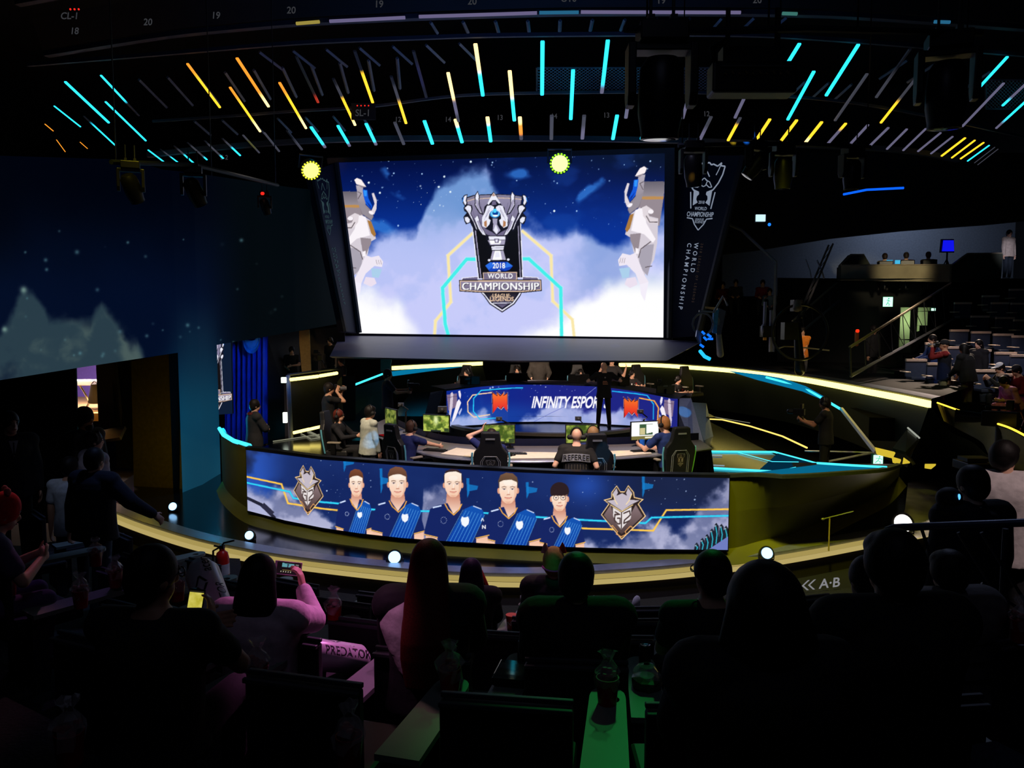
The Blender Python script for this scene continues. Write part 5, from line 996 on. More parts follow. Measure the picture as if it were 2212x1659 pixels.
def spot(px, py, z, h):   # floor point below something at height h seen at px,py
    p = pz(px, py, z + h); return Vector((p.x, p.y, z))
NC = [('leftmost near gaming chair seen side on with cyan stripe', spot(728, 895, ZA, 1.2), -1.75), ('dark near gaming chair turned three quarters, second from the left', spot(870, 921, ZA, 1.2), -.75), ('centre near gaming chair with trophy emblem facing us, player holding his head', spot(1061, 937, ZA, 1.2), -.02), ('near gaming chair half hidden by the referee', spot(1283, 940, ZA, 1.2), .08), ('rightmost near gaming chair with trophy emblem and grey trim', spot(1456, 926, ZA, 1.2), .28)]
FC = [('leftmost far gaming chair beside the yellow rim light', spot(1000, 792, ZF, 1.21), math.pi - .45), ('far gaming chair of the curly haired player', spot(1112, 793, ZF, 1.2), math.pi - .1), ('far gaming chair of the player with blue lit headset', spot(1249, 798, ZF, 1.2), math.pi + .05), ('far gaming chair right of the man in black', spot(1385, 799, ZF, 1.2), math.pi + .5), ('rightmost far gaming chair', spot(1492, 812, ZF, 1.2), math.pi + .6)]
proto = None
chairs = []
for lab, p, rz in NC + FC:
    g = 'gaming chairs at the desks'
    if abs(p.z - ZF) < .01: dd_ = {'leftmost': 23.6, 'far': 23.9, 'rightmost': 23.0}[lab.split()[0]]; p = Vector((p.x / p.y * dd_, dd_, ZF))
    if proto is None: proto = gaming_chair(lab, p, rz, g); chairs.append(proto)
    else: chairs.append(dup(proto, p, rz, lab, g))
# ---- monitors
def game_img(w, h, seed, doc=False):
    X, Y = np.meshgrid(np.linspace(0, 100, w), np.linspace(0, 60, h)); n = fbm(X, Y, 14, 4, seed); n2 = fbm(X, Y, 7, 3, seed + 3); c = Canvas(w, h, lambda x, y: (np.asarray(x) / 100, np.asarray(y) / 60), 1)
    if doc:
        c.b = np.ones((h, w, 3)) * 250; c.poly([(0, 48), (100, 48), (100, 60), (0, 60)], (120, 112, 60)); c.poly([(30, 8), (78, 8), (78, 44), (30, 44)], (60, 90, 60)); c.poly([(55, 10), (78, 10), (78, 36), (55, 40)], (252, 252, 246)); c.poly([(32, 20), (50, 20), (50, 42), (32, 42)], (200, 190, 140)); c.poly([(50, 50), (88, 50), (88, 55), (50, 55)], (240, 236, 210))
    else:
        c.b = mixc(C3(70, 96, 30), C3(190, 205, 90), sst(.3, .7, n)); c.b = mixc(c.b, C3(150, 140, 70), sst(.5, .7, n2) * .6); c.b = mixc(c.b, C3(235, 245, 190), np.exp(-((X - 50) / 9) ** 2 - ((Y - 18) / 16) ** 2) * (.9 if seed == 2 else 0))
        c.poly([(0, 0), (100, 0), (100, 2), (0, 2)], (40, 60, 50)); c.poly([(82, 46), (99, 46), (99, 59), (82, 59)], (50, 70, 40)); c.poly([(30, 54), (68, 54), (68, 60), (30, 60)], (34, 44, 40))
        if seed == 3: c.poly([(2, 20), (52, 20), (52, 48), (2, 48)], (24, 60, 44)); [c.poly([(6 + 11 * i, 30 + 9 * j), (13 + 11 * i, 30 + 9 * j), (13 + 11 * i, 35 + 9 * j), (6 + 11 * i, 35 + 9 * j)], (190, 215, 170)) for i in range(4) for j in range(2)]
    return c.out()
def monitor(label, base, rz, seed, bright=1.0, doc=False, on=True, w=.55, h=.32, lift=.13):
    t = thing('monitor', label, 'monitor', base, rz, 'monitors on the desks'); c = Vector((0, 0, lift + h / 2))
    MB().box(c, (w + .03, .035, h + .03)).build('frame', M_plastic, t, smooth=False, bevel=.006)
    if on:
        im = game_img(64, 38, seed, doc) * bright
        screen_mesh('display', lambda u, v: (np.array(MW[t.name])[:3, :3] @ np.stack([(u - .5) * w, -.019 + 0 * u, c.z + (.5 - v) * h])).T + np.array(MW[t.name])[:3, 3], im, vcol_emit('monitor picture', 1.0, .3), t)
    MB().box((0, .05, (lift + .1) / 2 + .01), (.05, .03, lift + .12)).build('stand', M_plastic, t, smooth=False); MB().box((0, .04, .008), (.24, .19, .016)).build('stand_base', M_plastic, t, smooth=False, bevel=.004)
    if not on: MB().box((0.02, .02, c.z + .1), (.14, .006, .03)).build('badge', M_pip, t, smooth=False)
    return t
def ndk(px, py): return pz(px, py, ZN)
for lab, px, py, rz, sd, br, doc in (('leftmost near monitor turned side on beside the standing man in white', 846, 930, -1.0, 1, .5, False), ('near monitor showing a green game map behind the second chair', 943, 946, -.35, 2, 1.0, False), ('near monitor right of the centre chair with dark statistics panel on its game', 1078, 972, -.03, 3, .9, False), ('near monitor half hidden behind the referee', 1256, 972, .05, 4, .8, False), ('rightmost near monitor showing a white document', 1392, 964, .32, 5, 1.1, True)):
    monitor(lab, ndk(px, py) , rz, sd, br, doc)
def fdk(px, dy=.4): p = fl_xyz(px, float(FL_T(px))); return Vector((p.x, p.y + dy, p.z))
first = None
for lab, px, rz in (('dark monitor back before the leftmost far player', 1014, 2.8), ('dark monitor back before the curly haired far player', 1117, 3.05), ('dark monitor back before the far player with blue lit headset', 1252, 3.2), ('dark monitor back right of the man in black', 1342, 3.45), ('rightmost dark monitor back on the far desk', 1443, 3.6)):
    b = fdk(px)
    if first is None: first = monitor(lab, b, rz, 0, on=False, h=.2, lift=.03)
    else: dup(first, b, rz, lab, 'monitors on the desks')
def boom(label, px, py, base, rz=0.0, s=1.0):
    """little camera on a jointed desk arm; px,py where the camera is"""
    t = thing('desk_camera', label, 'camera', base, rz); c = MW[t.name].inverted() @ pd(px, py, base.y); m = MB(); m.tube([(0, 0, 0), (0, 0, c.z * .75)], .018, 8); m.tube([(0, 0, c.z * .75), (c.x * .5 + .1, 0, c.z * .82), (c.x, c.y, c.z)], .013, 6); m.build('arm', M_plastic, t)
    MB().box((0, 0, .01), (.12, .1, .02)).build('clamp', M_plastic, t, smooth=False); m = MB(); m.box(c, (.11 * s, .09 * s, .07 * s)); m.cap(c + Vector((0, -.04, 0)), c + Vector((0, -.1, 0)), .028 * s, .03 * s); m.build('camera_body', mat('dark grey camera body', (60, 60, 64), .4), t)
boom('small camera on jointed arm above the monitor right of the centre chair', 1078, 905, ndk(1102, 966)); boom('small camera on thin arm behind the referee', 1249, 904, ndk(1247, 966)); boom('small camera on arm above the rightmost near monitor', 1383, 889, ndk(1390, 958)); boom('dark camera on arm left of the green game map monitor', 866, 874, ndk(877, 934)); boom('dark camera above the green game map monitor', 956, 884, ndk(960, 945), s=1.6); boom('small camera on arm before the rightmost far player', 1425, 822, fdk(1428, .3))
def keyboard(label, px, py, rz, glow=None):
    t = thing('keyboard', label, 'keyboard', ndk(px, py) + Vector((0, 0, .012)), rz); MB().box((0, 0, 0), (.42, .15, .024)).build('case', M_plastic, t, smooth=False, bevel=.004); m = MB()
    for j in range(4):
        for i in range(12): m.box((-.18 + i * .032, -.05 + j * .033, .016), (.026, .026, .012), taper=.8)
    m.build('keys', glow or M_rubber, t, smooth=False)
keyboard('keyboard with red glow beside the standing man in white', 833, 944, -1.0, emit('red key glow', (190, 20, 25), .35)); keyboard('black keyboard in front of the rightmost near monitor', 1388, 976, .3); keyboard('black keyboard left of the centre chair', 940, 974, -.4); keyboard('black keyboard right of the centre chair', 1112, 982, 0)
for k, (x, y) in enumerate(((1387, 966), (1400, 963))):
    p = ndk(x, y); o = MB().lathe([(.002, 0), (.045, 0), (.05, .13), (.046, .14), (.044, .13), (.04, .012), (.002, .01)], p, 16).build('drink_cup', mat('blue cup', (40, 110, 220), .3), None); tag(o, ['blue drink cup beside the rightmost near monitor, left one', 'blue drink cup beside the rightmost near monitor, right one'][k], 'cup', 'cups on the near desk')
def mouse_(label, px, py):
    p = ndk(px, py); o = MB().ell(p + Vector((0, 0, .02)), (.05, .07, .03)).build('computer_mouse', M_plastic); tag(o, label, 'mouse')
mouse_('black mouse on the near desk right of the centre chair', 1108, 985)
# ---- neon floor lines
def neon(label, pts, z, r, em, dz=.02, group=None):
    P = [pz(x, y, z) + Vector((0, 0, dz)) for x, y in pts]; o = MB().tube(P, r, 6).build('neon_line', em, smooth=False); tag(o, label, 'light strip', group); return o
def panel_cy(label, pts, z, em=None):
    P = [pz(x, y, z) for x, y in pts]; k = len(P); o = MB().add(P + [p + Vector((0, 0, .012)) for p in P], [tuple(range(k, 2 * k)), tuple(range(k - 1, -1, -1))] + [(i, (i + 1) % k, (i + 1) % k + k, i + k) for i in range(k)]).build('glowing_floor_panel', em or E_cyand, smooth=False); tag(o, label, 'light panel')
neon('upper cyan floor line meeting the point at the right of the arena', [(1527, 977), (1672, 978), (1764, 1003)], ZA, .022, E_cyan); neon('lower cyan floor line bending up to the point at the right of the arena', [(1522, 1012), (1680, 1021), (1764, 1003)], ZA, .022, E_cyan); neon('thin inner cyan floor line between the two bright ones', [(1590, 978), (1668, 999), (1725, 1000)], ZA, .008, E_cyan); neon('cyan line along the rim pointing right', [(1764, 1003), (1840, 1008), (1916, 1012)], ZD1, .018, E_cyan, .02)
panel_cy('dim cyan triangle panel on the rim pointing right', [(1590, 1027), (1770, 1005), (1916, 1013), (1750, 1024)], ZD1 - .03)
panel_cy('dim cyan glow panel between the floor lines', [(1680, 980), (1764, 1003), (1690, 1018), (1640, 1016)], ZA + .002, emit('deep cyan glow', (4, 60, 90), .5))
neon('yellow arc line on the floor before the right cameraman', [(1500, 905), (1560, 908), (1620, 922), (1690, 944), (1743, 969)], ZA, .022, emit('pale yellow neon', (255, 220, 110), 1.3)); neon('pale curved floor line further right of the far desk', [(1495, 893), (1560, 905), (1620, 915)], ZA, .01, emit('pale neon', (190, 190, 160), .4)); neon('grey white short floor line right of the near desk', [(1524, 985), (1560, 986)], ZA, .012, emit('pale blue neon', (170, 200, 225), .6)); neon('grey white lower floor line right of the near desk', [(1524, 1006), (1565, 1008)], ZA, .012, emit('pale blue neon', (170, 200, 225), .6))
neon('bright cyan neon on the rim at the far left of the arena', [(474, 930), (482, 943), (505, 957), (540, 968)], ZD1, .04, E_cyan, .04); neon('diagonal cyan floor neon by the grey post', [(594, 890), (622, 908), (652, 926)], ZA, .035, E_cyan); neon('pale grey bar continuing the diagonal floor neon', [(652, 926), (690, 945)], ZA, .03, emit('pale neon', (190, 190, 160), .4))
neon('short cyan floor neon behind the map monitor', [(888, 892), (918, 885)], ZA, .03, emit('mid cyan neon', (40, 170, 200), .7)); neon('short cyan floor neon behind the standing man in white', [(784, 892), (826, 898)], ZA, .03, emit('mid cyan neon', (40, 170, 200), .7))
Ql = [pz(764, 832, 2.0), pz(826, 808, 2.1)]; o = MB().tube(Ql, .035, 6).build('neon_line', E_cyan, smooth=False); tag(o, 'cyan neon bar left of the man with the small camera', 'light strip')
for pts, lab in (([(846, 802), (930, 793), (1010, 788), (1008, 791), (850, 812)], 'cyan glowing fin under the left rim light'), ([(1572, 801), (1650, 810), (1690, 817), (1692, 835), (1640, 822)], 'cyan glowing fin under the right rim light, left one'), ([(1690, 817), (1740, 834), (1790, 862), (1788, 868), (1735, 846), (1692, 835)], 'cyan glowing fin under the right rim light, right one')):
    P = [pz(x, y, 2.33) + Vector((0, -.15, 0)) for x, y in pts] if 'left rim' in lab else [pd(x, y, 21.5 - (x - 1572) * .012) for x, y in pts]; k = len(P); Q = [p + Vector((0, .06, 0)) for p in P]
    o = MB().add(P + Q, [tuple(range(k)), tuple(range(2 * k - 1, k - 1, -1))] + [(i, (i + 1) % k, (i + 1) % k + k, i + k) for i in range(k)]).build('glowing_fin', emit('fin cyan', (10, 140, 190), .7), smooth=False); tag(o, lab, 'light panel')
a = [pd(1655, 815, 20.5), pd(1735, 836, 19.6), pd(1818, 885, 18.4)]; o = MB().tube(a, .03, 6).build('neon_line', E_cyan, smooth=False); tag(o, 'cyan neon line along the fins below the right rim', 'light strip')
for lab, pts, r in (('grey sloping beam joining the cyan fins to the arena point', [pd(1818, 884, 18.4), pd(1893, 979, 14.6)], .05), ('thin pale bar from the arena point toward the cameraman', [pz(1738, 974, ZA + .25), pz(1890, 978, ZA + .25)], .02), ('pale bar slanting from the arena point to the floor', [pz(1786, 998, ZA + .1), pz(1888, 978, ZA + .25)], .03)):
    o = MB().tube(pts, r, 6).build('metal_beam', M_silver, smooth=False); tag(o, lab, 'beam')
for k, (x0, y0, x1, y1) in enumerate(((590, 955, 690, 940), (640, 932, 672, 950), (672, 950, 692, 947), (700, 905, 735, 907), (705, 915, 730, 918))): neon(['pale floor line left of the photographer', 'short pale floor line, upper one left of the photographer', 'short pale floor line beside the photographer feet', 'pale floor bar behind the leftmost near chair, upper', 'pale floor bar behind the leftmost near chair, lower'][k], [(x0, y0), (x1, y1)], ZA, .014, emit('pale neon', (190, 190, 160), .4))
# ---- left technical platform
tp_ = thing('technical_platform', 'black raised platform with grey post and railing at the left of the arena', 'platform', pd(660, 930, 21))
post = [pd(622, 812, 21.0), pd(629, 952, 20.2)]
MB().tube(post, .06, 8).build('post', M_grey, tp_, world=True); MB().tube([pd(622, 810, 21.0), pd(690, 801, 22.2), pd(735, 796, 23.0)], .035, 6).build('top_rail', M_dgrey, tp_, world=True)
o = quadpx('front_panel', [(625, 815, 21.3), (738, 800, 23.4), (738, 905, 23.0), (628, 945, 20.7)], M_black, False, .2); o.parent = tp_; o.matrix_parent_inverse = MW[tp_.name].inverted()
for lab, a, b, r in (('upper yellow tube on the left platform, longer left piece', (628, 820, 20.9), (687, 813, 21.9), .045), ('upper yellow tube on the left platform, right piece', (691, 812, 22.0), (728, 806, 22.7), .045), ('lower yellow tube on the left platform, left piece', (634, 935, 20.0), (668, 927, 20.3), .04), ('lower yellow tube on the left platform, right piece', (670, 927, 20.4), (691, 922, 20.6), .04)):
    o = MB().tube([pd(*a), pd(*b)], r, 8).build('fluorescent_tube', E_yelw); tag(o, lab, 'tube light')
for lab, x, y, s in (('square white lamp left of the top of the grey post', 613, 821, (.13, .08, .15)), ('tall white lamp box low on the grey post', 616, 902, (.11, .08, .28))):
    o = MB().box(pd(x, y, 20.7), s).build('work_lamp', emit('lamp box white', (240, 255, 235), 1.8), smooth=False, bevel=.01); tag(o, lab, 'lamp')
quadpx('trim_6', [(644, 715, 27.0), (668, 712, 27.0), (672, 800, 26.5), (652, 803, 26.5)], mat('tan wall strip', (150, 124, 72), .7)); quadpx('trim_7', [(668, 712, 27.2), (745, 705, 27.4), (745, 790, 27.0), (672, 800, 26.8)], mat('dark tan wall', (48, 40, 28), .8)); quadpx('trim_8', [(575, 722, 24.2), (646, 712, 26.4), (650, 955, 23.6), (578, 960, 22.6)], M_black); quadpx('trim_9', [(822, 775, 24.0), (846, 775, 24.0), (842, 800, 23.6), (822, 800, 23.6)], mat('teal column', (20, 84, 96), .6))
quadpx('wall_arena_left', [(735, 845, 23.5), (830, 820, 24.5), (832, 925, 21.0), (735, 935, 20.2)], mat('dark teal low wall', (14, 60, 74), .5, var=.3, scale=1.2))
o = quadpx('equipment_case', [(738, 812, 22.0), (768, 812, 22.3), (768, 905, 21.2), (742, 905, 21.0)], M_black2, False, .3); tag(o, 'black draped equipment case behind the photographer', 'case')
def broadcast_camera(label, px, py, d, s=1.0, rz=0.0, zfloor=ZS):
    c = pd(px, py, d); t = thing('broadcast_camera', label, 'camera', Vector((c.x, c.y, zfloor)), rz); h = c.z - zfloor
    m = MB(); m.box((0, 0, h), (.17 * s, .42 * s, .2 * s)); m.box((0, .05 * s, h + .15 * s), (.06 * s, .25 * s, .04 * s)); m.build('body', M_plastic, t, smooth=False, bevel=.015); m = MB(); m.lathe([(.06 * s, .2 * s), (.075 * s, .3 * s), (.09 * s, .5 * s), (.1 * s, .52 * s), (.085 * s, .5 * s), (.01, .49 * s)], (0, 0, h), 18, RX(-math.pi / 2).to_4x4()); m.build('lens', M_plastic, t)
    m = MB(); m.box((-.12 * s, -.12 * s, h + .2 * s), (.16 * s, .08 * s, .12 * s)); m.build('viewfinder', M_rubber, t, smooth=False, bevel=.01); MB().cap((0, 0, h - .1 * s), (0, 0, h * .45), .05 * s, .05 * s).build('column', M_dgrey, t)
    for k in range(3):
        a = k * 2.094 + .4; MB().cap((0, 0, h * .5), (.45 * math.cos(a), .45 * math.sin(a), .02), .025, .02).build('tripod_leg', M_dgrey, t)
    MB().tube([(0.05, -.2 * s, h - .08 * s), (.12, -.5 * s, h - .2 * s)], .014).build('pan_handle', M_plastic, t); return t
broadcast_camera('tripod video camera on the left platform below the ledge', 690, 772, 24.0, .9, .3, 1.6)
broadcast_camera('large video camera on stand in front of the right stand, red cable loop', 2160, 905, 12.0, 1.15, .9, ZS)
m = MB(); c = pd(2190, 908, 12.0); m.tube([c + Vector((.0, 0, -.18)), c + Vector((.11, 0, -.15)), c + Vector((.16, 0, 0)), c + Vector((.1, 0, .13)), c + Vector((0, 0, .12))], .012, 6); o = m.build('cable', mat('orange red cable', (226, 130, 90), .4)); tag(o, 'looped orange cable hanging at the large video camera', 'cable')
# ================================================================ RIGHT SIDE: BALCONY, STAIRS, STAND
def slab(name, pts, m, thick, st=False, label=None, cat=None):
    o = quadpx(name, pts, m, st, thick)
    if label: tag(o, label, cat)
    return o
quadpx('wall_balcony', [(1560, 440, 33), (2300, 400, 33), (2300, 640, 33), (1560, 640, 33)], mat('dim grey plaster', (120, 128, 138), .8, var=.1))
quadpx('wall_shade_sheet', [(1540, 330, 27.9), (2300, 330, 27.9), (2300, 468, 27.9), (2140, 484, 27.9), (1960, 497, 27.9), (1800, 514, 27.9), (1640, 540, 27.9), (1540, 552, 27.9)], M_black, thick=.4)  # black sheet put in for the unlit wall above the balcony
bl = thing('balcony', 'beige fronted camera balcony with raised side parapets on the right', 'balcony', pd(1936, 608, 27))
def part(o, par): o.parent = par; o.matrix_parent_inverse = MW[par.name].inverted(); return o
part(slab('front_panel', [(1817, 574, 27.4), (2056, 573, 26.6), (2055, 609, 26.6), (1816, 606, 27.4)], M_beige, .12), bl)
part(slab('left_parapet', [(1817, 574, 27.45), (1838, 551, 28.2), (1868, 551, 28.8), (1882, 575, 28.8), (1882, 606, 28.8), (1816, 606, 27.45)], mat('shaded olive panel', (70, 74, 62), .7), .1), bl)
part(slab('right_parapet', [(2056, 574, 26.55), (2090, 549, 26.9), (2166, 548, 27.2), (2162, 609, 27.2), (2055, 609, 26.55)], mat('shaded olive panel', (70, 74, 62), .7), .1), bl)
for a, b in (((1817, 572, 27.4), (1838, 550, 28.1)), ((1838, 550, 28.1), (1866, 550, 28.7)), ((2056, 573, 26.6), (2090, 548, 26.9)), ((2090, 548, 26.9), (2164, 547, 27.2)), ((1817, 573, 27.4), (2056, 572, 26.6))):
    MB().tube([pd(*a), pd(*b)], .03, 6).build('coping', M_rail, bl, world=True)
zb = pd(2180, 606, 28).z
m = MB(); m.add([Vector((pd(1800, 600, 27).x, 26.7, zb)), Vector((pd(2300, 600, 27).x, 26.7, zb)), Vector((pd(2300, 600, 33).x, 33, zb)), Vector((pd(1700, 600, 33).x, 33, zb))], [(0, 1, 2, 3)]); struct(m.build('floor_balcony', M_black, smooth=False))
quadpx('wall_under_balcony', [(1680, 600, 29.5), (2300, 606, 28.5), (2300, 860, 28.5), (1680, 860, 29.5)], M_black)
# lit doorways and signs under the balcony
M_lit = mat('pale green corridor wall', (190, 205, 160), .7, var=.05)
quadpx('door_1', [(1946, 664, 28.0), (1967, 664, 28.0), (1964, 742, 28.0), (1942, 752, 28.0)], M_lit); quadpx('door_2', [(1985, 664, 28.0), (2012, 664, 28.0), (2008, 706, 28.0), (1982, 716, 28.0)], M_lit)
def exit_sign(label, px, py, d, w, h, wide=False):
    c = pd(px, py, d); t = thing('exit_sign', label, 'sign', c); MB().box((0, .04, 0), (w + .04, .06, h + .04)).build('housing', mat('green housing', (20, 90, 60), .5), t, smooth=False); MB().box((0, 0, 0), (w, .02, h)).build('light_panel', E_green, t, smooth=False)
    m = MB(); k = h / .3; m.ell((.02, -.012, .1 * k), (.025 * k, .004, .025 * k), n=8, m=5); m.tube([(0.02, -.012, .06 * k), (-.01, -.012, -.03 * k), (.04, -.012, -.07 * k), (.03, -.012, -.12 * k)], .012 * k, 5); m.tube([(-.01, -.012, -.03 * k), (-.06, -.012, -.1 * k)], .012 * k, 5); m.tube([(-.05, -.012, .05 * k), (.02, -.012, .05 * k), (.07, -.012, .01 * k)], .01 * k, 5)
    m.build('pictogram', emit('exit pictogram green', (60, 210, 150), .9), t); return t
exit_sign('square glowing green exit sign under the balcony', 1918, 652, 27.5, .33, .33); exit_sign('wide glowing exit sign behind the stair railing', 2026, 672, 27.6, .46, .2)
exit_sign('small green exit sign at the right tip of the arena near the floor', 1897, 993, 14.6, .17, .17)
# stairs
def railing(label, a, b, sa, sb, n, r=.035):
    A, B, SA, SB = pd(*a), pd(*b), pd(*sa), pd(*sb); t = thing('stair_railing', label, 'railing', SA); MB().tube([A, B], r, 8).build('handrail', M_rail, t, world=True); MB().tube([SA, SB], r * 1.2, 6).build('stringer', M_grey, t, world=True)
    MB().tube([A, SA], r * .8, 6).build('newel_post', M_dgrey, t, world=True)
    for k in range(1, n):
        u = k / n; p, q = A.lerp(B, u), SA.lerp(SB, u); MB().tube([p, q], .012, 5).build('baluster', M_dgrey, t, world=True)
        q2 = SA.lerp(SB, min(1, u + 1 / n)); MB().tube([p, q2], .010, 5).build('diagonal_brace', M_dgrey, t, world=True)
    return t
railing('long pale stair handrail rising right towards the balcony', (1836, 750, 18.2), (2054, 612, 25.0), (1838, 812, 18.2), (2060, 690, 25.0), 9)
railing('short pale stair handrail left of the balcony', (1712, 694, 25.5), (1808, 610, 28.0), (1716, 730, 25.5), (1812, 650, 28.0), 5)
o = MB().tube([pd(1683, 752, 22), pd(1694, 748, 22.4), pd(1722, 749, 22.6), pd(1792, 757, 22)], .022, 6).build('barrier_rail', M_rail); tag(o, 'low pale barrier rail behind the man in orange', 'railing')
o = MB().tube([pd(1560, 478, 27), pd(1602, 497, 26.5), pd(1640, 533, 26.2), pd(1676, 566, 26), pd(1674, 640, 26), pd(1671, 760, 26)], .05, 8).build('metal_frame', M_grey); tag(o, 'bent grey metal frame edge right of the big banner', 'frame')
# stand terraces and seats
M_seatblue = mat('slate blue seat shell', (58, 68, 92), .6, var=.1); M_edge = mat('pale lit seat edge', (226, 200, 180), .45, var=.05)  # edge colour paled for the light on the seat tops
def stand_d(px, py): return 19.0 + (800 - py) * .042 + (px - 2000) * -.004
m = MB()
for k in range(9):
    y = 840 - k * 30; d = stand_d(2100, y); a = pd(1880 + k * 18, y, d); b = pd(2330, y + 10, d - 1.5)
    z = pd(2100, y, d).z - .62
    m.add([Vector((a.x, d, z)), Vector((b.x, d - 1, z)), Vector((b.x + .4, d + 1.8, z)), Vector((a.x + .4, d + 1.9, z)), Vector((a.x, d, z - .5)), Vector((b.x, d - 1, z - .5))], [(0, 1, 2, 3), (4, 5, 1, 0)])
struct(m.build('floor_stand', mat('matte black step', (6, 6, 8), 1.0, var=.2, spec=.03), smooth=False))
ss = [(2198, 626), (2160, 655), (2203, 656), (2117, 684), (2171, 687), (2210, 692), (2072, 714), (2119, 718), (2167, 723), (2208, 727), (2020, 742), (2068, 751), (2118, 757), (2172, 763), (2206, 768), (1979, 778), (2026, 786), (2080, 795), (2128, 801), (2179, 810), (2140, 640), (2080, 655)]
sp0 = None
for k, (x, y) in enumerate(sorted(ss, key=lambda q: (round(q[1] / 30), q[0]))):
    d = stand_d(x, y); p = pd(x, y, d); row = round(y / 30); p = Vector((p.x, p.y, p.z - .88)); rz = math.pi - .12
    lab = 'empty slate stand seat %s counted from the top left of the right stand' % ORD[k] if k < 20 else 'empty slate stand seat, %s from the bottom right of the right stand' % ORD[len(ss) - 1 - k]
    if sp0 is None:
        sp0 = thing('stand_seat', lab, 'seat', p, rz, 'empty seats of the right stand'); MB().box((0, -.02, .66), (.5, .06, .4)).build('backrest', M_seatblue, sp0, smooth=False, bevel=.012); MB().box((0, 0, .88), (.5, .10, .06)).build('top_edge', M_edge, sp0, smooth=False); MB().box((0, .2, .44), (.48, .4, .08)).build('cushion', M_seatblue, sp0, smooth=False, bevel=.02)
        MB().box((0, .1, .2), (.1, .1, .4)).build('pedestal', M_dgrey, sp0, smooth=False); MB().box((.36, .3, .6), (.13, .42, .025)).build('tray', M_edge, sp0, smooth=False, bevel=.008); m = MB(); m.lathe([(.002, 0), (.03, 0), (.035, .1), (.002, .1)], (.36, .38, .615), 10); cup_ = m.build('tray_cup', M_red, sp0)
        bpy.data.objects.remove(cup_)
    else: dup(sp0, p, rz, lab)
# blue studio monitor on the balcony
c = pd(2048, 531, 28.0); t = thing('studio_monitor', 'blue glowing screen on a tripod at the balcony', 'monitor', Vector((c.x, c.y, zb)))
h = c.z - zb; m = MB(); m.prism([(-.21, -.19), (.21, -.19), (.18, .19), (-.18, .19)], Matrix.Translation((0, 0, h)) @ Matrix.Rotation(math.pi / 2, 4, 'X'), .02); m.build('display', emit('deep blue screen', (16, 20, 235), 1.0), t, smooth=False)
m = MB(); m.prism([(-.25, -.23), (.25, -.23), (.22, .24), (-.22, .24)], Matrix.Translation((0, .02, h)) @ Matrix.Rotation(math.pi / 2, 4, 'X') @ Matrix.Translation((0, 0, -.08)), .06); m.build('bezel', M_plastic, t, smooth=False)
MB().cap((0, .04, h - .2), (0, .04, .5), .03, .03).build('column', M_plastic, t)
for k in range(3): a = k * 2.094 + .3; MB().cap((0, .04, h - .45), (.35 * math.cos(a), .04 + .35 * math.sin(a), .02), .02, .015).build('tripod_leg', M_plastic, t)
for k, (x, y) in enumerate(((1922, 566), (1940, 566))): 
    c = pd(x, y, 27.8); o = MB().box(c, (.2, .04, .13)).build('laptop_screen', emit('pale cyan screen', (70, 190, 235), .9), smooth=False); tag(o, ['small cyan screen on the balcony desk, left one', 'small cyan screen on the balcony desk, right one'][k], 'screen')
MB_ = MB().box(Vector((pd(1960, 580, 28.2).x, 28.4, zb + .25)), (4.6, .6, .5)); o = MB_.build('balcony_desk', M_black, smooth=False); tag(o, 'black desk along the balcony front', 'desk')
# camera crane and equipment
t = thing('camera_crane', 'camera crane with lattice arm, big dark handwheel and hanging head at the right', 'crane', pd(1735, 800, 20.5))
m = MB(); a, b = pd(1722, 690, 21), pd(1790, 530, 22.5); side = Vector((.12, 0, .04))
m.tube([a, b], .03, 6); m.tube([a + side, b + side], .03, 6)
for k in range(9): p, q = a.lerp(b, k / 9), a.lerp(b, (k + 1) / 9); m.tube([p, q + side], .012, 4)
m.build('lattice_arm', M_dgrey, t, world=True)
cc = pd(1728, 718, 20.6); MB().tube([cc + Vector((math.cos(k * math.pi / 16) * .72, 0, math.sin(k * math.pi / 16) * .72)) for k in range(32)], .035, 6, closed=True).build('handwheel', M_plastic, t, world=True)
m = MB(); m.tube([pd(1740, 560, 22), pd(1750, 585, 22), pd(1752, 600, 22)], .02, 6); m.tube([pd(1765, 562, 22), pd(1775, 585, 22), pd(1780, 602, 22)], .025, 6); m.build('hanging_cables', M_grey, t, world=True)
m = MB(); m.box(pd(1720, 660, 21), (.22, .3, .3)); m.cap(pd(1722, 655, 20.8), pd(1722, 665, 20.4), .1, .11); m.build('camera_head', mat('worn camera grey', (110, 96, 86), .5), t, world=True)
m = MB(); m.cap(pd(1722, 700, 21), pd(1728, 800, 20.8), .09, .14); m.box(pd(1705, 715, 20.6), (.35, .3, .45)); m.build('pedestal', M_plastic, t, world=True)
t = thing('equipment_rig', 'cluster of pale and blue lit stage equipment at the right end of the ledge', 'rig', pd(1535, 765, 22.5))
m = MB(); m.tube([pd(1518 + 22 * math.cos(k * .52), 700 + 24 * math.sin(k * .52), 22) for k in range(13)], .03, 6); m.tube([pd(1510, 672, 22), pd(1542, 674, 22), pd(1562, 640, 22), pd(1572, 660, 22)], .035, 6); m.build('hose', M_grey, t, world=True)
part(slab('side_plate', [(1542, 672, 22.2), (1553, 668, 22.3), (1548, 720, 22.0), (1540, 718, 22)], mat('sky blue plate', (70, 150, 220), .4), .05), t); part(slab('rear_plate', [(1550, 664, 22.6), (1568, 672, 22.6), (1558, 722, 22.3), (1548, 722, 22.3)], mat('grey plate', (90, 90, 110), .4), .05), t); part(slab('lower_plate', [(1506, 712, 21.8), (1516, 718, 21.8), (1514, 745, 21.6), (1504, 726, 21.6)], M_silver, .05), t)
m = MB()
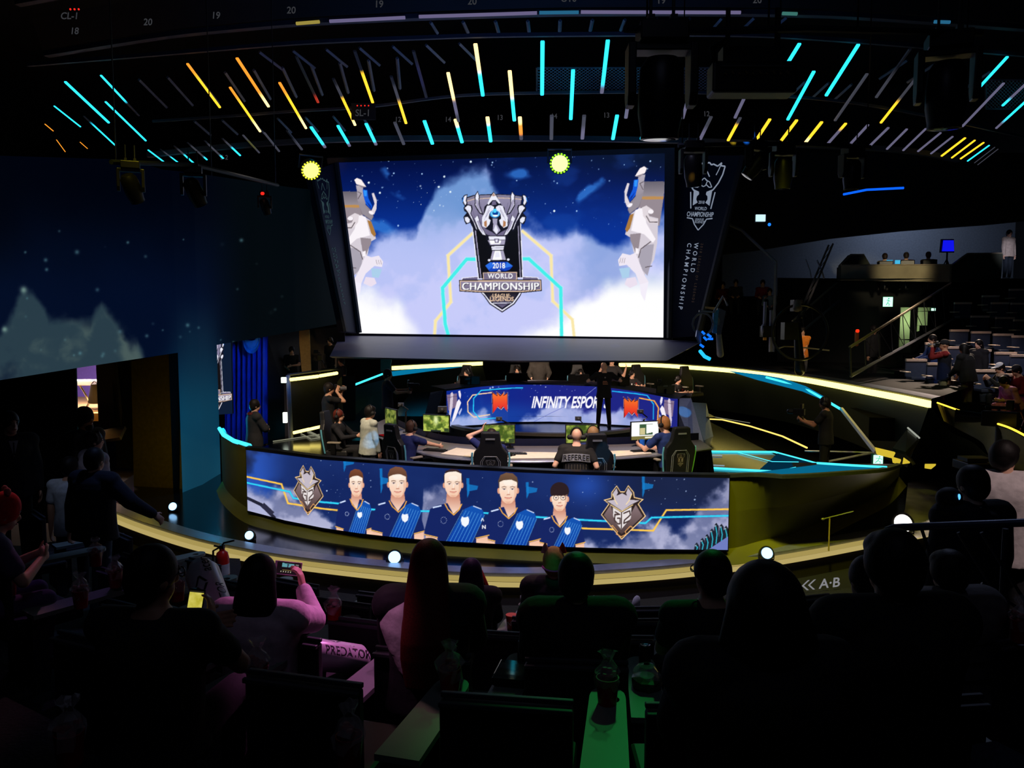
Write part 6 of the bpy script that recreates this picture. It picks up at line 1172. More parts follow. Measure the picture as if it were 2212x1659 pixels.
for x0, y0, x1, y1 in ((1516, 716, 1522, 722), (1528, 722, 1536, 728), (1520, 728, 1527, 735), (1512, 744, 1520, 750), (1529, 732, 1540, 732)): m.tube([pd(x0, y0, 21.6), pd(x1, y1, 21.6)], .035, 5)
MB().tube([pd(1512, 758, 21.4), pd(1522, 770, 21.2), pd(1534, 776, 21.1)], .05, 6).build('cyan_arc_light', emit('cyan arc', (40, 200, 250), 1.1), t, world=True)
m.build('blue_markers', emit('blue marker', (20, 120, 255), 1.0), t, world=True, smooth=False)
MB().cap(pd(1550, 690, 22.5), pd(1556, 765, 22.3), .06, .1).build('stand', M_grey, t, world=True); part(slab('ochre_sheet', [(1524, 662, 22.6), (1548, 664, 22.6), (1547, 670, 22.6), (1524, 666, 22.6)], mat('ochre sheet', (210, 160, 90), .6), .03), t)
t = thing('tall_stand', 'tall pale framed stand with black box left of the man in orange', 'stand', pd(1655, 775, 23)); MB().tube([pd(1653, 652, 23), pd(1651, 705, 23)], .05, 6).build('upright', M_silver, t, world=True); MB().tube([pd(1666, 670, 23), pd(1664, 760, 23)], .05, 6).build('upright', M_silver, t, world=True); MB().box(pd(1658, 716, 22.9), (.36, .3, .32)).build('control_box', M_plastic, t, world=True, smooth=False); MB().ell(pd(1647, 713, 22.8), (.045, .06, .17)).build('side_lamp', M_silver, t, world=True); MB().box(pd(1652, 732, 22.9), (.08, .08, .08)).build('amber_block', mat('amber block', (210, 140, 40), .5), t, world=True, smooth=False)
c = pd(1851, 720, 20); o = MB().cap(c + Vector((0, 0, -.28)), c + Vector((0, 0, .02)), .05, .05).build('marshalling_wand', mat('wand orange', (170, 90, 60), .5)); tag(o, 'orange signal wand with red glowing tip left of the man in suit', 'wand'); part_ = MB().ell(c + Vector((0, -.03, .06)), (.05, .05, .05), n=8, m=5).build('glowing_tip', emit('red wand', (255, 50, 20), 1.3), o)
# small technical clutter at the right arena point
t = thing('tilted_screen', 'tilted dark monitor panel at the right tip of the arena', 'monitor', pz(1955, 1015, ZS + .3))
part(slab('panel', [(1961, 925, 13.9), (1985, 946, 13.4), (1956, 976, 12.9), (1928, 968, 13.4)], mat('olive reflecting glass', (40, 46, 30), .25), .06), t); MB().tube([pd(1985, 945, 13.4), pd(1962, 985, 13.3), pd(1975, 1004, 13.2)], .03, 6).build('support', M_dgrey, t, world=True); MB().tube([pd(1961, 924, 13.85), pd(1986, 946, 13.35)], .015, 6).build('edge_glow', emit('edge white', (200, 205, 190), .6), t, world=True)
for k, pts in enumerate(([(1890, 966, 14.4), (1932, 976, 13.8), (1926, 988, 13.8), (1893, 980, 14.2)], [(1926, 986, 13.6), (1946, 992, 13.4), (1942, 1000, 13.3), (1928, 996, 13.4)], [(1952, 988, 13.3), (1966, 998, 13.2), (1950, 1000, 13.2)], [(1998, 1002, 13.0), (2022, 1002, 13.0), (2012, 1010, 12.9), (1998, 1008, 12.9)])):
    slab('reflector_panel', pts, emit('yellow reflector', (235, 205, 60), .8), .03, False, 'yellow lit panel at the right tip of the arena, ' + ['longest one on the left', 'small one under the tilted monitor', 'triangular one beside the monitor support', 'lowest one on the right'][k], 'panel')
t = thing('floor_monitor_case', 'dark equipment box on the rim behind the suited man', 'case', pd(2115, 1020, 11.0)); MB().box((0, 0, .1), (.55, .4, .12)).build('box', M_plastic, t, smooth=False, bevel=.01); MB().box((-.1, -.05, .2), (.35, .25, .05)).build('lid', M_dgrey, t, smooth=False)
o = MB().tube([pz(1790, 1190, ZS), pz(1790, 1190, ZS) + Vector((0, 0, .5))], .012, 6).build('microphone_stand', mat('brassy pole', (150, 130, 60), .4)); tag(o, 'thin pole with slanted microphone before the olive drum wall', 'stand'); m = MB(); q = pz(1790, 1190, ZS) + Vector((0, 0, .5)); m.tube([q + Vector((-.08, 0, -.01)), q + Vector((.35, 0, .1))], .01, 6); m.build('boom', M_grey, o); MB().ell(q + Vector((-.1, 0, -.015)), (.03, .02, .02)).build('microphone', M_silver, o)
P_ = [pz(x, y, ZS + .006) for x, y in ((1962, 1036), (2076, 1030), (2120, 1100), (2110, 1128), (2000, 1160), (1930, 1168), (1955, 1100))]; struct(MB().add(P_, [tuple(range(6, -1, -1))]).build('floor_sheen', mat('pale floor sheen', (150, 146, 148), .32, metal=.5, var=.3, scale=3), smooth=False))  # lighter patch put in for the sheen of the glossy floor
# mesh fence handrail near the aisle
t = thing('aisle_railing', 'dark blue steel handrail with diagonal bars at the right aisle', 'railing', pd(2060, 1300, 4.4)); A, B = pd(1915, 1146, 4.5), pd(2240, 1128, 4.1)
MB().tube([A, A.lerp(B, .06) + Vector((0, 0, .015)), B], .022, 10).build('top_rail', mat('steel blue rail', (62, 74, 96), .4, metal=.4), t, world=True)
for px in (1932, 2172): a = pd(px, 1142, 4.4); MB().tube([a, a - Vector((0, 0, .75))], .016, 8).build('post', M_dgrey, t, world=True)
for x0, y0, x1, y1 in ((1990, 1140, 2040, 1290), (2070, 1150, 2180, 1330), (2120, 1150, 2240, 1340), (1940, 1150, 1990, 1290), (2030, 1240, 2120, 1300), (2120, 1260, 2230, 1335)): MB().tube([pd(x0, y0, 4.42), pd(x1, y1, 4.36)], .010, 6).build('diagonal_bar', M_dgrey, t, world=True)

# ================================================================ AUDIENCE SEATS
M_shell = mat('black seat shell', (30, 30, 36), .55, var=.12, scale=6); M_lip = mat('grey seat lip', (70, 70, 78), .45, var=.06); M_tray = mat('grey laminate tray', (124, 136, 128), .5, var=.05, scale=4)
ROWS = [(2.05, 2.86), (2.8, 2.61), (3.7, 2.37), (4.6, 2.13), (5.5, 1.885), (6.4, 1.64)]   # distance, height of the back top
def row_d(d0, x): return d0 + .085 * ((x - .8) ** 2 - .4)
def seat_xyz(r, cpx):
    d0, zt = ROWS[r]; d = d0
    for _ in range(6):
        x = (cpx - 1106) / FPX * (d * math.cos(PITCH) + (ZC - zt) * math.sin(PITCH) * 1.0); d = row_d(d0, x)
    return Vector((x, d, zt - .87)), -math.atan(.17 * (x - .8)) * -1.0
def make_seat(label, p, rz, group):
    t = thing('auditorium_seat', label, 'seat', p, rz, group)
    MB().box((0, 0, .60), (.5, .05, .50)).build('backrest', M_shell, t, smooth=False, bevel=.012)
    m = MB(); m.box((0, .012, .862), (.5, .022, .02)); m.box((0, -.03, .842), (.5, .022, .02)); m.build('top_lip', M_lip, t, smooth=False, bevel=.004)
    MB().box((0, .26, .42), (.48, .44, .09)).build('cushion', M_shell, t, smooth=False, bevel=.02); MB().box((0, .2, .19), (.3, .16, .38)).build('pedestal', M_dgrey, t, smooth=False)
    out = [(-.095, .06), (.095, .06), (.082, .68)] + [(.08 * math.cos(a), .70 + .08 * math.sin(a)) for a in np.linspace(0, math.pi, 9)] + [(-.082, .68)]
    # tray with a round cup recess cut through it
    hole = [(.034 * math.cos(a) + .02, .66 + .034 * math.sin(a)) for a in np.linspace(0, 2 * math.pi, 17)[:-1]]
    Mt = Matrix.Translation((.365, 0, .565)); n = 48
    def rad(poly, a, c=(.02, .66)):
        best = 0; ux, uy = math.cos(a), math.sin(a)
        for i in range(len(poly)):
            (x1, y1), (x2, y2) = poly[i], poly[(i + 1) % len(poly)]; x1 -= c[0]; x2 -= c[0]; y1 -= c[1]; y2 -= c[1]; dx, dy = x2 - x1, y2 - y1; den = ux * dy - uy * dx
            if abs(den) < 1e-9: continue
            s = (x1 * dy - y1 * dx) / den; w = (x1 * uy - y1 * ux) / den
            if s > 0 and -1e-6 <= w <= 1 + 1e-6: best = max(best, s)
        return (c[0] + ux * best, c[1] + uy * best)
    angs = sorted([2 * math.pi * k / n for k in range(n)] + [math.atan2(y - .66, x - .02) % (2 * math.pi) for x, y in out]); O = [rad(out, a) for a in angs]; I = [(.02 + .034 * math.cos(a), .66 + .034 * math.sin(a)) for a in angs]; k = len(angs)
    V = [Mt @ Vector((x, y, z)) for z in (0, -.028) for L in (O, I) for x, y in L]; F = []
    for i in range(k):
        j = (i + 1) % k; F += [(i, j, k + j, k + i), (3 * k + i, 3 * k + j, 2 * k + j, 2 * k + i), (i, 2 * k + i, 2 * k + j, j), (k + i, k + j, 3 * k + j, 3 * k + i)]
    MB().add(V, F).build('tray', M_tray, t, smooth=False); MB().box((.365, .12, .27), (.07, .1, .52)).build('tray_post', M_dgrey, t, smooth=False)
    return t
RN = ['', 'bottommost row', 'second row from bottom', 'third row from bottom', 'fourth row from bottom', 'topmost front row']
SEATS = {1: [205, 655, 1093, 1543, 1993], 2: [-20, 290, 602, 912, 1245, 1580, 1905, 2235], 3: [-10, 256, 522, 788, 1054, 1322, 1586, 1852, 2118], 4: [70, 293, 515, 737, 959, 1181, 1403, 1625, 1847, 2070], 5: [260, 440, 640, 828, 1012, 1190, 1370, 1555, 1740]}
SEATP = {}; s0 = None
for r, lst in SEATS.items():
    for k, cx in enumerate(lst):
        p, rz = seat_xyz(r, cx); SEATP[(r, k)] = (p, rz); lab = 'black auditorium seat with tray, %s from left, %s' % (ORD[k], RN[r])
        if s0 is None: s0 = make_seat(lab, p, rz, 'auditorium seats')
        else: dup(s0, p, rz, lab, 'auditorium seats')
m = MB()
for r, (d0, zt) in enumerate(ROWS):
    z = zt - .87
    P = []
    for x in np.linspace(-7 if r < 3 else -7.5, 7.0, 30): P.append(x)
    a = [Vector((x, row_d(d0, max(-3.2, min(x, 3.6))) - .42, z)) for x in P]; b = [Vector((x, row_d(d0, max(-3.2, min(x, 3.6))) + .56, z)) for x in P]; m.ribbon(a, b); m.ribbon([p - Vector((0, 0, .27)) for p in b], b)
m.ribbon([Vector((x, -1, 2.2)) for x in np.linspace(-7, 7, 5)], [Vector((x, 1.6, 2.2)) for x in np.linspace(-7, 7, 5)])
struct(m.build('floor_terraces', M_carpet, smooth=False))
# ---- drinks and food on the trays
M_redc = mat('red cup plastic', (170, 22, 26), .3, var=.1); M_wrap = mat('clear cellophane', (235, 225, 225), .08, var=0, alpha=.28, spec=.8)
def tray_top(px, py, z): return pz(px, py, z)
def red_cup(label, base, s=1.0, wrap=True, text=None, seed=0):
    t = thing('red_cup', label, 'cup', base, 0, 'red snack cups'); m = MB(); m.lathe([(.002, 0), (.036 * s, 0), (.045 * s, .105 * s), (.041 * s, .105 * s), (.034 * s, .02 * s), (.002, .02 * s)], n=20); m.build('cup_body', M_redc, t)
    if wrap:
        r = random.Random(seed); m = MB(); rs = []
        for z, q in ((.06, .043), (.1, .05), (.125, .052), (.15, .036), (.175, .014), (.2, .03), (.21, .034)): rs.append([Vector((q * s * math.cos(a) * r.uniform(.7, 1.25), q * s * math.sin(a) * r.uniform(.7, 1.25), z * s + r.uniform(-.008, .008))) for a in [k * math.pi / 7 for k in range(14)]])
        m.rings(rs, cap=False); m.build('cellophane', M_wrap, t, smooth=False)
        m = MB()
        for k in range(9): m.ell((r.uniform(-.025, .025) * s, r.uniform(-.025, .025) * s, r.uniform(.09, .13) * s), (.016 * s, .012 * s, .012 * s), n=8, m=5)
        m.build('snacks', mat('red candy', (150, 30, 30), .3), t)
    else:
        m = MB(); m.lathe([(.002, .1), (.046, .1), (.046, .112), (.002, .112)], n=20); m.build('lid', mat('orange red lid', (235, 80, 50), .4), t)
    if text:
        m = MB(); text_mesh(m, text, frame_at((0, -.044, .055), (1, 0, 0), (0, .08, 1)), .05, .003); m.build('lettering', M_ptext, t, smooth=False)
    return t
def on_tray(r, k, v=.66, u=.02):
    p, rz = SEATP[(r, k)]; return p + RZ(rz) @ Vector((.365 + u, v, .566))
red_cup('red cup in crumpled cellophane on the green lit tray at bottom centre right', on_tray(1, 2, .62, .0), 1.15, seed=1); red_cup('red cup in cellophane on the tray at bottom centre left', on_tray(1, 1, .62, .02), 1.15, seed=2)
red_cup('red lidded cup with white letters in the middle of the seats', on_tray(4, 4, .55), 1.0, False, 'ND'); red_cup('dark red cup on the front row tray near the purple haired person', on_tray(5, 4, .5), 1.0, True, None, 3)
red_cup('bright red cup on the tray beside the white cheering stick', on_tray(2, 2, .60, .03), 1.1, seed=4); red_cup('red cup with torn wrapper between the man with phone and the cheering stick', pd(383, 1297, 4.9), 1.1, seed=5)
for k, (x, y, d, lab) in enumerate(((208, 1222, 6.3, 'red cup near the knees of the walking man in jeans'), (250, 1268, 5.6, 'red cup left of the man with phone, behind his shoulder'), (175, 1312, 5.0, 'red cup beside the purple trousers at the left'), (20, 1286, 5.2, 'red cup at the left picture edge'), (224, 1466, 3.5, 'dim wrapped cup on the dark left seats'), (557, 1492, 3.3, 'dim wrapped cup behind the seat of the woman filming'), (152, 1650, 2.6, 'large dim wrapped cup at the bottom left corner'), (755, 1655, 2.7, 'wrapped cup cut off by the bottom edge'), (722, 1345, 4.9, 'small red wrapped cup behind a seat right of the woman filming'), (2203, 1385, 3.9, 'pinkish wrapped cup at the right picture edge'))): red_cup(lab, pd(x, y, d), 1.1, seed=10 + k)
def can(label, p):
    t = thing('drink_can', label, 'can', p, 0, 'drink cans'); MB().lathe([(.002, 0), (.026, 0), (.033, .008), (.033, .115), (.027, .128), (.002, .126)], n=20).build('can_body', mat('dark red can', (60, 22, 22), .35, metal=.5), t); m = MB(); m.lathe([(.002, .1265), (.024, .1275), (.028, .13), (.028, .126), (.002, .122)], n=20); m.box((.004, 0, .130), (.022, .012, .003)); m.build('lid', M_chrome, t); return t
can('dark can with shiny lid behind the black food box on the centre tray', on_tray(2, 3, .64)); can('dark red can standing in the cup hole of the right tray', on_tray(2, 4, .64))
p, rz = SEATP[(2, 3)]; t = thing('food_box', 'black food box with clear lid reflecting cyan light on the centre tray', 'box', on_tray(2, 3, .42, 0), rz)
m = MB(); m.box((0, 0, .025), (.17, .2, .045), taper=1.06); m.build('tub', M_plastic, t, smooth=False, bevel=.008); m = MB(); m.box((0, 0, .058), (.175, .205, .02), taper=.9); m.build('lid', mat('clear plastic lid', (60, 70, 70), .05, var=0, alpha=.55, spec=1), t, smooth=False, bevel=.005); MB().box((-.02, .04, .05), (.1, .07, .012)).build('food', mat('brown food', (90, 50, 36), .6), t, smooth=False, bevel=.004)
p, rz = SEATP[(2, 4)]; t = thing('food_package', 'green lit wrapped snack package with film on the right tray', 'package', on_tray(2, 4, .40, .01), rz)
r = random.Random(5); m = MB(); m.rings([[Vector((.08 * q * math.cos(a) * r.uniform(.9, 1.1), .09 * q * math.sin(a) * r.uniform(.9, 1.1), z)) for a in [k * math.pi / 6 for k in range(12)]] for z, q in ((0, .9), (.02, 1.05), (.045, .95), (.06, .5))]); m.build('packet', mat('olive snack packet', (80, 90, 60), .35), t, smooth=False); m = MB(); m.rings([[Vector((.085 * q * math.cos(a) * r.uniform(.8, 1.15), .03 + .09 * q * math.sin(a) * r.uniform(.8, 1.15), z)) for a in [k * math.pi / 6 for k in range(12)]] for z, q in ((.04, 1.0), (.07, .9), (.1, .5), (.11, .2))], cap=False); m.build('film', M_wrap, t, smooth=False)
# ---- extinguisher
t = thing('fire_extinguisher', 'red fire extinguisher standing below the stage edge at the left', 'fire extinguisher', pd(482, 1262, 8.6))
MB().lathe([(.002, 0), (.07, 0), (.073, .02), (.073, .30), (.06, .36), (.03, .385), (.028, .41), (.002, .41)], n=24).build('cylinder', M_red, t); MB().lathe([(.0735, .12), (.0742, .12), (.0742, .24), (.0735, .24)], n=24).build('label_band', mat('white label', (200, 200, 205), .5), t)
m = MB(); m.box((0, 0, .425), (.05, .05, .04)); m.tube([(0, 0, .44), (.02, 0, .47), (.14, 0, .50)], .011, 6); m.tube([(0, 0, .42), (-.09, 0, .44)], .01, 6); m.build('valve_lever', M_plastic, t); MB().tube([(-.03, 0, .42), (-.1, .0, .38), (-.105, 0, .25), (-.08, 0, .1)], .012, 6).build('hose', M_rubber, t)
# ---- cheering sticks
M_stick = mat('white inflated plastic', (215, 212, 220), .3, var=.05); M_ink = mat('black print', (14, 12, 18), .5, var=0)
def cheer(label, a, b, r, words, facing):
    a, b = Vector(a), Vector(b); t = thing('cheering_stick', label, 'inflatable stick', a); d = (b - a).normalized(); L = (b - a).length; m = MB(); n = Vector(facing); n = (n - d * n.dot(d)).normalized(); s = d.cross(n)
    prof = [(0, .55), (.03, .85), (.08, 1.0), (.5, 1.02), (.9, 1.0), (.95, .8), (1.0, .66)]; m.rings([[a + d * (L * q) + (n * math.sin(u) + s * math.cos(u)) * r * w for u in [2 * math.pi * k / 24 for k in range(24)]] for q, w in prof]); m.build('tube', M_stick, t, world=True)
    for txt, q, sz, off in words:
        mm = MB(); polys = text_polys(txt, sz, sz * .03, .9); vs = []
        for tr_ in polys:
            mm.add([a + d * (L * q + y * 1.0) * 1 + (n * math.cos((x) / r + off) + s * -math.sin((x) / r + off)) * (r * 1.025) for x, y in tr_] if False else [a + d * (L * q + x) + (n * math.cos(off - y / r) + s * math.sin(off - y / r)) * (r * 1.03) for x, y in tr_], [(0, 1, 2)])
        mm.build('print', M_ink, t, world=True, smooth=False)
    return t
cheer('white cheering stick leaning up beside the woman filming', pd(498, 1420, 4.35), pd(432, 1222, 5.0), .105, [('acer', .86, .09, .5), ('PREDATOR', .42, .085, .9), ('<>', .66, .16, -.1), ('NA', .3, .14, -.3)], (.2, -1, .5))
cheer('white cheering stick lying across the lap, lit pink', pd(640, 1408, 4.15), pd(786, 1426, 4.5), .085, [('PREDATOR', .6, .075, .5), ('<> //', .55, .12, -.5)], (.0, -.6, 1))
slab('red_bag', [(455, 1310, 4.4), (478, 1318, 4.4), (490, 1345, 4.3), (470, 1390, 4.25), (448, 1345, 4.3)], mat('orange red bag', (225, 60, 26), .5, var=.15), .12, False, 'orange red plastic bag between the man with phone and the woman filming', 'bag')
slab('carpet_edge', [(2150, 1600, 2.5), (2230, 1640, 2.5), (2230, 1700, 2.4), (2140, 1700, 2.4)], mat('blue grey carpet', (52, 60, 78), .9, var=.3, scale=60), .1, True); bpy.data.objects['carpet_edge'].name = 'floor_aisle'
m = MB(); ramp = [Vector((1.9, 3.4, 1.28)), Vector((6.5, 3.4, 1.28)), Vector((6.5, 7.5, 1.2)), Vector((2.4, 7.5, 1.2))]; m.add(ramp, [(0, 1, 2, 3)]); struct(m.build('floor_aisle_right', M_carpet, smooth=False))
m = MB(); m.add([Vector((-7, 6.6, .88)), Vector((-2.2, 6.6, .88)), Vector((-3.6, 10.2, .88)), Vector((-8, 11, .88))], [(0, 1, 2, 3)]); struct(m.build('floor_aisle_left', M_carpet, smooth=False))
# ================================================================ PEOPLE
SKIN = {'light': (226, 176, 150), 'mid': (206, 154, 124), 'tan': (176, 124, 96), 'pale': (236, 196, 174)}
PENDING = []
def skin(k): return mat('skin ' + k, SKIN[k], .55, var=.06, scale=20)
def cloth(name, rgb, rough=.85): return mat(name, rgb, rough, var=.14, scale=18, bump=.25)
def hairm(name, rgb): return mat(name, rgb, .55, var=.35, scale=150, bump=.1, spec=.25)
def ik(s, w, l1, l2, pole):
    d = w - s; L = min(d.length, (l1 + l2) * .999); n = d.normalized(); a = (l1 * l1 - l2 * l2 + L * L) / (2 * L); h = math.sqrt(max(0, l1 * l1 - a * a)); p = Vector(pole); p = (p - n * p.dot(n)).normalized(); return s + n * a + p * h, s + n * L
def loftbody(m, secs):
    rs = []
    for c, x, f, rx, ry in secs:
        ring = []
        for k in range(20):
            a = 2 * math.pi * k / 20; ca, sa = math.cos(a), math.sin(a); e = .82
            ring.append(c + x * (rx * math.copysign(abs(ca) ** e, ca)) + f * (ry * math.copysign(abs(sa) ** e, sa)))
        rs.append(ring)
    m.rings(rs)
def fin(m, name, mt, par, vox, smooth=3):
    o = m.build(name, mt, par); o.data.shade_smooth() if hasattr(o.data, 'shade_smooth') else None
    r = o.modifiers.new('r', 'REMESH'); r.mode = 'VOXEL'; r.voxel_size = vox; r.use_smooth_shade = True
    s = o.modifiers.new('s', 'SMOOTH'); s.factor = .5; s.iterations = smooth; PENDING.append(o); return o
def person(label, at, rz, pose='stand', H=1.74, lean=0.0, head=(0, 0), arms=None, skin_='mid', hair='short', hairc=(22, 18, 18), top=('t-shirt', (20, 20, 22), 'short'), legs=('trousers', (24, 24, 28)), shoes=(30, 30, 32), vox=.013, headset=False, face=True, build=1.0, legpose=None, group=None, glasses=False, hat=None, name='person', jacket=0.0, beard=False, hairw=1.0, hairl=None, hairback=0.0):
    """at = (px, py, d) of the crown of the head; or a Vector floor point"""
    s = H / 1.74; tot = (1.725 if pose == 'stand' else 1.32) * s
    if isinstance(at, Vector): base = at
    else:
        p = pd(*at); R0 = Matrix.Rotation(rz, 3, 'Z'); u = Vector((0, math.sin(lean), math.cos(lean))); P0 = Vector((0, 0, .95 if pose == 'stand' else .53))
        top_l = (P0 + u * .64 + Vector((0, .02, .135))) * s; base = p - R0 @ top_l
    t = thing(name, label, 'person', base, rz, group); W = MW[t.name].inverted(); Z = Vector((0, 0, 1)); X = Vector((1, 0, 0))
    S = lambda *a: Vector(a) * s
    u = Vector((0, math.sin(lean), math.cos(lean))); f = Vector((0, math.cos(lean), -math.sin(lean)))
    P = S(0, 0, .95 if pose == 'stand' else .53); N = P + u * .50 * s; Hc = P + u * .64 * s + Vector((0, .02, .0)) * s
    b = build; T = lambda q: P + u * q * s
    secs = [(T(-.10), .135, .10), (T(0), .17, .12), (T(.12), .15 * b, .108 * b), (T(.25), .155 * b, .11 * b), (T(.36), .175 * b, .118 * b), (T(.43), .165 * b, .10 * b), (T(.48), .10, .075), (T(.53), .058, .058)]
    SK = skin(skin_); vb = vox
    body = MB(); loftbody(body, [(c, X, f, rx * s, ry * s) for c, rx, ry in secs])
    body.cap(N, Hc - Z * .03 * s, .062 * s, .056 * s, 14)
    Hm_ = (RZ(head[0]) @ RX(head[1])); hp = lambda x, y, z: Hc + Hm_ @ S(x, y, z)
    body.ell(hp(0, -.005, .02), S(.079, .096, .106), Hm_); body.ell(hp(0, .025, -.05), S(.060, .062, .060), Hm_); body.ell(hp(0, .045, -.085), S(.034, .034, .026), Hm_)
    body.ell(hp(0, .095, -.018), S(.013, .020, .024), Hm_, 8, 6); body.ell(hp(0, .086, .012), S(.012, .012, .03), Hm_, 8, 6)
    body.ell(hp(0, .082, -.058), S(.024, .012, .010), Hm_, 8, 6); body.ell(hp(0, .076, .032), S(.045, .018, .012), Hm_, 10, 6)
    for q in (-1, 1): body.ell(hp(q * .078, -.008, -.008), S(.012, .024, .033), Hm_, 8, 6)
    tname, trgb, sl = top; sh = MB(); inf = (.016 + jacket) * s
    hemz = -.16 if pose == 'stand' else -.08
    loftbody(sh, [(T(hemz), X, f, .178 * s * b + inf, .128 * s * b + inf)] + [(c, X, f, rx * s + inf, ry * s + inf) for c, rx, ry in secs[1:6]] + [(T(.475), X, f, .105 * s + inf, .08 * s + inf), (T(.50), X, f, .070 * s, .066 * s)])
    arms = arms or {}; wr = {}
    defL = {'stand': (.25, .05, .80), 'sit': (.13, .40, .66)}[pose]
    for q, side in ((-1, 'L'), (1, 'R')):
        sho = P + u * .44 * s + X * q * .185 * s * (b * .5 + .5); spec = arms.get(side, defL); pole = Vector((q * .5, -.8, -.35)); fd = None
        if isinstance(spec, dict): pole = Vector(spec.get('pole', pole)); fd = spec.get('dir'); tg = spec['to']
        else: tg = spec
        if isinstance(tg, Vector): tgt = W @ tg
        else: tgt = Vector((tg[0] * q * s if side == 'L' and not isinstance(spec, dict) else (tg[0] * s if isinstance(spec, dict) else tg[0] * q * s), tg[1] * s, tg[2] * s))
        el, w = ik(sho, tgt, .29 * s, .26 * s, pole)
        nk = P + u * .475 * s; body.cap(nk, sho, .052 * s, .05 * s, 12); sh.cap(P + u * .45 * s, sho, .070 * s + jacket * s, .072 * s * b + jacket * s, 14)
        body.cap(sho, el, .052 * s * b, .042 * s, 12); body.cap(el, w, .042 * s, .028 * s, 12)
        fa = (w - el).normalized(); hd = Vector(fd).normalized() if fd else (fa + Vector((0, .0, -.15))).normalized()
        up = Vector((-q, 0, .15)) if abs(hd.x) < .8 else Vector((0, -1, .3)); pn = (up - hd * up.dot(hd)).normalized(); wd = hd.cross(pn).normalized()   # pn: palm normal side
        pc = w + hd * .045 * s
        rs = []
        for k_, (tt, ww, th) in enumerate(((-.01, .026, .022), (.03, .036, .018), (.07, .041, .016), (.088, .038, .013))):
            c = w + hd * tt * s; rs.append([c + wd * (ww * s * math.cos(a)) + pn * (th * s * math.sin(a)) for a in [k * math.pi / 6 for k in range(12)]])
        body.rings(rs); curl = spec.get('curl', .5) if isinstance(spec, dict) else .5
        for k, (off, ln) in enumerate(((-.030, .066), (-.010, .078), (.010, .073), (.030, .058))):
            kb = w + hd * .084 * s + wd * off * s; d1 = (hd + wd * off * 3.2 + pn * curl * .5).normalized(); d2 = (d1 + pn * curl).normalized(); d3 = (d2 + pn * curl).normalized(); r_ = max(.0095 * s, vb * .8)
            k1 = kb + d1 * ln * .5 * s; k2 = k1 + d2 * ln * .32 * s; k3 = k2 + d3 * ln * .22 * s; body.cap(kb, k1, r_, r_ * .95, 8); body.cap(k1, k2, r_ * .95, r_ * .9, 8); body.cap(k2, k3, r_ * .9, r_ * .8, 8)
        tsg = 1 if (wd.dot(Vector((0, 1, .4))) > 0) else -1
        tb = w + hd * .022 * s + wd * tsg * .028 * s; t1 = tb + (hd * .6 + wd * tsg * .75 + pn * .3).normalized() * .042 * s; t2_ = t1 + (hd * .9 + wd * tsg * .25 + pn * .4).normalized() * .03 * s; body.cap(tb, t1, .013 * s, .011 * s, 8); body.cap(t1, t2_, .011 * s, .009 * s, 8)
        if sl == 'short': sh.cap(sho - X * q * .02 * s, sho.lerp(el, .62), .072 * s * b + jacket * s, .064 * s + jacket * s * .6, 14)
        elif sl == 'long': sh.cap(sho - X * q * .02 * s, el, .067 * s * b + jacket * s, .056 * s + jacket * s, 14); sh.cap(el, el.lerp(w, .93), .053 * s + jacket * s, .038 * s + jacket * s * .6, 14)
        wr[side] = (w, hd, pn, wd, el)
    lp = legpose or {}
    tr = MB(); feet = []
    loftbody(tr, [(T(.03), X, f, .172 * s, .125 * s), (T(-.06), X, f, .18 * s, .13 * s), (T(-.13), X, f, .15 * s, .12 * s)])
    for q, side in ((-1, 'L'), (1, 'R')):
        hip = P + S(q * .09, 0, -.05); kn, an = lp.get(side, ((q * .10, .02, .50), (q * .11, -.01, .085)) if pose == 'stand' else ((q * .14, .43, .52), (q * .13, .40, .085)))
        kn = S(*kn); an = S(*an); body.cap(hip, kn, .080 * s, .052 * s, 14); body.cap(kn, an, .054 * s, .036 * s, 12); toe = an + S(0, .15, -.045); body.cap(an + S(0, -.03, -.03), toe, .038 * s, .032 * s, 10)
        kind = legs[0]
        tr.cap(hip, kn, .095 * s, .070 * s, 14)
        if kind != 'shorts': tr.cap(kn, an + S(0, 0, .02), .070 * s, .055 * s, 14)
        feet.append((an, toe))
    o = fin(body, 'body', SK, t, vb)
    o2 = fin(sh, tname.replace(' ', '_').replace('-', '_'), cloth(tname + ' %d %d %d' % trgb, trgb), t, max(vb, .013))
    o3 = fin(tr, legs[0].replace(' ', '_'), cloth(legs[0] + ' %d %d %d' % legs[1], legs[1]), t, max(vb, .013))
    for an, toe in feet:
        m = MB(); m.cap(an + S(0, -.035, -.035), toe + S(0, .01, 0), .047 * s, .042 * s, 12); m.cap(an + S(0, -.01, .0), an + S(0, .0, -.03), .05 * s, .045 * s, 10); fin(m, 'shoe', cloth('shoe %d %d %d' % shoes, shoes), t, .014, 2)
    # hair
    HM = hairm('hair %d %d %d' % hairc, hairc)
    hq = 1 + (hairw - 1) * .6
    def hell(m, c, r): m.ell(hp(*c), S(*[v * (hq if hair in ('long', 'verylong') and not hat else 1) for v in r]), Hm_, 20, 12)
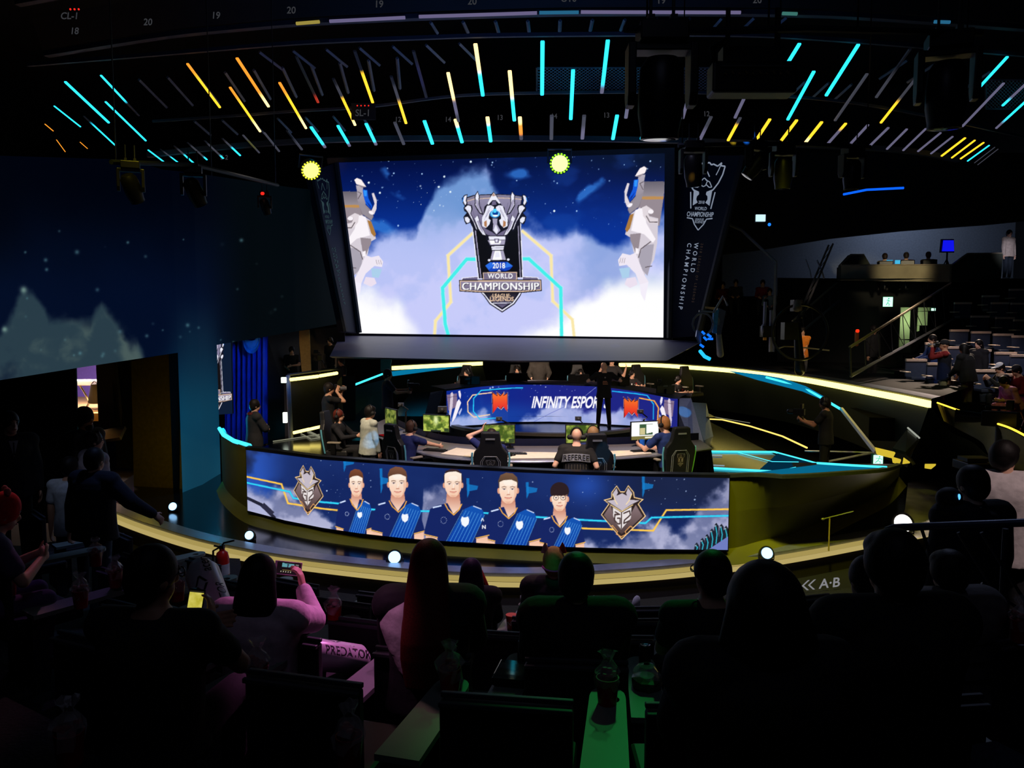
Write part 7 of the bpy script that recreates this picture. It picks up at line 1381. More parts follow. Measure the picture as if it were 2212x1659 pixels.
    if hair in ('short', 'bowl', 'curly', 'long', 'bun', 'verylong'):
        m = MB(); hell(m, (0, -.016, .030), (.094, .107, .110)); hell(m, (0, -.045, -.005), (.088, .074, .098))
        if hair == 'bowl': hell(m, (0, .018, .062), (.088, .086, .062)); hell(m, (0, -.018, .022), (.104, .10, .108))
        if hair == 'curly':
            rr = random.Random(4)
            for k in range(40):
                a = rr.uniform(0, 6.28); zz = rr.uniform(-.02, .11); rad = .09 * math.sqrt(max(.1, 1 - (zz / .14) ** 2)); y = rad * math.sin(a) - .02
                if y > .05 and zz < .06: continue
                m.ell(hp(rad * math.cos(a), y, zz + .02), S(.024, .024, .024), Hm_, 8, 6)
        if hair == 'bun': hell(m, (0, -.10, .06), (.04, .04, .04))
        if hair in ('long', 'verylong'):
            L = hairl or (.30 if hair == 'long' else .42); rs = []
            for k in range(9):
                tt = k / 8; z = .06 - tt * (L + .06); wx = (hq + (hairw - hq) * min(1, tt * 2)) * (.092 + .034 * math.sin(tt * 2.2)) - .02 * max(0, tt - .75) * 4; wy = .085 - .045 * tt; yy = -.02 - .055 * min(1, tt * 1.6) - hairback * min(1, tt * 1.5); ring = []
                for j in range(40):
                    a = 2 * math.pi * j / 40; g = 1 + .035 * math.sin(j * 3.1 + tt * 2) * tt; ring.append(Hc + RZ(head[0]) @ S(wx * g * math.cos(a), yy + wy * g * math.sin(a) * (1 if math.sin(a) < 0 else .55), z))
                rs.append(ring)
            m.rings(rs)
        fin(m, 'hair', HM, t, .009 if vox < .012 else .012, 2)
    elif hair == 'buzz':
        m = MB(); hell(m, (0, -.012, .024), (.079, .094, .108)); fin(m, 'hair', HM, t, .012, 2)
    if hat:
        kind, rgb = hat; m = MB()
        if kind == 'cap':
            hell(m, (0, -.012, .05), (.09, .103, .092)); m.prism([(-.075 * s, .06 * s), (.075 * s, .06 * s), (.07 * s, .15 * s), (.03 * s, .185 * s), (-.03 * s, .185 * s), (-.07 * s, .15 * s)], Matrix.Translation(hp(0, 0, .045)) @ Hm_.to_4x4(), .012 * s)
        else:
            hell(m, (0, -.012, .04), (.098, .112, .125)); hell(m, (0, -.03, 0), (.094, .095, .10))
        fin(m, kind, cloth('%s %d %d %d' % (kind, *rgb), rgb), t, .011, 2)
    if beard:
        m = MB(); m.ell(hp(0, .05, -.085), S(.052, .05, .05), Hm_); fin(m, 'beard', HM, t, .012, 2)
    if face:
        for q in (-1, 1):
            MB().ell(hp(q * .031, .0845, .012), S(.014, .008, .006), Hm_, 8, 6).build('eye', mat('dark eye', (24, 18, 18), .3, var=0), t); m = MB(); m.tube([hp(q * .014, .093, .031), hp(q * .034, .09, .036), hp(q * .052, .078, .031)], .005 * s, 5); m.build('eyebrow', HM, t)
        MB().ell(hp(0, .0905, -.059), S(.022, .006, .006), Hm_, 10, 6).build('mouth', mat('lips', (150, 76, 70), .5, var=0), t)
    if glasses:
        m = MB()
        for q in (-1, 1): m.tube([hp(q * .034 + .024 * math.cos(a), .101, .012 + .02 * math.sin(a)) for a in [k * math.pi / 6 for k in range(12)]], .003 * s, 5, True); m.tube([hp(q * .058, .1, .014), hp(q * .082, .0, .012)], .003 * s, 5)
        m.build('glasses', M_plastic, t)
    if headset:
        m = MB(); m.tube([hp(.095 * math.sin(a), -.015, .005 + .135 * math.cos(a)) for a in np.linspace(-1.5, 1.5, 13)], .013 * s, 8); hs = m.build('headset', M_plastic, t)
        for q in (-1, 1):
            m = MB(); c = hp(q * .098, -.01, -.01); ax = Hm_ @ Vector((1, 0, 0)); m.cap(c - ax * .014 * s, c + ax * .014 * s, .04 * s, .04 * s, 14); m.build('ear_cup', M_rubber, hs)
    t_info = dict(t=t, s=s, P=P, u=u, f=f, wr=wr, Hc=Hc, hp=hp, Hm=Hm_, T=T, b=b, inf=inf); return t_info
def back_print(pi, items, name='back_print'):
    """flat print wrapped on the back of the top; items (polys, material)"""
    t, s, b, inf = pi['t'], pi['s'], pi['b'], pi['inf']; rx, ry = .178 * s * b + inf + .006, .116 * s * b + inf + .006
    for polys, mt in items:
        m = MB()
        for p in polys: m.add([pi['T'](y / s) + Vector((x, 0, 0)) + pi['f'] * (-ry * max(0, 1 - abs(x / rx) ** 2.4) ** .42 - .004) for x, y in p], [tuple(range(len(p)))])
        m.build(name, mt, t, smooth=False)
def front_print(pi, items, name='front_print'):
    t, s, b, inf = pi['t'], pi['s'], pi['b'], pi['inf']; rx, ry = .178 * s * b + inf + .006, .116 * s * b + inf + .006
    for polys, mt in items:
        m = MB()
        for p in polys: m.add([pi['T'](y / s) + Vector((x, 0, 0)) + pi['f'] * (ry * max(0, 1 - abs(x / rx) ** 2.4) ** .42 + .004) for x, y in p], [tuple(range(len(p)))])
        m.build(name, mt, t, smooth=False)
def rects(*r): return [[(x0, y0), (x1, y0), (x1, y1), (x0, y1)] for x0, y0, x1, y1 in r]
BLK = (17, 17, 19); DKG = (38, 38, 42)
M_pw = mat('white print', (206, 208, 214), .6, var=0); M_pr = mat('red print', (210, 40, 40), .5, var=0)
# --- near team at the near desk (seated)
def sit_on(i, dy=.02): return chairs[i].location + RZ(chairs[i].rotation_euler.z) @ Vector((0, dy, 0))
def crot(i): return chairs[i].rotation_euler.z
JB = (22, 34, 92)
person('player in dark jacket with headset and cap of hair, seated leftmost at the near desk', sit_on(0), crot(0), 'sit', arms={'L': (.16, .44, .8), 'R': (.16, .44, .8)}, top=('dark jacket', (26, 26, 34), 'long'), headset=True, hairc=(96, 40, 30), skin_='light', glasses=True)
pw = person('standing person in pale shirt and headset seen from the side behind the near desk', (800, 875, 14.6), -.9, 'stand', 1.72, .06, top=('pale shirt', (190, 196, 186), 'long'), legs=('trousers', (60, 60, 64)), hair='bowl', headset=True, skin_='mid', jacket=.008, arms={'R': (.2, .12, .85), 'L': (.2, .2, .92)})
person('player with headset leaning to the desk beside the dark second chair, blue jersey', sit_on(1, .06), crot(1), 'sit', lean=.2, arms={'L': (.2, .5, .8), 'R': (.18, .62, .80)}, top=('blue jersey', JB, 'short'), headset=True, hairc=(70, 48, 40), skin_='light')
person('player behind the centre chair holding his raised hand to his head', sit_on(2, .08), crot(2), 'sit', H=1.7, lean=.05, arms={'L': {'to': (-.16, .10, 1.26), 'pole': (-1, -.1, -.4), 'dir': (.3, .1, 1)}, 'R': (.2, .5, .78)}, top=('blue jersey', JB, 'short'), hairc=(40, 30, 28), skin_='light')
person('fair haired player hidden behind the referee, blue jersey', sit_on(3, .08), crot(3), 'sit', H=1.78, arms={'L': (.2, .5, .78), 'R': (.2, .5, .78)}, top=('blue jersey', JB, 'short'), hairc=(150, 116, 80), skin_='pale', headset=True)
person('fair haired player with headset seated rightmost at the near desk, blue jersey', sit_on(4, .18), crot(4) + .35, 'sit', H=1.86, lean=.16, head=(.25, -.2), arms={'L': (.2, .48, .8), 'R': (.12, .36, .72)}, top=('blue jersey', (28, 50, 110), 'short'), hairc=(176, 120, 70), skin_='light', headset=True)
rf = person('referee seen from behind with REFEREE printed on a pinstriped black shirt', (1246, 924, 12.45), -.12, 'stand', 1.80, .1, arms={'L': (.30, .10, .95), 'R': (.26, .1, .95)}, top=('referee shirt', (26, 24, 24), 'short'), hair='none', skin_='light', headset=True, build=1.22, face=False)
band = [[(x0 * .24, .37 + .035 * math.cos(x0 * 1.3)), (x1 * .24, .37 + .035 * math.cos(x1 * 1.3)), (x1 * .24, .25 + .035 * math.cos(x1 * 1.3)), (x0 * .24, .25 + .035 * math.cos(x0 * 1.3))] for x0, x1 in zip(np.linspace(-1, 1, 13)[:-1], np.linspace(-1, 1, 13)[1:])]
back_print(rf, [(band, mat('grey shoulder band', (150, 152, 162), .6, var=0))], 'name_band')
rf2 = dict(rf); rf2['inf'] = rf['inf'] + .004
back_print(rf2, [([[(x, y + .31 + .035 * math.cos(x / .24 * 1.3)) for x, y in p] for p in text_polys('REFEREE', .122, .004, .92)], mat('black ink', (10, 10, 12), .6, var=0))], 'lettering'); back_print(rf, [(rects(*[(x - .002, -.14, x + .002, .235) for x in np.linspace(-.16, .16, 8)]), mat('pinstripe', (120, 112, 96), .6, var=0))], 'pinstripes')
# --- far team and staff
RJ = (44, 42, 44)
far = [('far player with glasses and headset, leftmost at the far desk, red badge', 0 + 5, (1007, 796), 'short', (20, 18, 20), True, .5), ('curly haired far player half hidden by his monitor', 6, (1117, 790), 'curly', (30, 24, 22), False, 0), ('far player with blue lit headset behind the dark monitor', 7, (1254, 797), 'short', (24, 20, 20), True, 0), ('far player with glasses drinking, right of the man in black', 8, (1366, 799), 'short', (22, 18, 18), True, -.35), ('far player looking down, rightmost at the far desk, red badge', 9, (1466, 811), 'short', (26, 22, 22), True, -.5)]
for lab, ci, hp_, hr, hc, hs, yaw in far:
    pi = person(lab, (hp_[0], hp_[1], chairs[ci].location.y - .22), crot(ci), 'sit', 1.66, .08, (0, -.1), {'L': (.18, .46, .82), 'R': (.18, .46, .82)}, 'light', hr, hc, ('grey jersey', RJ, 'short'), headset=hs, glasses=(ci in (5, 8)))
    front_print(pi, [(rects((-.11, .30, -.05, .36)), M_pr), (rects((.06, .30, .10, .35)), M_pw)], 'chest_badge')
person('standing man in charcoal suit leaning on the far desk, head hidden by the ledge', (1165, 761, 23.4), math.pi, 'stand', 1.78, .16, arms={'L': (.24, .26, .98), 'R': (.24, .26, .98)}, top=('charcoal jacket', (62, 58, 54), 'long'), legs=('trousers', (30, 30, 32)), skin_='light', jacket=.02, build=1.1)
person('person in dark jacket, arms raised, behind the man in black', (1322, 770, 23.6), math.pi + .1, 'stand', 1.8, 0, arms={'L': {'to': (-.38, .15, 1.38), 'pole': (-.6, 0, -1), 'dir': (-.2, .1, 1), 'curl': 1.0}, 'R': {'to': (.34, .2, 1.42), 'pole': (.8, 0, -1), 'dir': (.1, 0, 1), 'curl': 1.0}}, top=('dark jacket', (40, 38, 40), 'short'), skin_='light')
mb_ = person('man in black seen from behind standing before the far desk screen', (1305, 782, 20.55), .06, 'stand', 1.74, 0, (-.2, .05), {'L': {'to': (-.30, .22, 1.22), 'pole': (-1, -.2, -.6)}, 'R': {'to': (.3, .2, 1.24), 'pole': (1, -.2, -.6)}}, 'light', 'none', top=('black t-shirt', BLK, 'short'), legs=('black trousers', BLK), build=1.12, face=False, legpose={'L': ((-.12, .02, .5), (-.15, 0, .085)), 'R': ((.12, .02, .5), (.15, 0, .085))})
back_print(mb_, [(rects((-.06, .27, .05, .285), (-.065, .235, .07, .25), (-.06, .2, .075, .215)), mat('tan print', (190, 130, 100), .6, var=0)), (rects((-.02, .36, .02, .40)), mat('grey print', (120, 120, 126), .6, var=0))], 'back_print')
def still_camera(label, pi, lens_=.18, big=1.0):
    w, hd, pn, wd, el = pi['wr']['R']; c = pi['hp'](0.0, .14, .0); t = thing('photo_camera', label, 'camera', MW[pi['t'].name] @ c, pi['t'].rotation_euler.z); H4 = pi['Hm'].to_4x4()
    m = MB(); m.box((0, 0, 0), (.14 * big, .07 * big, .1 * big)); m.box((0, 0, .065 * big), (.05 * big, .06 * big, .04 * big)); m.build('body', M_plastic, t, smooth=False, bevel=.008); m = MB(); m.lathe([(.035 * big, .03), (.038 * big, .05), (.042 * big, lens_ * .8), (.046 * big, lens_), (.002, lens_ - .01)], (0, 0, 0), 18, RX(-math.pi / 2).to_4x4()); m.build('lens', mat('grey lens barrel', (90, 90, 96), .4), t); return t
ph = person('photographer in black at the left of the arena shooting to the right', (711, 826, 17.0), -1.15, 'stand', 1.82, 0.02, (0, 0), {'L': {'to': (-.05, .30, 1.52), 'pole': (-.4, .2, -1), 'dir': (.3, .3, .9)}, 'R': {'to': (.1, .16, 1.54), 'pole': (.5, .1, -1), 'dir': (-.3, .5, .8)}}, 'mid', 'short', (30, 24, 20), ('black t-shirt', BLK, 'short'), ('black trousers', BLK), (150, 150, 40))
still_camera('camera with grey lens held by the photographer at the left of the arena', ph, .22, 1.1)
gm = person('camera operator in navy shirt and khaki trousers with small stabilised camera', (838, 797, 19.6), -1.35, 'stand', 1.85, 0, (0, -.1), {'L': {'to': (-.08, .46, 1.22), 'pole': (-.3, -.2, -1)}, 'R': {'to': (.1, .44, 1.18), 'pole': (.4, -.3, -1)}}, 'mid', 'short', (28, 26, 28), ('navy t-shirt', (18, 24, 44), 'short'), ('khaki trousers', (96, 84, 68)), face=False)
def video_rig(label, pi, sc=1.0):
    w = MW[pi['t'].name] @ ((pi['wr']['L'][0] + pi['wr']['R'][0]) / 2 + Vector((0, .07, .05))); t = thing('video_camera', label, 'camera', w, pi['t'].rotation_euler.z)
    m = MB(); m.box((0, .03, .1 * sc), (.09 * sc, .16 * sc, .09 * sc)); m.cap((0, .1, .1 * sc), (0, .22, .1 * sc), .035 * sc, .04 * sc); m.box((0, -.02, .19 * sc), (.12 * sc, .04, .07 * sc)); m.build('body', M_plastic, t, smooth=False); m = MB(); m.tube([(-.16 * sc, 0, .02), (-.12 * sc, 0, -.02), (.12 * sc, 0, -.02), (.16 * sc, 0, .02)], .014, 6); m.tube([(0, 0, -.02), (0, 0, .06 * sc)], .015, 6); m.build('handle_frame', M_dgrey, t); return t
video_rig('small video camera on handheld frame of the operator in khaki trousers', gm)
rc = person('camera operator in black t-shirt with headphones at the right of the arena', (1782, 856, 15.2), 1.0, 'stand', 1.74, .03, (0, -.15), {'L': {'to': (-.1, .42, 1.22), 'pole': (-.5, -.3, -1), 'dir': (.1, .8, .5), 'curl': .9}, 'R': {'to': (.1, .4, 1.2), 'pole': (.6, -.3, -1), 'dir': (-.1, .8, .5), 'curl': .9}}, 'tan', 'short', (20, 18, 20), ('black t-shirt', BLK, 'short'), ('black trousers', BLK), headset=True, vox=.011)
video_rig('black video camera held by the operator in headphones at the right', rc, 1.3)
la = person('man in dark hooded jacket with crossed arms standing at the left of the arena', (551, 862, 15.6), -1.0, 'stand', 1.75, .02, (.0, -.05), {'L': {'to': (.06, .24, 1.10), 'pole': (-1, -.1, -.5), 'dir': (1, .1, 0)}, 'R': {'to': (-.04, .27, 1.14), 'pole': (1, -.1, -.5), 'dir': (-1, .1, -.1)}}, 'light', 'short', (26, 20, 20), ('dark hooded jacket', (34, 34, 38), 'long'), ('grey trousers', (90, 84, 80)), jacket=.022)
m = MB(); m.tube([la['T'](.49) + Vector((.10 * math.cos(a), .08 * math.sin(a) - .03, .01 * math.sin(a))) for a in [k * math.pi / 8 for k in range(16)]], .035, 8, True); m.build('hood', cloth('dark red hood', (96, 26, 30)), la['t'])
person('crew man with red lanyard on the left platform looking at his hand', (630, 748, 24.6), -2.8, 'stand', 1.72, .08, (.1, -.35), {'L': {'to': (.02, .28, 1.12), 'pole': (-1, 0, -.6)}, 'R': (.18, .26, 1.05)}, 'mid', 'short', (14, 14, 16), ('black t-shirt', (15, 15, 18), 'short'), ('black trousers', BLK))
person('dark crew member in headphones behind the left platform camera', (712, 728, 26.0), 2.6, 'stand', 1.74, .05, skin_='tan', top=('black t-shirt', (15, 15, 18), 'short'), headset=True)
person('crew member in headphones at the right end of the left platform', (737, 772, 25.0), 2.2, 'stand', 1.72, skin_='tan', top=('black t-shirt', (15, 15, 18), 'short'), headset=True)
# --- right side visitors
person('staff member in orange vest standing by the crane handwheel', (1734, 706, 23.5), math.pi - .1, 'stand', 1.74, 0, (0, -.2), {'L': {'to': (.03, .16, .88), 'pole': (-1, -.2, -.2)}, 'R': {'to': (-.02, .18, .88), 'pole': (1, -.2, -.2)}}, 'light', 'short', (16, 14, 14), ('orange vest', (236, 140, 44), 'short'), ('grey trousers', (110, 110, 112)))
person('man in dark suit and white shirt behind the stair railing', (1888, 702, 23.0), math.pi + .5, 'stand', 1.76, .02, skin_='mid', top=('dark suit', (26, 26, 32), 'long'), jacket=.02)
bt = bpy.data.objects['person.%03d' % 0] if False else None
rp = person('photographer in white and red baseball top and pale shorts at the right stand', (2040, 733, 18.6), 1.15, 'stand', 1.78, 0, (0, 0), {'L': {'to': (-.05, .26, 1.53), 'pole': (-.5, .1, -1), 'dir': (.3, .2, .9)}, 'R': {'to': (.09, .2, 1.54), 'pole': (.6, 0, -1), 'dir': (-.3, .2, .9)}}, 'mid', 'none', (20, 18, 18), ('baseball top', (150, 40, 46), 'long'), ('shorts', (176, 166, 150)), hat=('cap', (22, 22, 28)))
still_camera('white bodied camera held by the photographer in the baseball top', rp, .2, 1.1)
m = MB(); loftbody(m, [(rp['T'](q), Vector((1, 0, 0)), rp['f'], a_, b_) for q, a_, b_ in ((-.16, .205, .155), (0, .2, .15), (.2, .185, .14), (.36, .205, .15), (.44, .19, .13))]); m.build('vest', cloth('navy vest', (20, 23, 40)), rp['t'])
m = MB(); m.tube([Vector((.2, -.14, 1.3)), Vector((.28, -.16, .95)), Vector((.25, -.18, .85))], .02, 6); m.rings([[Vector((.30 + .14 * math.cos(a), -.16 + .08 * math.sin(a), z)) for a in [k * math.pi / 6 for k in range(12)]] for z in (.62, .68, .84, .88)]); m.build('shoulder_bag', cloth('beige bag', (190, 170, 140)), rp['t'])
person('person with pale hairband partly hidden behind the photographer in the baseball top', (2014, 722, 20.6), 1.4, 'stand', 1.7, .05, arms={'L': (.16, .4, 1.05), 'R': (.16, .4, 1.05)}, top=('blue jacket', (40, 60, 110), 'long'), skin_='mid')
person('dark clothed visitor in olive trousers bending, right of the photographer', (2082, 742, 18.2), .5, 'stand', 1.68, .18, (0, -.3), {'L': (.15, .35, .95), 'R': {'to': (.28, .42, .92), 'pole': (1, -.3, -.3)}}, 'mid', 'long', (14, 12, 14), ('black jacket', (24, 24, 30), 'long'), ('olive trousers', (78, 70, 52)), jacket=.03)
person('long haired woman in black coat standing among the stand seats', (2114, 733, 19.2), 1.9, 'stand', 1.62, 0, (0, .1), skin_='light', hair='long', hairc=(16, 14, 16), top=('black coat', (24, 22, 28), 'long'), jacket=.03)
person('seated visitor in white baseball cap holding a phone at the right', (2160, 783, 18.0), 1.5, 'sit', 1.72, .2, (0, -.3), {'L': (.1, .4, .92), 'R': (.1, .42, .9)}, 'light', 'short', (20, 18, 18), ('dark jacket', (40, 42, 50), 'long'), ('blue jeans', (44, 50, 70)), (170, 170, 175), hat=('cap', (222, 222, 228)))
person('seated visitor in dark red top at the right picture edge', (2196, 788, 17.6), 1.5, 'sit', 1.72, .3, (0, -.3), skin_='light', top=('dark red top', (130, 26, 36), 'long'), legs=('pink trousers', (200, 110, 180)), hat=('cap', (30, 28, 40)))
person('seated figure in pink clothes leaning forward at the lower right of the stand', (2168, 812, 16.8), 1.7, 'sit', 1.64, .55, (0, -.5), skin_='light', hair='short', hairc=(20, 18, 18), top=('pink jacket', (196, 120, 190), 'long'), legs=('pink trousers', (200, 110, 180)))
for lab, x, y, rgb, hc, ht in (('operator at the balcony desk in pale top, leftmost of three', 1912, 544, (150, 130, 90), (40, 28, 24), None), ('operator at the balcony desk in red top and dark cap, middle of three', 1958, 542, (130, 26, 40), (40, 30, 30), ('cap', (60, 56, 54))), ('operator at the balcony desk with red hair and brown jacket, rightmost of three', 2006, 541, (120, 96, 72), (130, 50, 40), ('cap', (120, 46, 40)))):
    p = pd(x, y, 27.9); bs = Vector((p.x, p.y, p.z - 1.345)); person(lab, bs, -.35, 'sit', 1.74, top=('balcony top', rgb, 'long'), skin_='light', hair='short', hairc=hc, hat=ht)
    t = thing('office_chair', 'black chair of the ' + lab.split(' at ')[0] + ', ' + lab.split(', ')[-1], 'chair', Vector((p.x - .05, p.y - .18, bs.z)), -.35, 'balcony chairs'); MB().box((0, -.12, .78), (.46, .05, .46)).build('backrest', M_plastic, t, smooth=False, bevel=.03); MB().box((0, .12, .43), (.46, .44, .08)).build('seat', M_plastic, t, smooth=False, bevel=.02); MB().cap((0, .1, .05), (0, .1, .4), .05, .04).build('pedestal', M_plastic, t)
person('woman with white headphones standing at the right end of the balcony', (2181, 496, 27.6), math.pi + .3, 'stand', 1.74, 0, (-.3, -.05), skin_='light', hair='short', hairc=(30, 24, 26), top=('pale hooded top', (190, 168, 156), 'long'), legs=('dark jeans', (30, 38, 50)), shoes=(190, 190, 190), jacket=.02)
for k, (lab, x, y, rgb) in enumerate((('dim spectator in red behind the equipment rig, left one', 1562, 608, (110, 20, 26)), ('dim spectator in grey behind the equipment rig', 1590, 603, (60, 60, 56)), ('dim spectator in bright red with a white stick behind the frame', 1648, 604, (150, 24, 26)), ('dim spectator in grey green sweater behind the tall stand', 1663, 622, (120, 140, 132)))):
    person(lab, (x, y, 29.0 - k * .3), math.pi - .3, 'sit', 1.7, .1, skin_='mid', top=('spectator top', rgb, 'long'), vox=.016)
# --- aisle at the left
sw = person('man in black suit with white shirt standing at the left picture edge', (20, 888, 8.6), -2.4, 'stand', 1.78, 0, (.3, 0), skin_='mid', hairc=(14, 12, 14), top=('black suit', (22, 22, 30), 'long'), jacket=.02, vox=.011)
front_print(sw, [([[(-.045, .48), (.045, .48), (0, .30)]], mat('white shirt front', (180, 180, 190), .7, var=0)), (rects((-.008, .32, .008, .46)), mat('dark tie', (30, 30, 44), .6, var=0)), (rects((.13, .30, .15, .36)), M_pw)], 'shirt_front')
person('bearded man in black cap turning to the light of the side room', (183, 882, 9.6), -1.9, 'stand', 1.80, 0, (.1, 0), skin_='tan', hair='short', hairc=(20, 16, 16), top=('black jacket', (22, 20, 24), 'long'), hat=('beanie', (18, 16, 18)), jacket=.02, vox=.011, beard=True)
person('woman with brown curls in pale blouse between the men in the left aisle', (203, 930, 9.2), -.6, 'stand', 1.66, 0, (-.4, 0), skin_='light', hair='curly', hairc=(40, 26, 22), top=('pale blouse', (190, 176, 186), 'long'), jacket=.02, vox=.012)
person('figure in white top seen from behind in the dark left aisle', (150, 985, 8.9), .2, 'stand', 1.68, 0, skin_='mid', hair='short', hairc=(20, 16, 18), top=('white top', (190, 196, 204), 'short'), vox=.012, face=False)
wk = person('man in dark suit jacket and jeans walking away down the left aisle, arm out', (205, 966, 8.2), -.25, 'stand', 1.80, .03, (-.05, 0), {'R': {'to': (.52, .22, 1.02), 'pole': (.3, -.8, -.3), 'curl': .7}, 'L': {'to': (-.33, .02, .84), 'pole': (-.6, -.8, 0), 'curl': .7}}, 'light', 'short', (18, 16, 18), ('navy suit jacket', (24, 28, 44), 'long'), ('faded jeans', (70, 92, 116)), jacket=.026, vox=.010, face=False, build=1.08, legpose={'L': ((-.10, .14, .5), (-.1, .1, .085)), 'R': ((.1, -.02, .5), (.11, -.16, .12))})
m = MB(); m.tube([wk['T'](.515) + Vector((.066 * math.cos(a), .062 * math.sin(a) - .004, .012 * math.sin(a))) for a in [k * math.pi / 8 for k in range(16)]], .012, 6, True); m.build('shirt_collar', mat('white collar', (210, 208, 206), .7, var=0), wk['t'])
w = wk['wr']['R']; MB().tube([w[0] - w[1] * .02 + (w[2] * math.cos(a) + w[3] * math.sin(a)) * .036 for a in [k * math.pi / 6 for k in range(12)]], .008, 6, True).build('watch', M_chrome, wk['t'])
rh = person('seated visitor in red furry hat and purple clothes at the left picture edge', (6, 1070, 5.3), -.85, 'sit', 1.7, .32, (.0, -.25), {'L': {'to': (-.02, .42, .82), 'pole': (-.8, -.3, -.6), 'curl': .9}, 'R': {'to': (.10, .42, .80), 'pole': (.8, -.3, -.6), 'curl': .9}}, 'light', 'short', (90, 60, 40), ('purple top', (74, 62, 104), 'short'), ('purple trousers', (92, 66, 120)), hat=('beanie', (214, 22, 24)), vox=.009, jacket=.02)
for q in (-1, 1): MB().ell(rh['hp'](q * .055, -.02, .165), (.028, .022, .03)).build('hat_ear', cloth('hat ear', (214, 120, 110)), rh['t'])
# --- audience in the seats
def seat_floor(r, cx, dy=.2):
    p, rz = seat_xyz(r, cx); return p + RZ(rz) @ Vector((0, dy, 0)), rz
def aud(label, r, px, py, d, rz=0.0, **k):
    return person(label, (px, py, d), rz, 'sit', **k)
mp = aud('man with glasses in black looking at his yellow lit phone, left foreground', 1, 330, 1176, 3.15, -.1, H=1.76, skin_='mid', hairc=(12, 11, 12), top=('black t-shirt', (15, 15, 19), 'short'), vox=.007, head=(-.5, -.1), glasses=True, arms={'R': {'to': pd(452, 1352, 3.42), 'pole': (.8, -.4, -.5), 'dir': (-.1, .5, .8), 'curl': .7}, 'L': {'to': (-.02, .42, .82), 'pole': (-.8, -.3, -.5)}}, build=1.18)
def phone(label, c, xd, yd, w, h, body, screen, thick=.009):
    F = frame_at(c, xd, yd); t = thing('smartphone', label, 'phone', c); MB().prism([(-w / 2, -h / 2), (w / 2, -h / 2), (w / 2, h / 2), (-w / 2, h / 2)], F @ Matrix.Translation((0, 0, -thick)), thick).build('case', body, t, world=True, smooth=False, bevel=.003)
    return t, F
t, F = phone('phone with yellow map screen held by the man in black', pd(421, 1308, 3.45), (1, 0, -.1), (-.25, .25, 1), .072, .145, M_plastic, None)
cv = Canvas(30, 60, lambda x, y: (x, y), 1); u_, v_ = cv.grid(); n_ = fbm(u_ * 40, v_ * 80, 9, 4, 3); cv.b = mixc(C3(170, 160, 40), C3(225, 215, 120), n_); cv.poly([(0, 0), (1, 0), (1, .07), (0, .07)], (30, 30, 20))
screen_mesh('display', lambda u, v: np.array([tuple(F @ Vector(((a - .5) * .064, (.5 - b) * .13, .0015))) for a, b in zip(u, v)]), cv.out(), vcol_emit('monitor picture', 1.0, .3), t)
wp = aud('woman with long black hair in pale sweater filming the stage with a phone', 2, 560, 1196, 3.95, -.12, H=1.66, skin_='light', hair='long', hairc=(13, 11, 14), top=('pale pink sweater', (226, 200, 214), 'long'), vox=.0065, face=False, jacket=.018, arms={'R': {'to': pd(655, 1272, 4.36), 'pole': (.75, -.1, -1), 'dir': (-.25, .15, 1), 'curl': .75}, 'L': {'to': (-.12, .35, .72), 'pole': (-.8, -.3, -.5)}}, build=1.08)
t, F = phone('pink cased phone filming the screens, held up by the black haired woman', pd(622, 1228, 4.45), (1, .05, -.12), (.08, .2, 1), .155, .078, mat('pink white case', (236, 200, 226), .35, var=0), None)
cv = Canvas(60, 30, lambda x, y: (x, y), 1); cv.b[:] = 8; cv.poly([(.22, .08), (.72, .1), (.72, .42), (.22, .4)], (90, 150, 160)); cv.poly([(.42, .12), (.5, .12), (.48, .4), (.44, .4)], (30, 40, 60)); [cv.ell((.2 + .1 * k, .78), .025, .06, (180, 180, 150)) for k in range(5)]; [cv.poly([(.76, .15 + .12 * k), (.9, .15 + .12 * k), (.9, .18 + .12 * k), (.76, .18 + .12 * k)], (190, 190, 190)) for k in range(3)]; cv.poly([(.25, .62), (.7, .64), (.7, .68), (.25, .66)], (130, 120, 60))
screen_mesh('display', lambda u, v: np.array([tuple(F @ Vector(((a - .47) * .135, (.5 - b) * .066, .0015))) for a, b in zip(u, v)]), cv.out(), vcol_emit('monitor picture', 1.0, .3), t)
ww = aud('woman with long straight red brown hair and pale hooded shawl, seen from behind', 2, 927, 1163, 3.85, .0, H=1.7, skin_='light', hair='verylong', hairc=(96, 34, 28), top=('dark jacket', (28, 26, 32), 'long'), vox=.009, face=False, jacket=.03, build=1.06, hairl=.56, hairback=.13)
m = MB(); T = ww['T']; rs = []
for q, rx, ry, oy in ((.10, .12, .10, -.09), (.22, .185, .13, -.055), (.32, .225, .15, -.03), (.42, .225, .14, -.01), (.475, .14, .11, 0), (.51, .09, .085, 0)): rs.append([T(q) + Vector((rx * math.cos(a) - .02, oy + ry * math.sin(a), -.03 * math.cos(a))) for a in [2 * math.pi * k / 24 for k in range(24)]])
m.rings(rs); fin(m, 'shawl', cloth('pale grey shawl', (196, 184, 190)), ww['t'], .011)
pu = aud('front row person with long straight purple black hair', 5, 1018, 1205, 6.3, .0, H=1.62, skin_='light', hair='verylong', hairc=(58, 34, 66), top=('black coat', (22, 20, 28), 'long'), vox=.011, face=False, jacket=.02)
o = slab('red_stick', [(1036, 1228, 6.45), (1042, 1231, 6.45), (1062, 1278, 6.35), (1055, 1281, 6.35)], mat('red foam stick', (226, 44, 26), .5), .05, False, 'red cheering stick leaning right of the purple haired person', 'stick')
ch = aud('front row person in tan hat with pink cat ears and black hoodie', 5, 1196, 1186, 6.3, .0, H=1.62, skin_='light', hair='none', top=('black hoodie', (32, 24, 32), 'long'), hat=('beanie', (176, 140, 84)), vox=.010, face=False, jacket=.03, build=1.1)
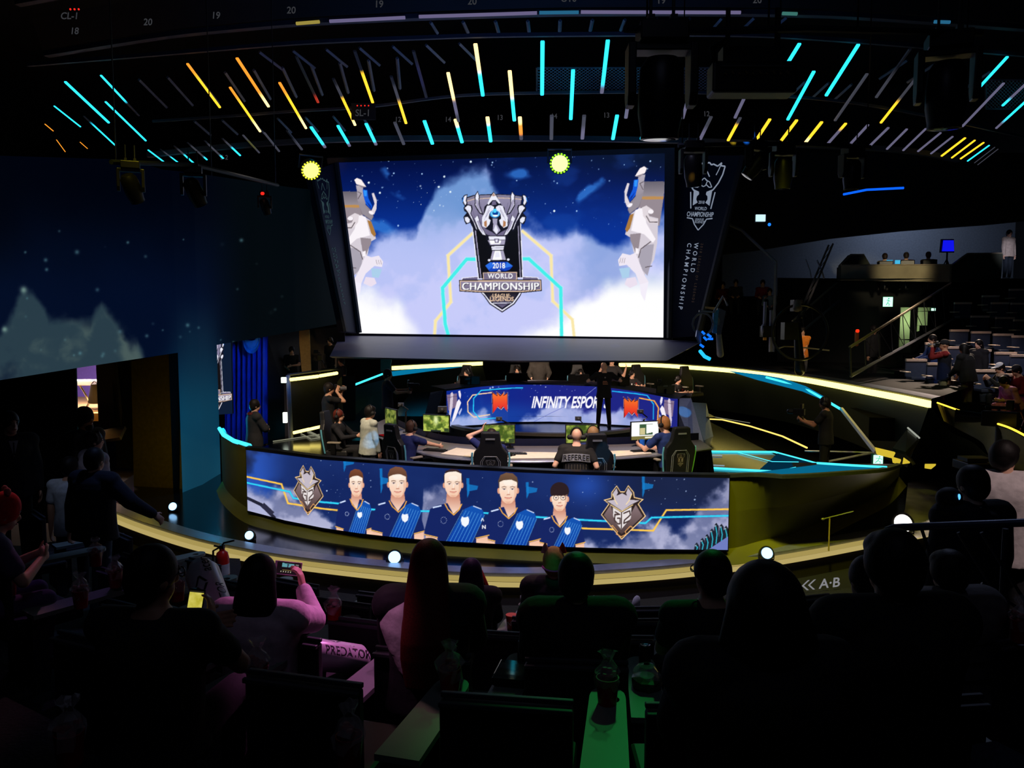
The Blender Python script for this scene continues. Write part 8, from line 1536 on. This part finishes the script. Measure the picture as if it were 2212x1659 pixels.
for q, rgb in ((-1, (232, 170, 170)), (1, (206, 40, 46))):
    m = MB(); c = ch['hp'](q * .075, -.02, .13); m.rings([[c + Vector((q * .012 * zz + r_ * math.cos(a), r_ * .5 * math.sin(a), zz)) for a in [k * math.pi / 5 for k in range(10)]] for zz, r_ in ((-.02, .036), (.03, .022), (.065, .004))]); m.build('cat_ear', cloth('cat ear %d' % q, rgb), ch['t'])
m = MB(); m.tube([ch['hp'](.103 * math.cos(a), -.012 + .117 * math.sin(a) * 1.0, -.005 + .02 * math.sin(a)) for a in np.linspace(math.pi + .2, 2 * math.pi - .2, 12)], .008, 6); m.build('hat_band', mat('magenta band', (190, 60, 160), .5, var=0), ch['t'])
back_print(ch, [([[(x, y + .14) for x, y in p] for p in text_polys('TIGER 18', .028, .001)], M_pw), (rects((-.13, .30, -.10, .34), (.10, .30, .13, .34)), mat('orange print', (220, 120, 60), .5, var=0))], 'back_print')
for lab, x in (('white printed shoe sole propped up at the stage front, left one', 1284), ('white shoe sole propped up at the stage front, right one', 1374)):
    o = MB().ell(pd(x, 1303, 7.15), (.04, .03, .075), RY(-.12 if x < 1300 else .2)).build('shoe', mat('white sole', (210, 196, 200), .5, var=.08)); tag(o, lab, 'shoe')
bk = aud('dark haired man with cream piped backpack straps seen from behind at the centre', 2, 1246, 1192, 3.9, .0, H=1.74, skin_='light', hair='short', hairc=(16, 14, 15), top=('black jacket', (24, 18, 18), 'long'), vox=.008, face=False, jacket=.03, build=1.15, head=(-.25, 0))
m = MB(); T = bk['T']
for q in (.155, .055): m.tube([T(q - .02 * abs(math.cos(a)) + (.03 if math.sin(a) < -.9 else 0)) + Vector((.262 * math.cos(a), .0 + .205 * math.sin(a), 0)) for a in np.linspace(math.pi + .45, 2 * math.pi - .45, 22)], .0065, 6)
m.build('piping', mat('cream piping', (226, 206, 184), .6, var=0), bk['t'])
mg = aud('man with glasses and white print on black t-shirt, right of centre', 2, 1537, 1187, 4.0, .05, H=1.76, skin_='light', hair='short', hairc=(14, 13, 14), top=('black t-shirt', (24, 24, 26), 'short'), vox=.009, face=False, glasses=True, build=1.12, head=(.3, 0))
back_print(mg, [([[(.02, .36), (.10, .40), (.13, .33), (.10, .22), (.12, .12), (.03, .10), (.01, .2), (.04, .28)]], mat('pinkish print', (196, 160, 146), .6, var=0)), (rects((-.09, .36, -.02, .365), (-.09, .34, -.03, .345), (-.08, .32, -.02, .325)), mat('dim print', (90, 90, 90), .6, var=0))], 'back_print')
aud('large silhouetted woman with full dark hair in the right foreground', 0, 1652, 1232, 2.42, .02, H=1.72, skin_='mid', hair='verylong', hairc=(14, 12, 13), top=('black coat', (15, 14, 16), 'long'), vox=.008, face=False, jacket=.04, build=1.2, hairw=1.5)
aud('tall silhouetted man in beanie like hair, right foreground, black jacket', 1, 1930, 1141, 2.75, .1, H=1.78, skin_='light', hair='bowl', hairc=(13, 12, 13), top=('black jacket', (18, 17, 18), 'long'), vox=.008, face=False, jacket=.03, build=1.15)
aud('person partly hidden left of the tall silhouetted man', 2, 1874, 1199, 3.7, .2, H=1.62, skin_='light', hair='short', hairc=(26, 18, 18), top=('green grey jacket', (52, 62, 60), 'long'), vox=.010, face=False, jacket=.03)
pj = aud('short haired person in quilted grey puffer vest at the right', 3, 2050, 1186, 4.1, .1, H=1.66, skin_='light', hair='bowl', hairc=(30, 22, 22), top=('grey puffer vest', (104, 98, 96), 'none'), vox=.009, face=False, jacket=.05, build=1.15)
m = MB(); T = pj['T']
for q in (.12, .22, .32): m.tube([T(q) + Vector((.262 * math.cos(a), .19 * math.sin(a), 0)) for a in [k * math.pi / 14 for k in range(28)]], .007, 5, True)
m.build('quilt_seams', mat('seam grey', (50, 48, 48), .8, var=0), pj['t'])
su = person('man in black suit with white collar standing at the right aisle rail, from behind', (2100, 1004, 5.2), .15, 'stand', 1.76, .02, (.15, -.1), skin_='light', hair='short', hairc=(14, 12, 14), top=('black suit', (24, 26, 36), 'long'), jacket=.026, vox=.008, face=False, build=1.1)
m = MB(); m.tube([su['T'](.515) + Vector((.066 * math.cos(a), .062 * math.sin(a) - .004, .012 * math.sin(a))) for a in [k * math.pi / 8 for k in range(16)]], .012, 6, True); m.build('shirt_collar', mat('white collar', (210, 208, 206), .7, var=0), su['t'])
person('man in loose white shirt looking right at the right picture edge', (2172, 950, 6.1), -.35, 'stand', 1.80, 0, (-.7, -.1), skin_='light', hair='bowl', hairc=(22, 18, 18), top=('white shirt', (214, 206, 208), 'long'), legs=('dark trousers', (40, 40, 44)), jacket=.03, vox=.009, build=1.08)
c = pd(2050, 1076, 5.15); o = thing('hand_microphone', 'black foam microphone or lens hood with blue lit rim beside the suited man', 'device', c); MB().ell((0, 0, 0), (.085, .07, .075)).build('foam', M_rubber, o); MB().ell((.032, -.06, .022), (.008, .012, .02)).build('blue_lamp', emit('blue device lamp', (90, 180, 255), 1.6), o)
# bake the merged surfaces
bpy.context.view_layer.update(); dg = bpy.context.evaluated_depsgraph_get(); baked = []
for o in PENDING:
    me = bpy.data.meshes.new_from_object(o.evaluated_get(dg), preserve_all_data_layers=False, depsgraph=dg); baked.append((o, me))
for o, me in baked:
    old = o.data; mats_ = list(old.materials); nm = o.name; o.modifiers.clear(); o.data = me
    if not len(me.materials):
        for k in mats_: me.materials.append(k)
    me.polygons.foreach_set('use_smooth', [True] * len(me.polygons)); bpy.data.meshes.remove(old)
# ================================================================ LIGHTING
def lamp(kind, name, loc, power, rgb, size=.2, to=None, angle=40, blend=.4, spread=None):
    d = bpy.data.lights.new(name, kind); d.energy = power; d.color = lin(rgb); o = bpy.data.objects.new(name, d); COL.objects.link(o); o.location = loc
    if kind == 'AREA': d.size = size; 
    else: d.shadow_soft_size = size
    if kind == 'SPOT': d.spot_size = math.radians(angle); d.spot_blend = blend
    if spread and kind == 'AREA': d.spread = math.radians(spread)
    if to is not None: o.rotation_euler = (Vector(to) - Vector(loc)).to_track_quat('-Z', 'Y').to_euler()
    return o
# stage wash from the rig onto the desks and players
lamp('SPOT', 'stage_wash', (0.5, 10.5, 8.6), 2600, (255, 224, 196), .3, (0.6, 14.3, 1.4), 46, .7)
for k in range(4): lamp('AREA', 'far_team_fill', (-1.6 + k * 1.9, 22.1, 2.78), 20, (255, 226, 200), .4, (-1.6 + k * 2.0, 23.7, 2.3))  # unseen lamps added to light the far team
lamp('SPOT', 'stage_wash', (2.2, 10.0, 6.0), 900, (255, 228, 205), .3, (2.4, 20.6, 2.1), 16, .7)
lamp('SPOT', 'stage_wash', (-3.5, 11.0, 8.5), 2600, (255, 228, 196), .3, (-3.4, 16.0, 1.5), 36, .8)
lamp('SPOT', 'stage_wash', (5, 9.5, 8.8), 800, (255, 224, 196), .3, (6.0, 15.0, 1.8), 26, .8)
# olive wash on the drum
lamp('SPOT', 'amber_wash', (2.8, 8.2, 7.4), 3200, (224, 226, 36), .3, (4.3, 12.0, 1.7), 38, 1.0)
lamp('SPOT', 'amber_wash', (-3.5, 6.5, 9.5), 900, (235, 215, 50), .3, (-4.0, 12.7, .9), 30, .8)
lamp('SPOT', 'amber_wash', (1.0, 6.5, 9.5), 700, (235, 215, 50), .3, (1.0, 10.9, .5), 40, .8)
lamp('SPOT', 'amber_wash', (8, 12, 9.5), 420, (215, 220, 60), .3, (8.0, 17.5, 1.6), 50, .8)
# pink light on the woman filming and green light on the trays
lamp('SPOT', 'pink_beam', (2.2, 10.5, 8.2), 2500, (255, 140, 225), .08, pd(705, 1312, 4.3), 6.8, .3)
lamp('SPOT', 'green_beam', (2.0, 10.0, 8.2), 480, (60, 255, 120), .10, pd(1270, 1530, 3.4), 9.5, .5)
lamp('SPOT', 'mauve_wash', (-1, 10.5, 8.5), 420, (255, 170, 225), .2, pd(1050, 1270, 6.6), 18, .8)
lamp('SPOT', 'audience_fill', (-2.5, 9.0, 8.0), 300, (255, 190, 190), .3, pd(925, 1230, 3.9), 6, .8)  # unseen spot added to lift the red haired woman
lamp('AREA', 'seating_fill', (0, 1.0, 8.5), 6, (200, 210, 255), 3.0, (0, 5, 1.5))  # unseen area lamp added as a weak fill on the seats
# kerb and floor
lamp('SPOT', 'kerb_fill', (0.3, 7.5, 9.6), 1700, (205, 205, 255), .3, (0.3, 10.7, .5), 62, .8)  # unseen spot added in place of the screen's reflection on the kerb
lamp('SPOT', 'floor_glare_fill', (6.6, 13.6, 5.5), 1500, (255, 235, 225), .1, (6.0, 12.3, .58), 14, .9)  # unseen spot added for the bright glare on the floor
# right stand, balcony wall, doorways
lamp('AREA', 'balcony_light', (15.5, 30, 8.6), 60, (205, 220, 255), 2.0, (17, 33, 6.5))
lamp('SPOT', 'balcony_spot', (12, 20, 6.4), 900, (255, 236, 190), .2, pd(1945, 585, 27.2), 16, .6)
lamp('SPOT', 'stand_light', (9, 14, 8.8), 900, (240, 232, 245), .2, pd(2110, 760, 19.5), 30, .7)
lamp('SPOT', 'stand_edge', (13.5, 23.5, 7.6), 2600, (255, 226, 200), .2, pd(2110, 740, 20), 44, .7)
lamp('AREA', 'corridor_light', tuple(pd(1975, 690, 27.4)), 5, (225, 245, 200), .5, pd(1975, 700, 28.0))
lamp('SPOT', 'orange_visitor', (8, 18, 7.0), 700, (255, 220, 180), .2, pd(1735, 740, 23.5), 12, .6)
lamp('SPOT', 'aisle_light', (5.5, 2.0, 8.5), 700, (255, 225, 220), .2, pd(2180, 1060, 6.1), 12, .6)
# left: side room, curtain, cyan fan, green spill
lamp('AREA', 'side_room_light', tuple(pd(193, 760, 20.5)), 260, (255, 225, 220), 1.0, pd(193, 870, 20.8)); lamp('POINT', 'side_room_amber', tuple(pd(193, 855, 19.6)), 40, (255, 180, 90), .3)
lamp('SPOT', 'curtain_blue', (-3.8, 17.5, 4.2), 420, (60, 130, 255), .2, pd(530, 830, 21.8), 30, .7)
lamp('POINT', 'cyan_fan', tuple(pd(474, 905, 16.2)), 40, (20, 190, 255), .05)
lamp('POINT', 'panel_amber', (-7.0, 14.6, 1.6), 6, (255, 215, 40), .05)
lamp('SPOT', 'aisle_blue', (-3, 9, 8.0), 240, (150, 180, 255), .2, pd(215, 1120, 8.2), 20, .8)
lamp('SPOT', 'hat_light', (-4.5, 9.5, 7), 140, (255, 160, 150), .1, pd(8, 1100, 5.3), 9, .6)
lamp('SPOT', 'purple_knees', (-4.5, 9.5, 7), 60, (190, 130, 255), .1, pd(110, 1240, 5.4), 14, .8)
lamp('SPOT', 'drape_trim', (-2, 22, 6), 250, (255, 220, 150), .2, pd(680, 770, 26), 26, .8)
# blue and yellow pattern beams
for k, (px, py, d, rgb, pw, ang) in enumerate(((806, 945, 14.3, (0, 170, 255), 420, 1.6), (1300, 985, 12.4, (0, 190, 255), 330, 1.9), (1188, 762, 23.5, (40, 140, 255), 900, 1.2), (1330, 744, 24.5, (60, 130, 255), 700, 1.0), (1390, 765, 23, (255, 200, 40), 800, 1.1), (1480, 885, 20.4, (80, 190, 255), 1400, 1.5), (1475, 900, 20.3, (255, 190, 60), 500, 1.0), (1310, 974, 13.4, (60, 150, 255), 450, 1.5), (1345, 972, 13.5, (255, 190, 40), 350, 1.0), (1470, 1000, 13.2, (255, 190, 40), 260, 1.0), (2032, 800, 18.4, (0, 130, 255), 260, 1.6), (1220, 738, 25, (50, 130, 255), 500, .8))):
    lamp('SPOT', 'pattern_beam', (1.5 + (k % 3), 6.5, 7.2), pw * 7, rgb, .02, pd(px, py, d), ang, .25)
lamp('SPOT', 'balcony_person', (15, 22, 7.2), 700, (225, 230, 255), .2, pd(2180, 550, 27.6), 12, .7)
lamp('SPOT', 'rail_light', (4, 9, 7), 120, (190, 205, 255), .2, pd(2060, 1180, 4.4), 20, .8)
lamp('SPOT', 'stair_light', (9, 15, 7.5), 900, (255, 232, 200), .2, pd(1960, 690, 22), 20, .8)
lamp('SPOT', 'wing_light', (5.5, 9.0, 6.0), 1600, (215, 220, 255), .2, pd(1500, 905, 20.5), 9, .7)
lamp('SPOT', 'front_row_light', (2.5, 9.5, 7.5), 420, (255, 215, 180), .15, pd(1196, 1215, 6.3), 7, .7)
lamp('SPOT', 'white_top_light', (-4, 5.5, 7.0), 90, (205, 220, 255), .15, pd(150, 1030, 8.9), 8, .7)
lamp('SPOT', 'shawl_pink', (-2.6, 3.2, 7.5), 420, (255, 165, 225), .08, pd(850, 1350, 3.75), 3.4, .6)
lamp('SPOT', 'hat_green', (-0.5, 3.2, 7.5), 160, (40, 255, 170), .04, pd(1192, 1212, 6.15), 1.6, .5)
lamp('SPOT', 'green_beam', (2.0, 10.0, 8.2), 130, (60, 255, 130), .10, pd(905, 1580, 3.3), 5, .6)
lamp('AREA', 'ceiling_fill', (0, 15, 6.2), 130, (90, 150, 255), 6.0, (0, 17, 12))  # unseen area lamp added to brighten the black ceiling
# ================================================================ WORLD AND COLOUR MANAGEMENT
wd = bpy.data.worlds.new('world'); SC.world = wd; wd.use_nodes = True
wd.node_tree.nodes['Background'].inputs['Color'].default_value = (0.35, 0.5, 0.8, 1); wd.node_tree.nodes['Background'].inputs['Strength'].default_value = 0.004
vs = SC.view_settings; vs.view_transform = 'Standard'; vs.look = 'None'; vs.exposure = 0.0; vs.gamma = 1.0; vs.use_curve_mapping = False
SC.cycles.max_bounces = 5; SC.cycles.diffuse_bounces = 2; SC.cycles.glossy_bounces = 3; SC.cycles.transmission_bounces = 4; SC.cycles.transparent_max_bounces = 6
SC.cycles.use_adaptive_sampling = True; SC.cycles.sample_clamp_indirect = 4.0; SC.cycles.caustics_reflective = False; SC.cycles.caustics_refractive = False
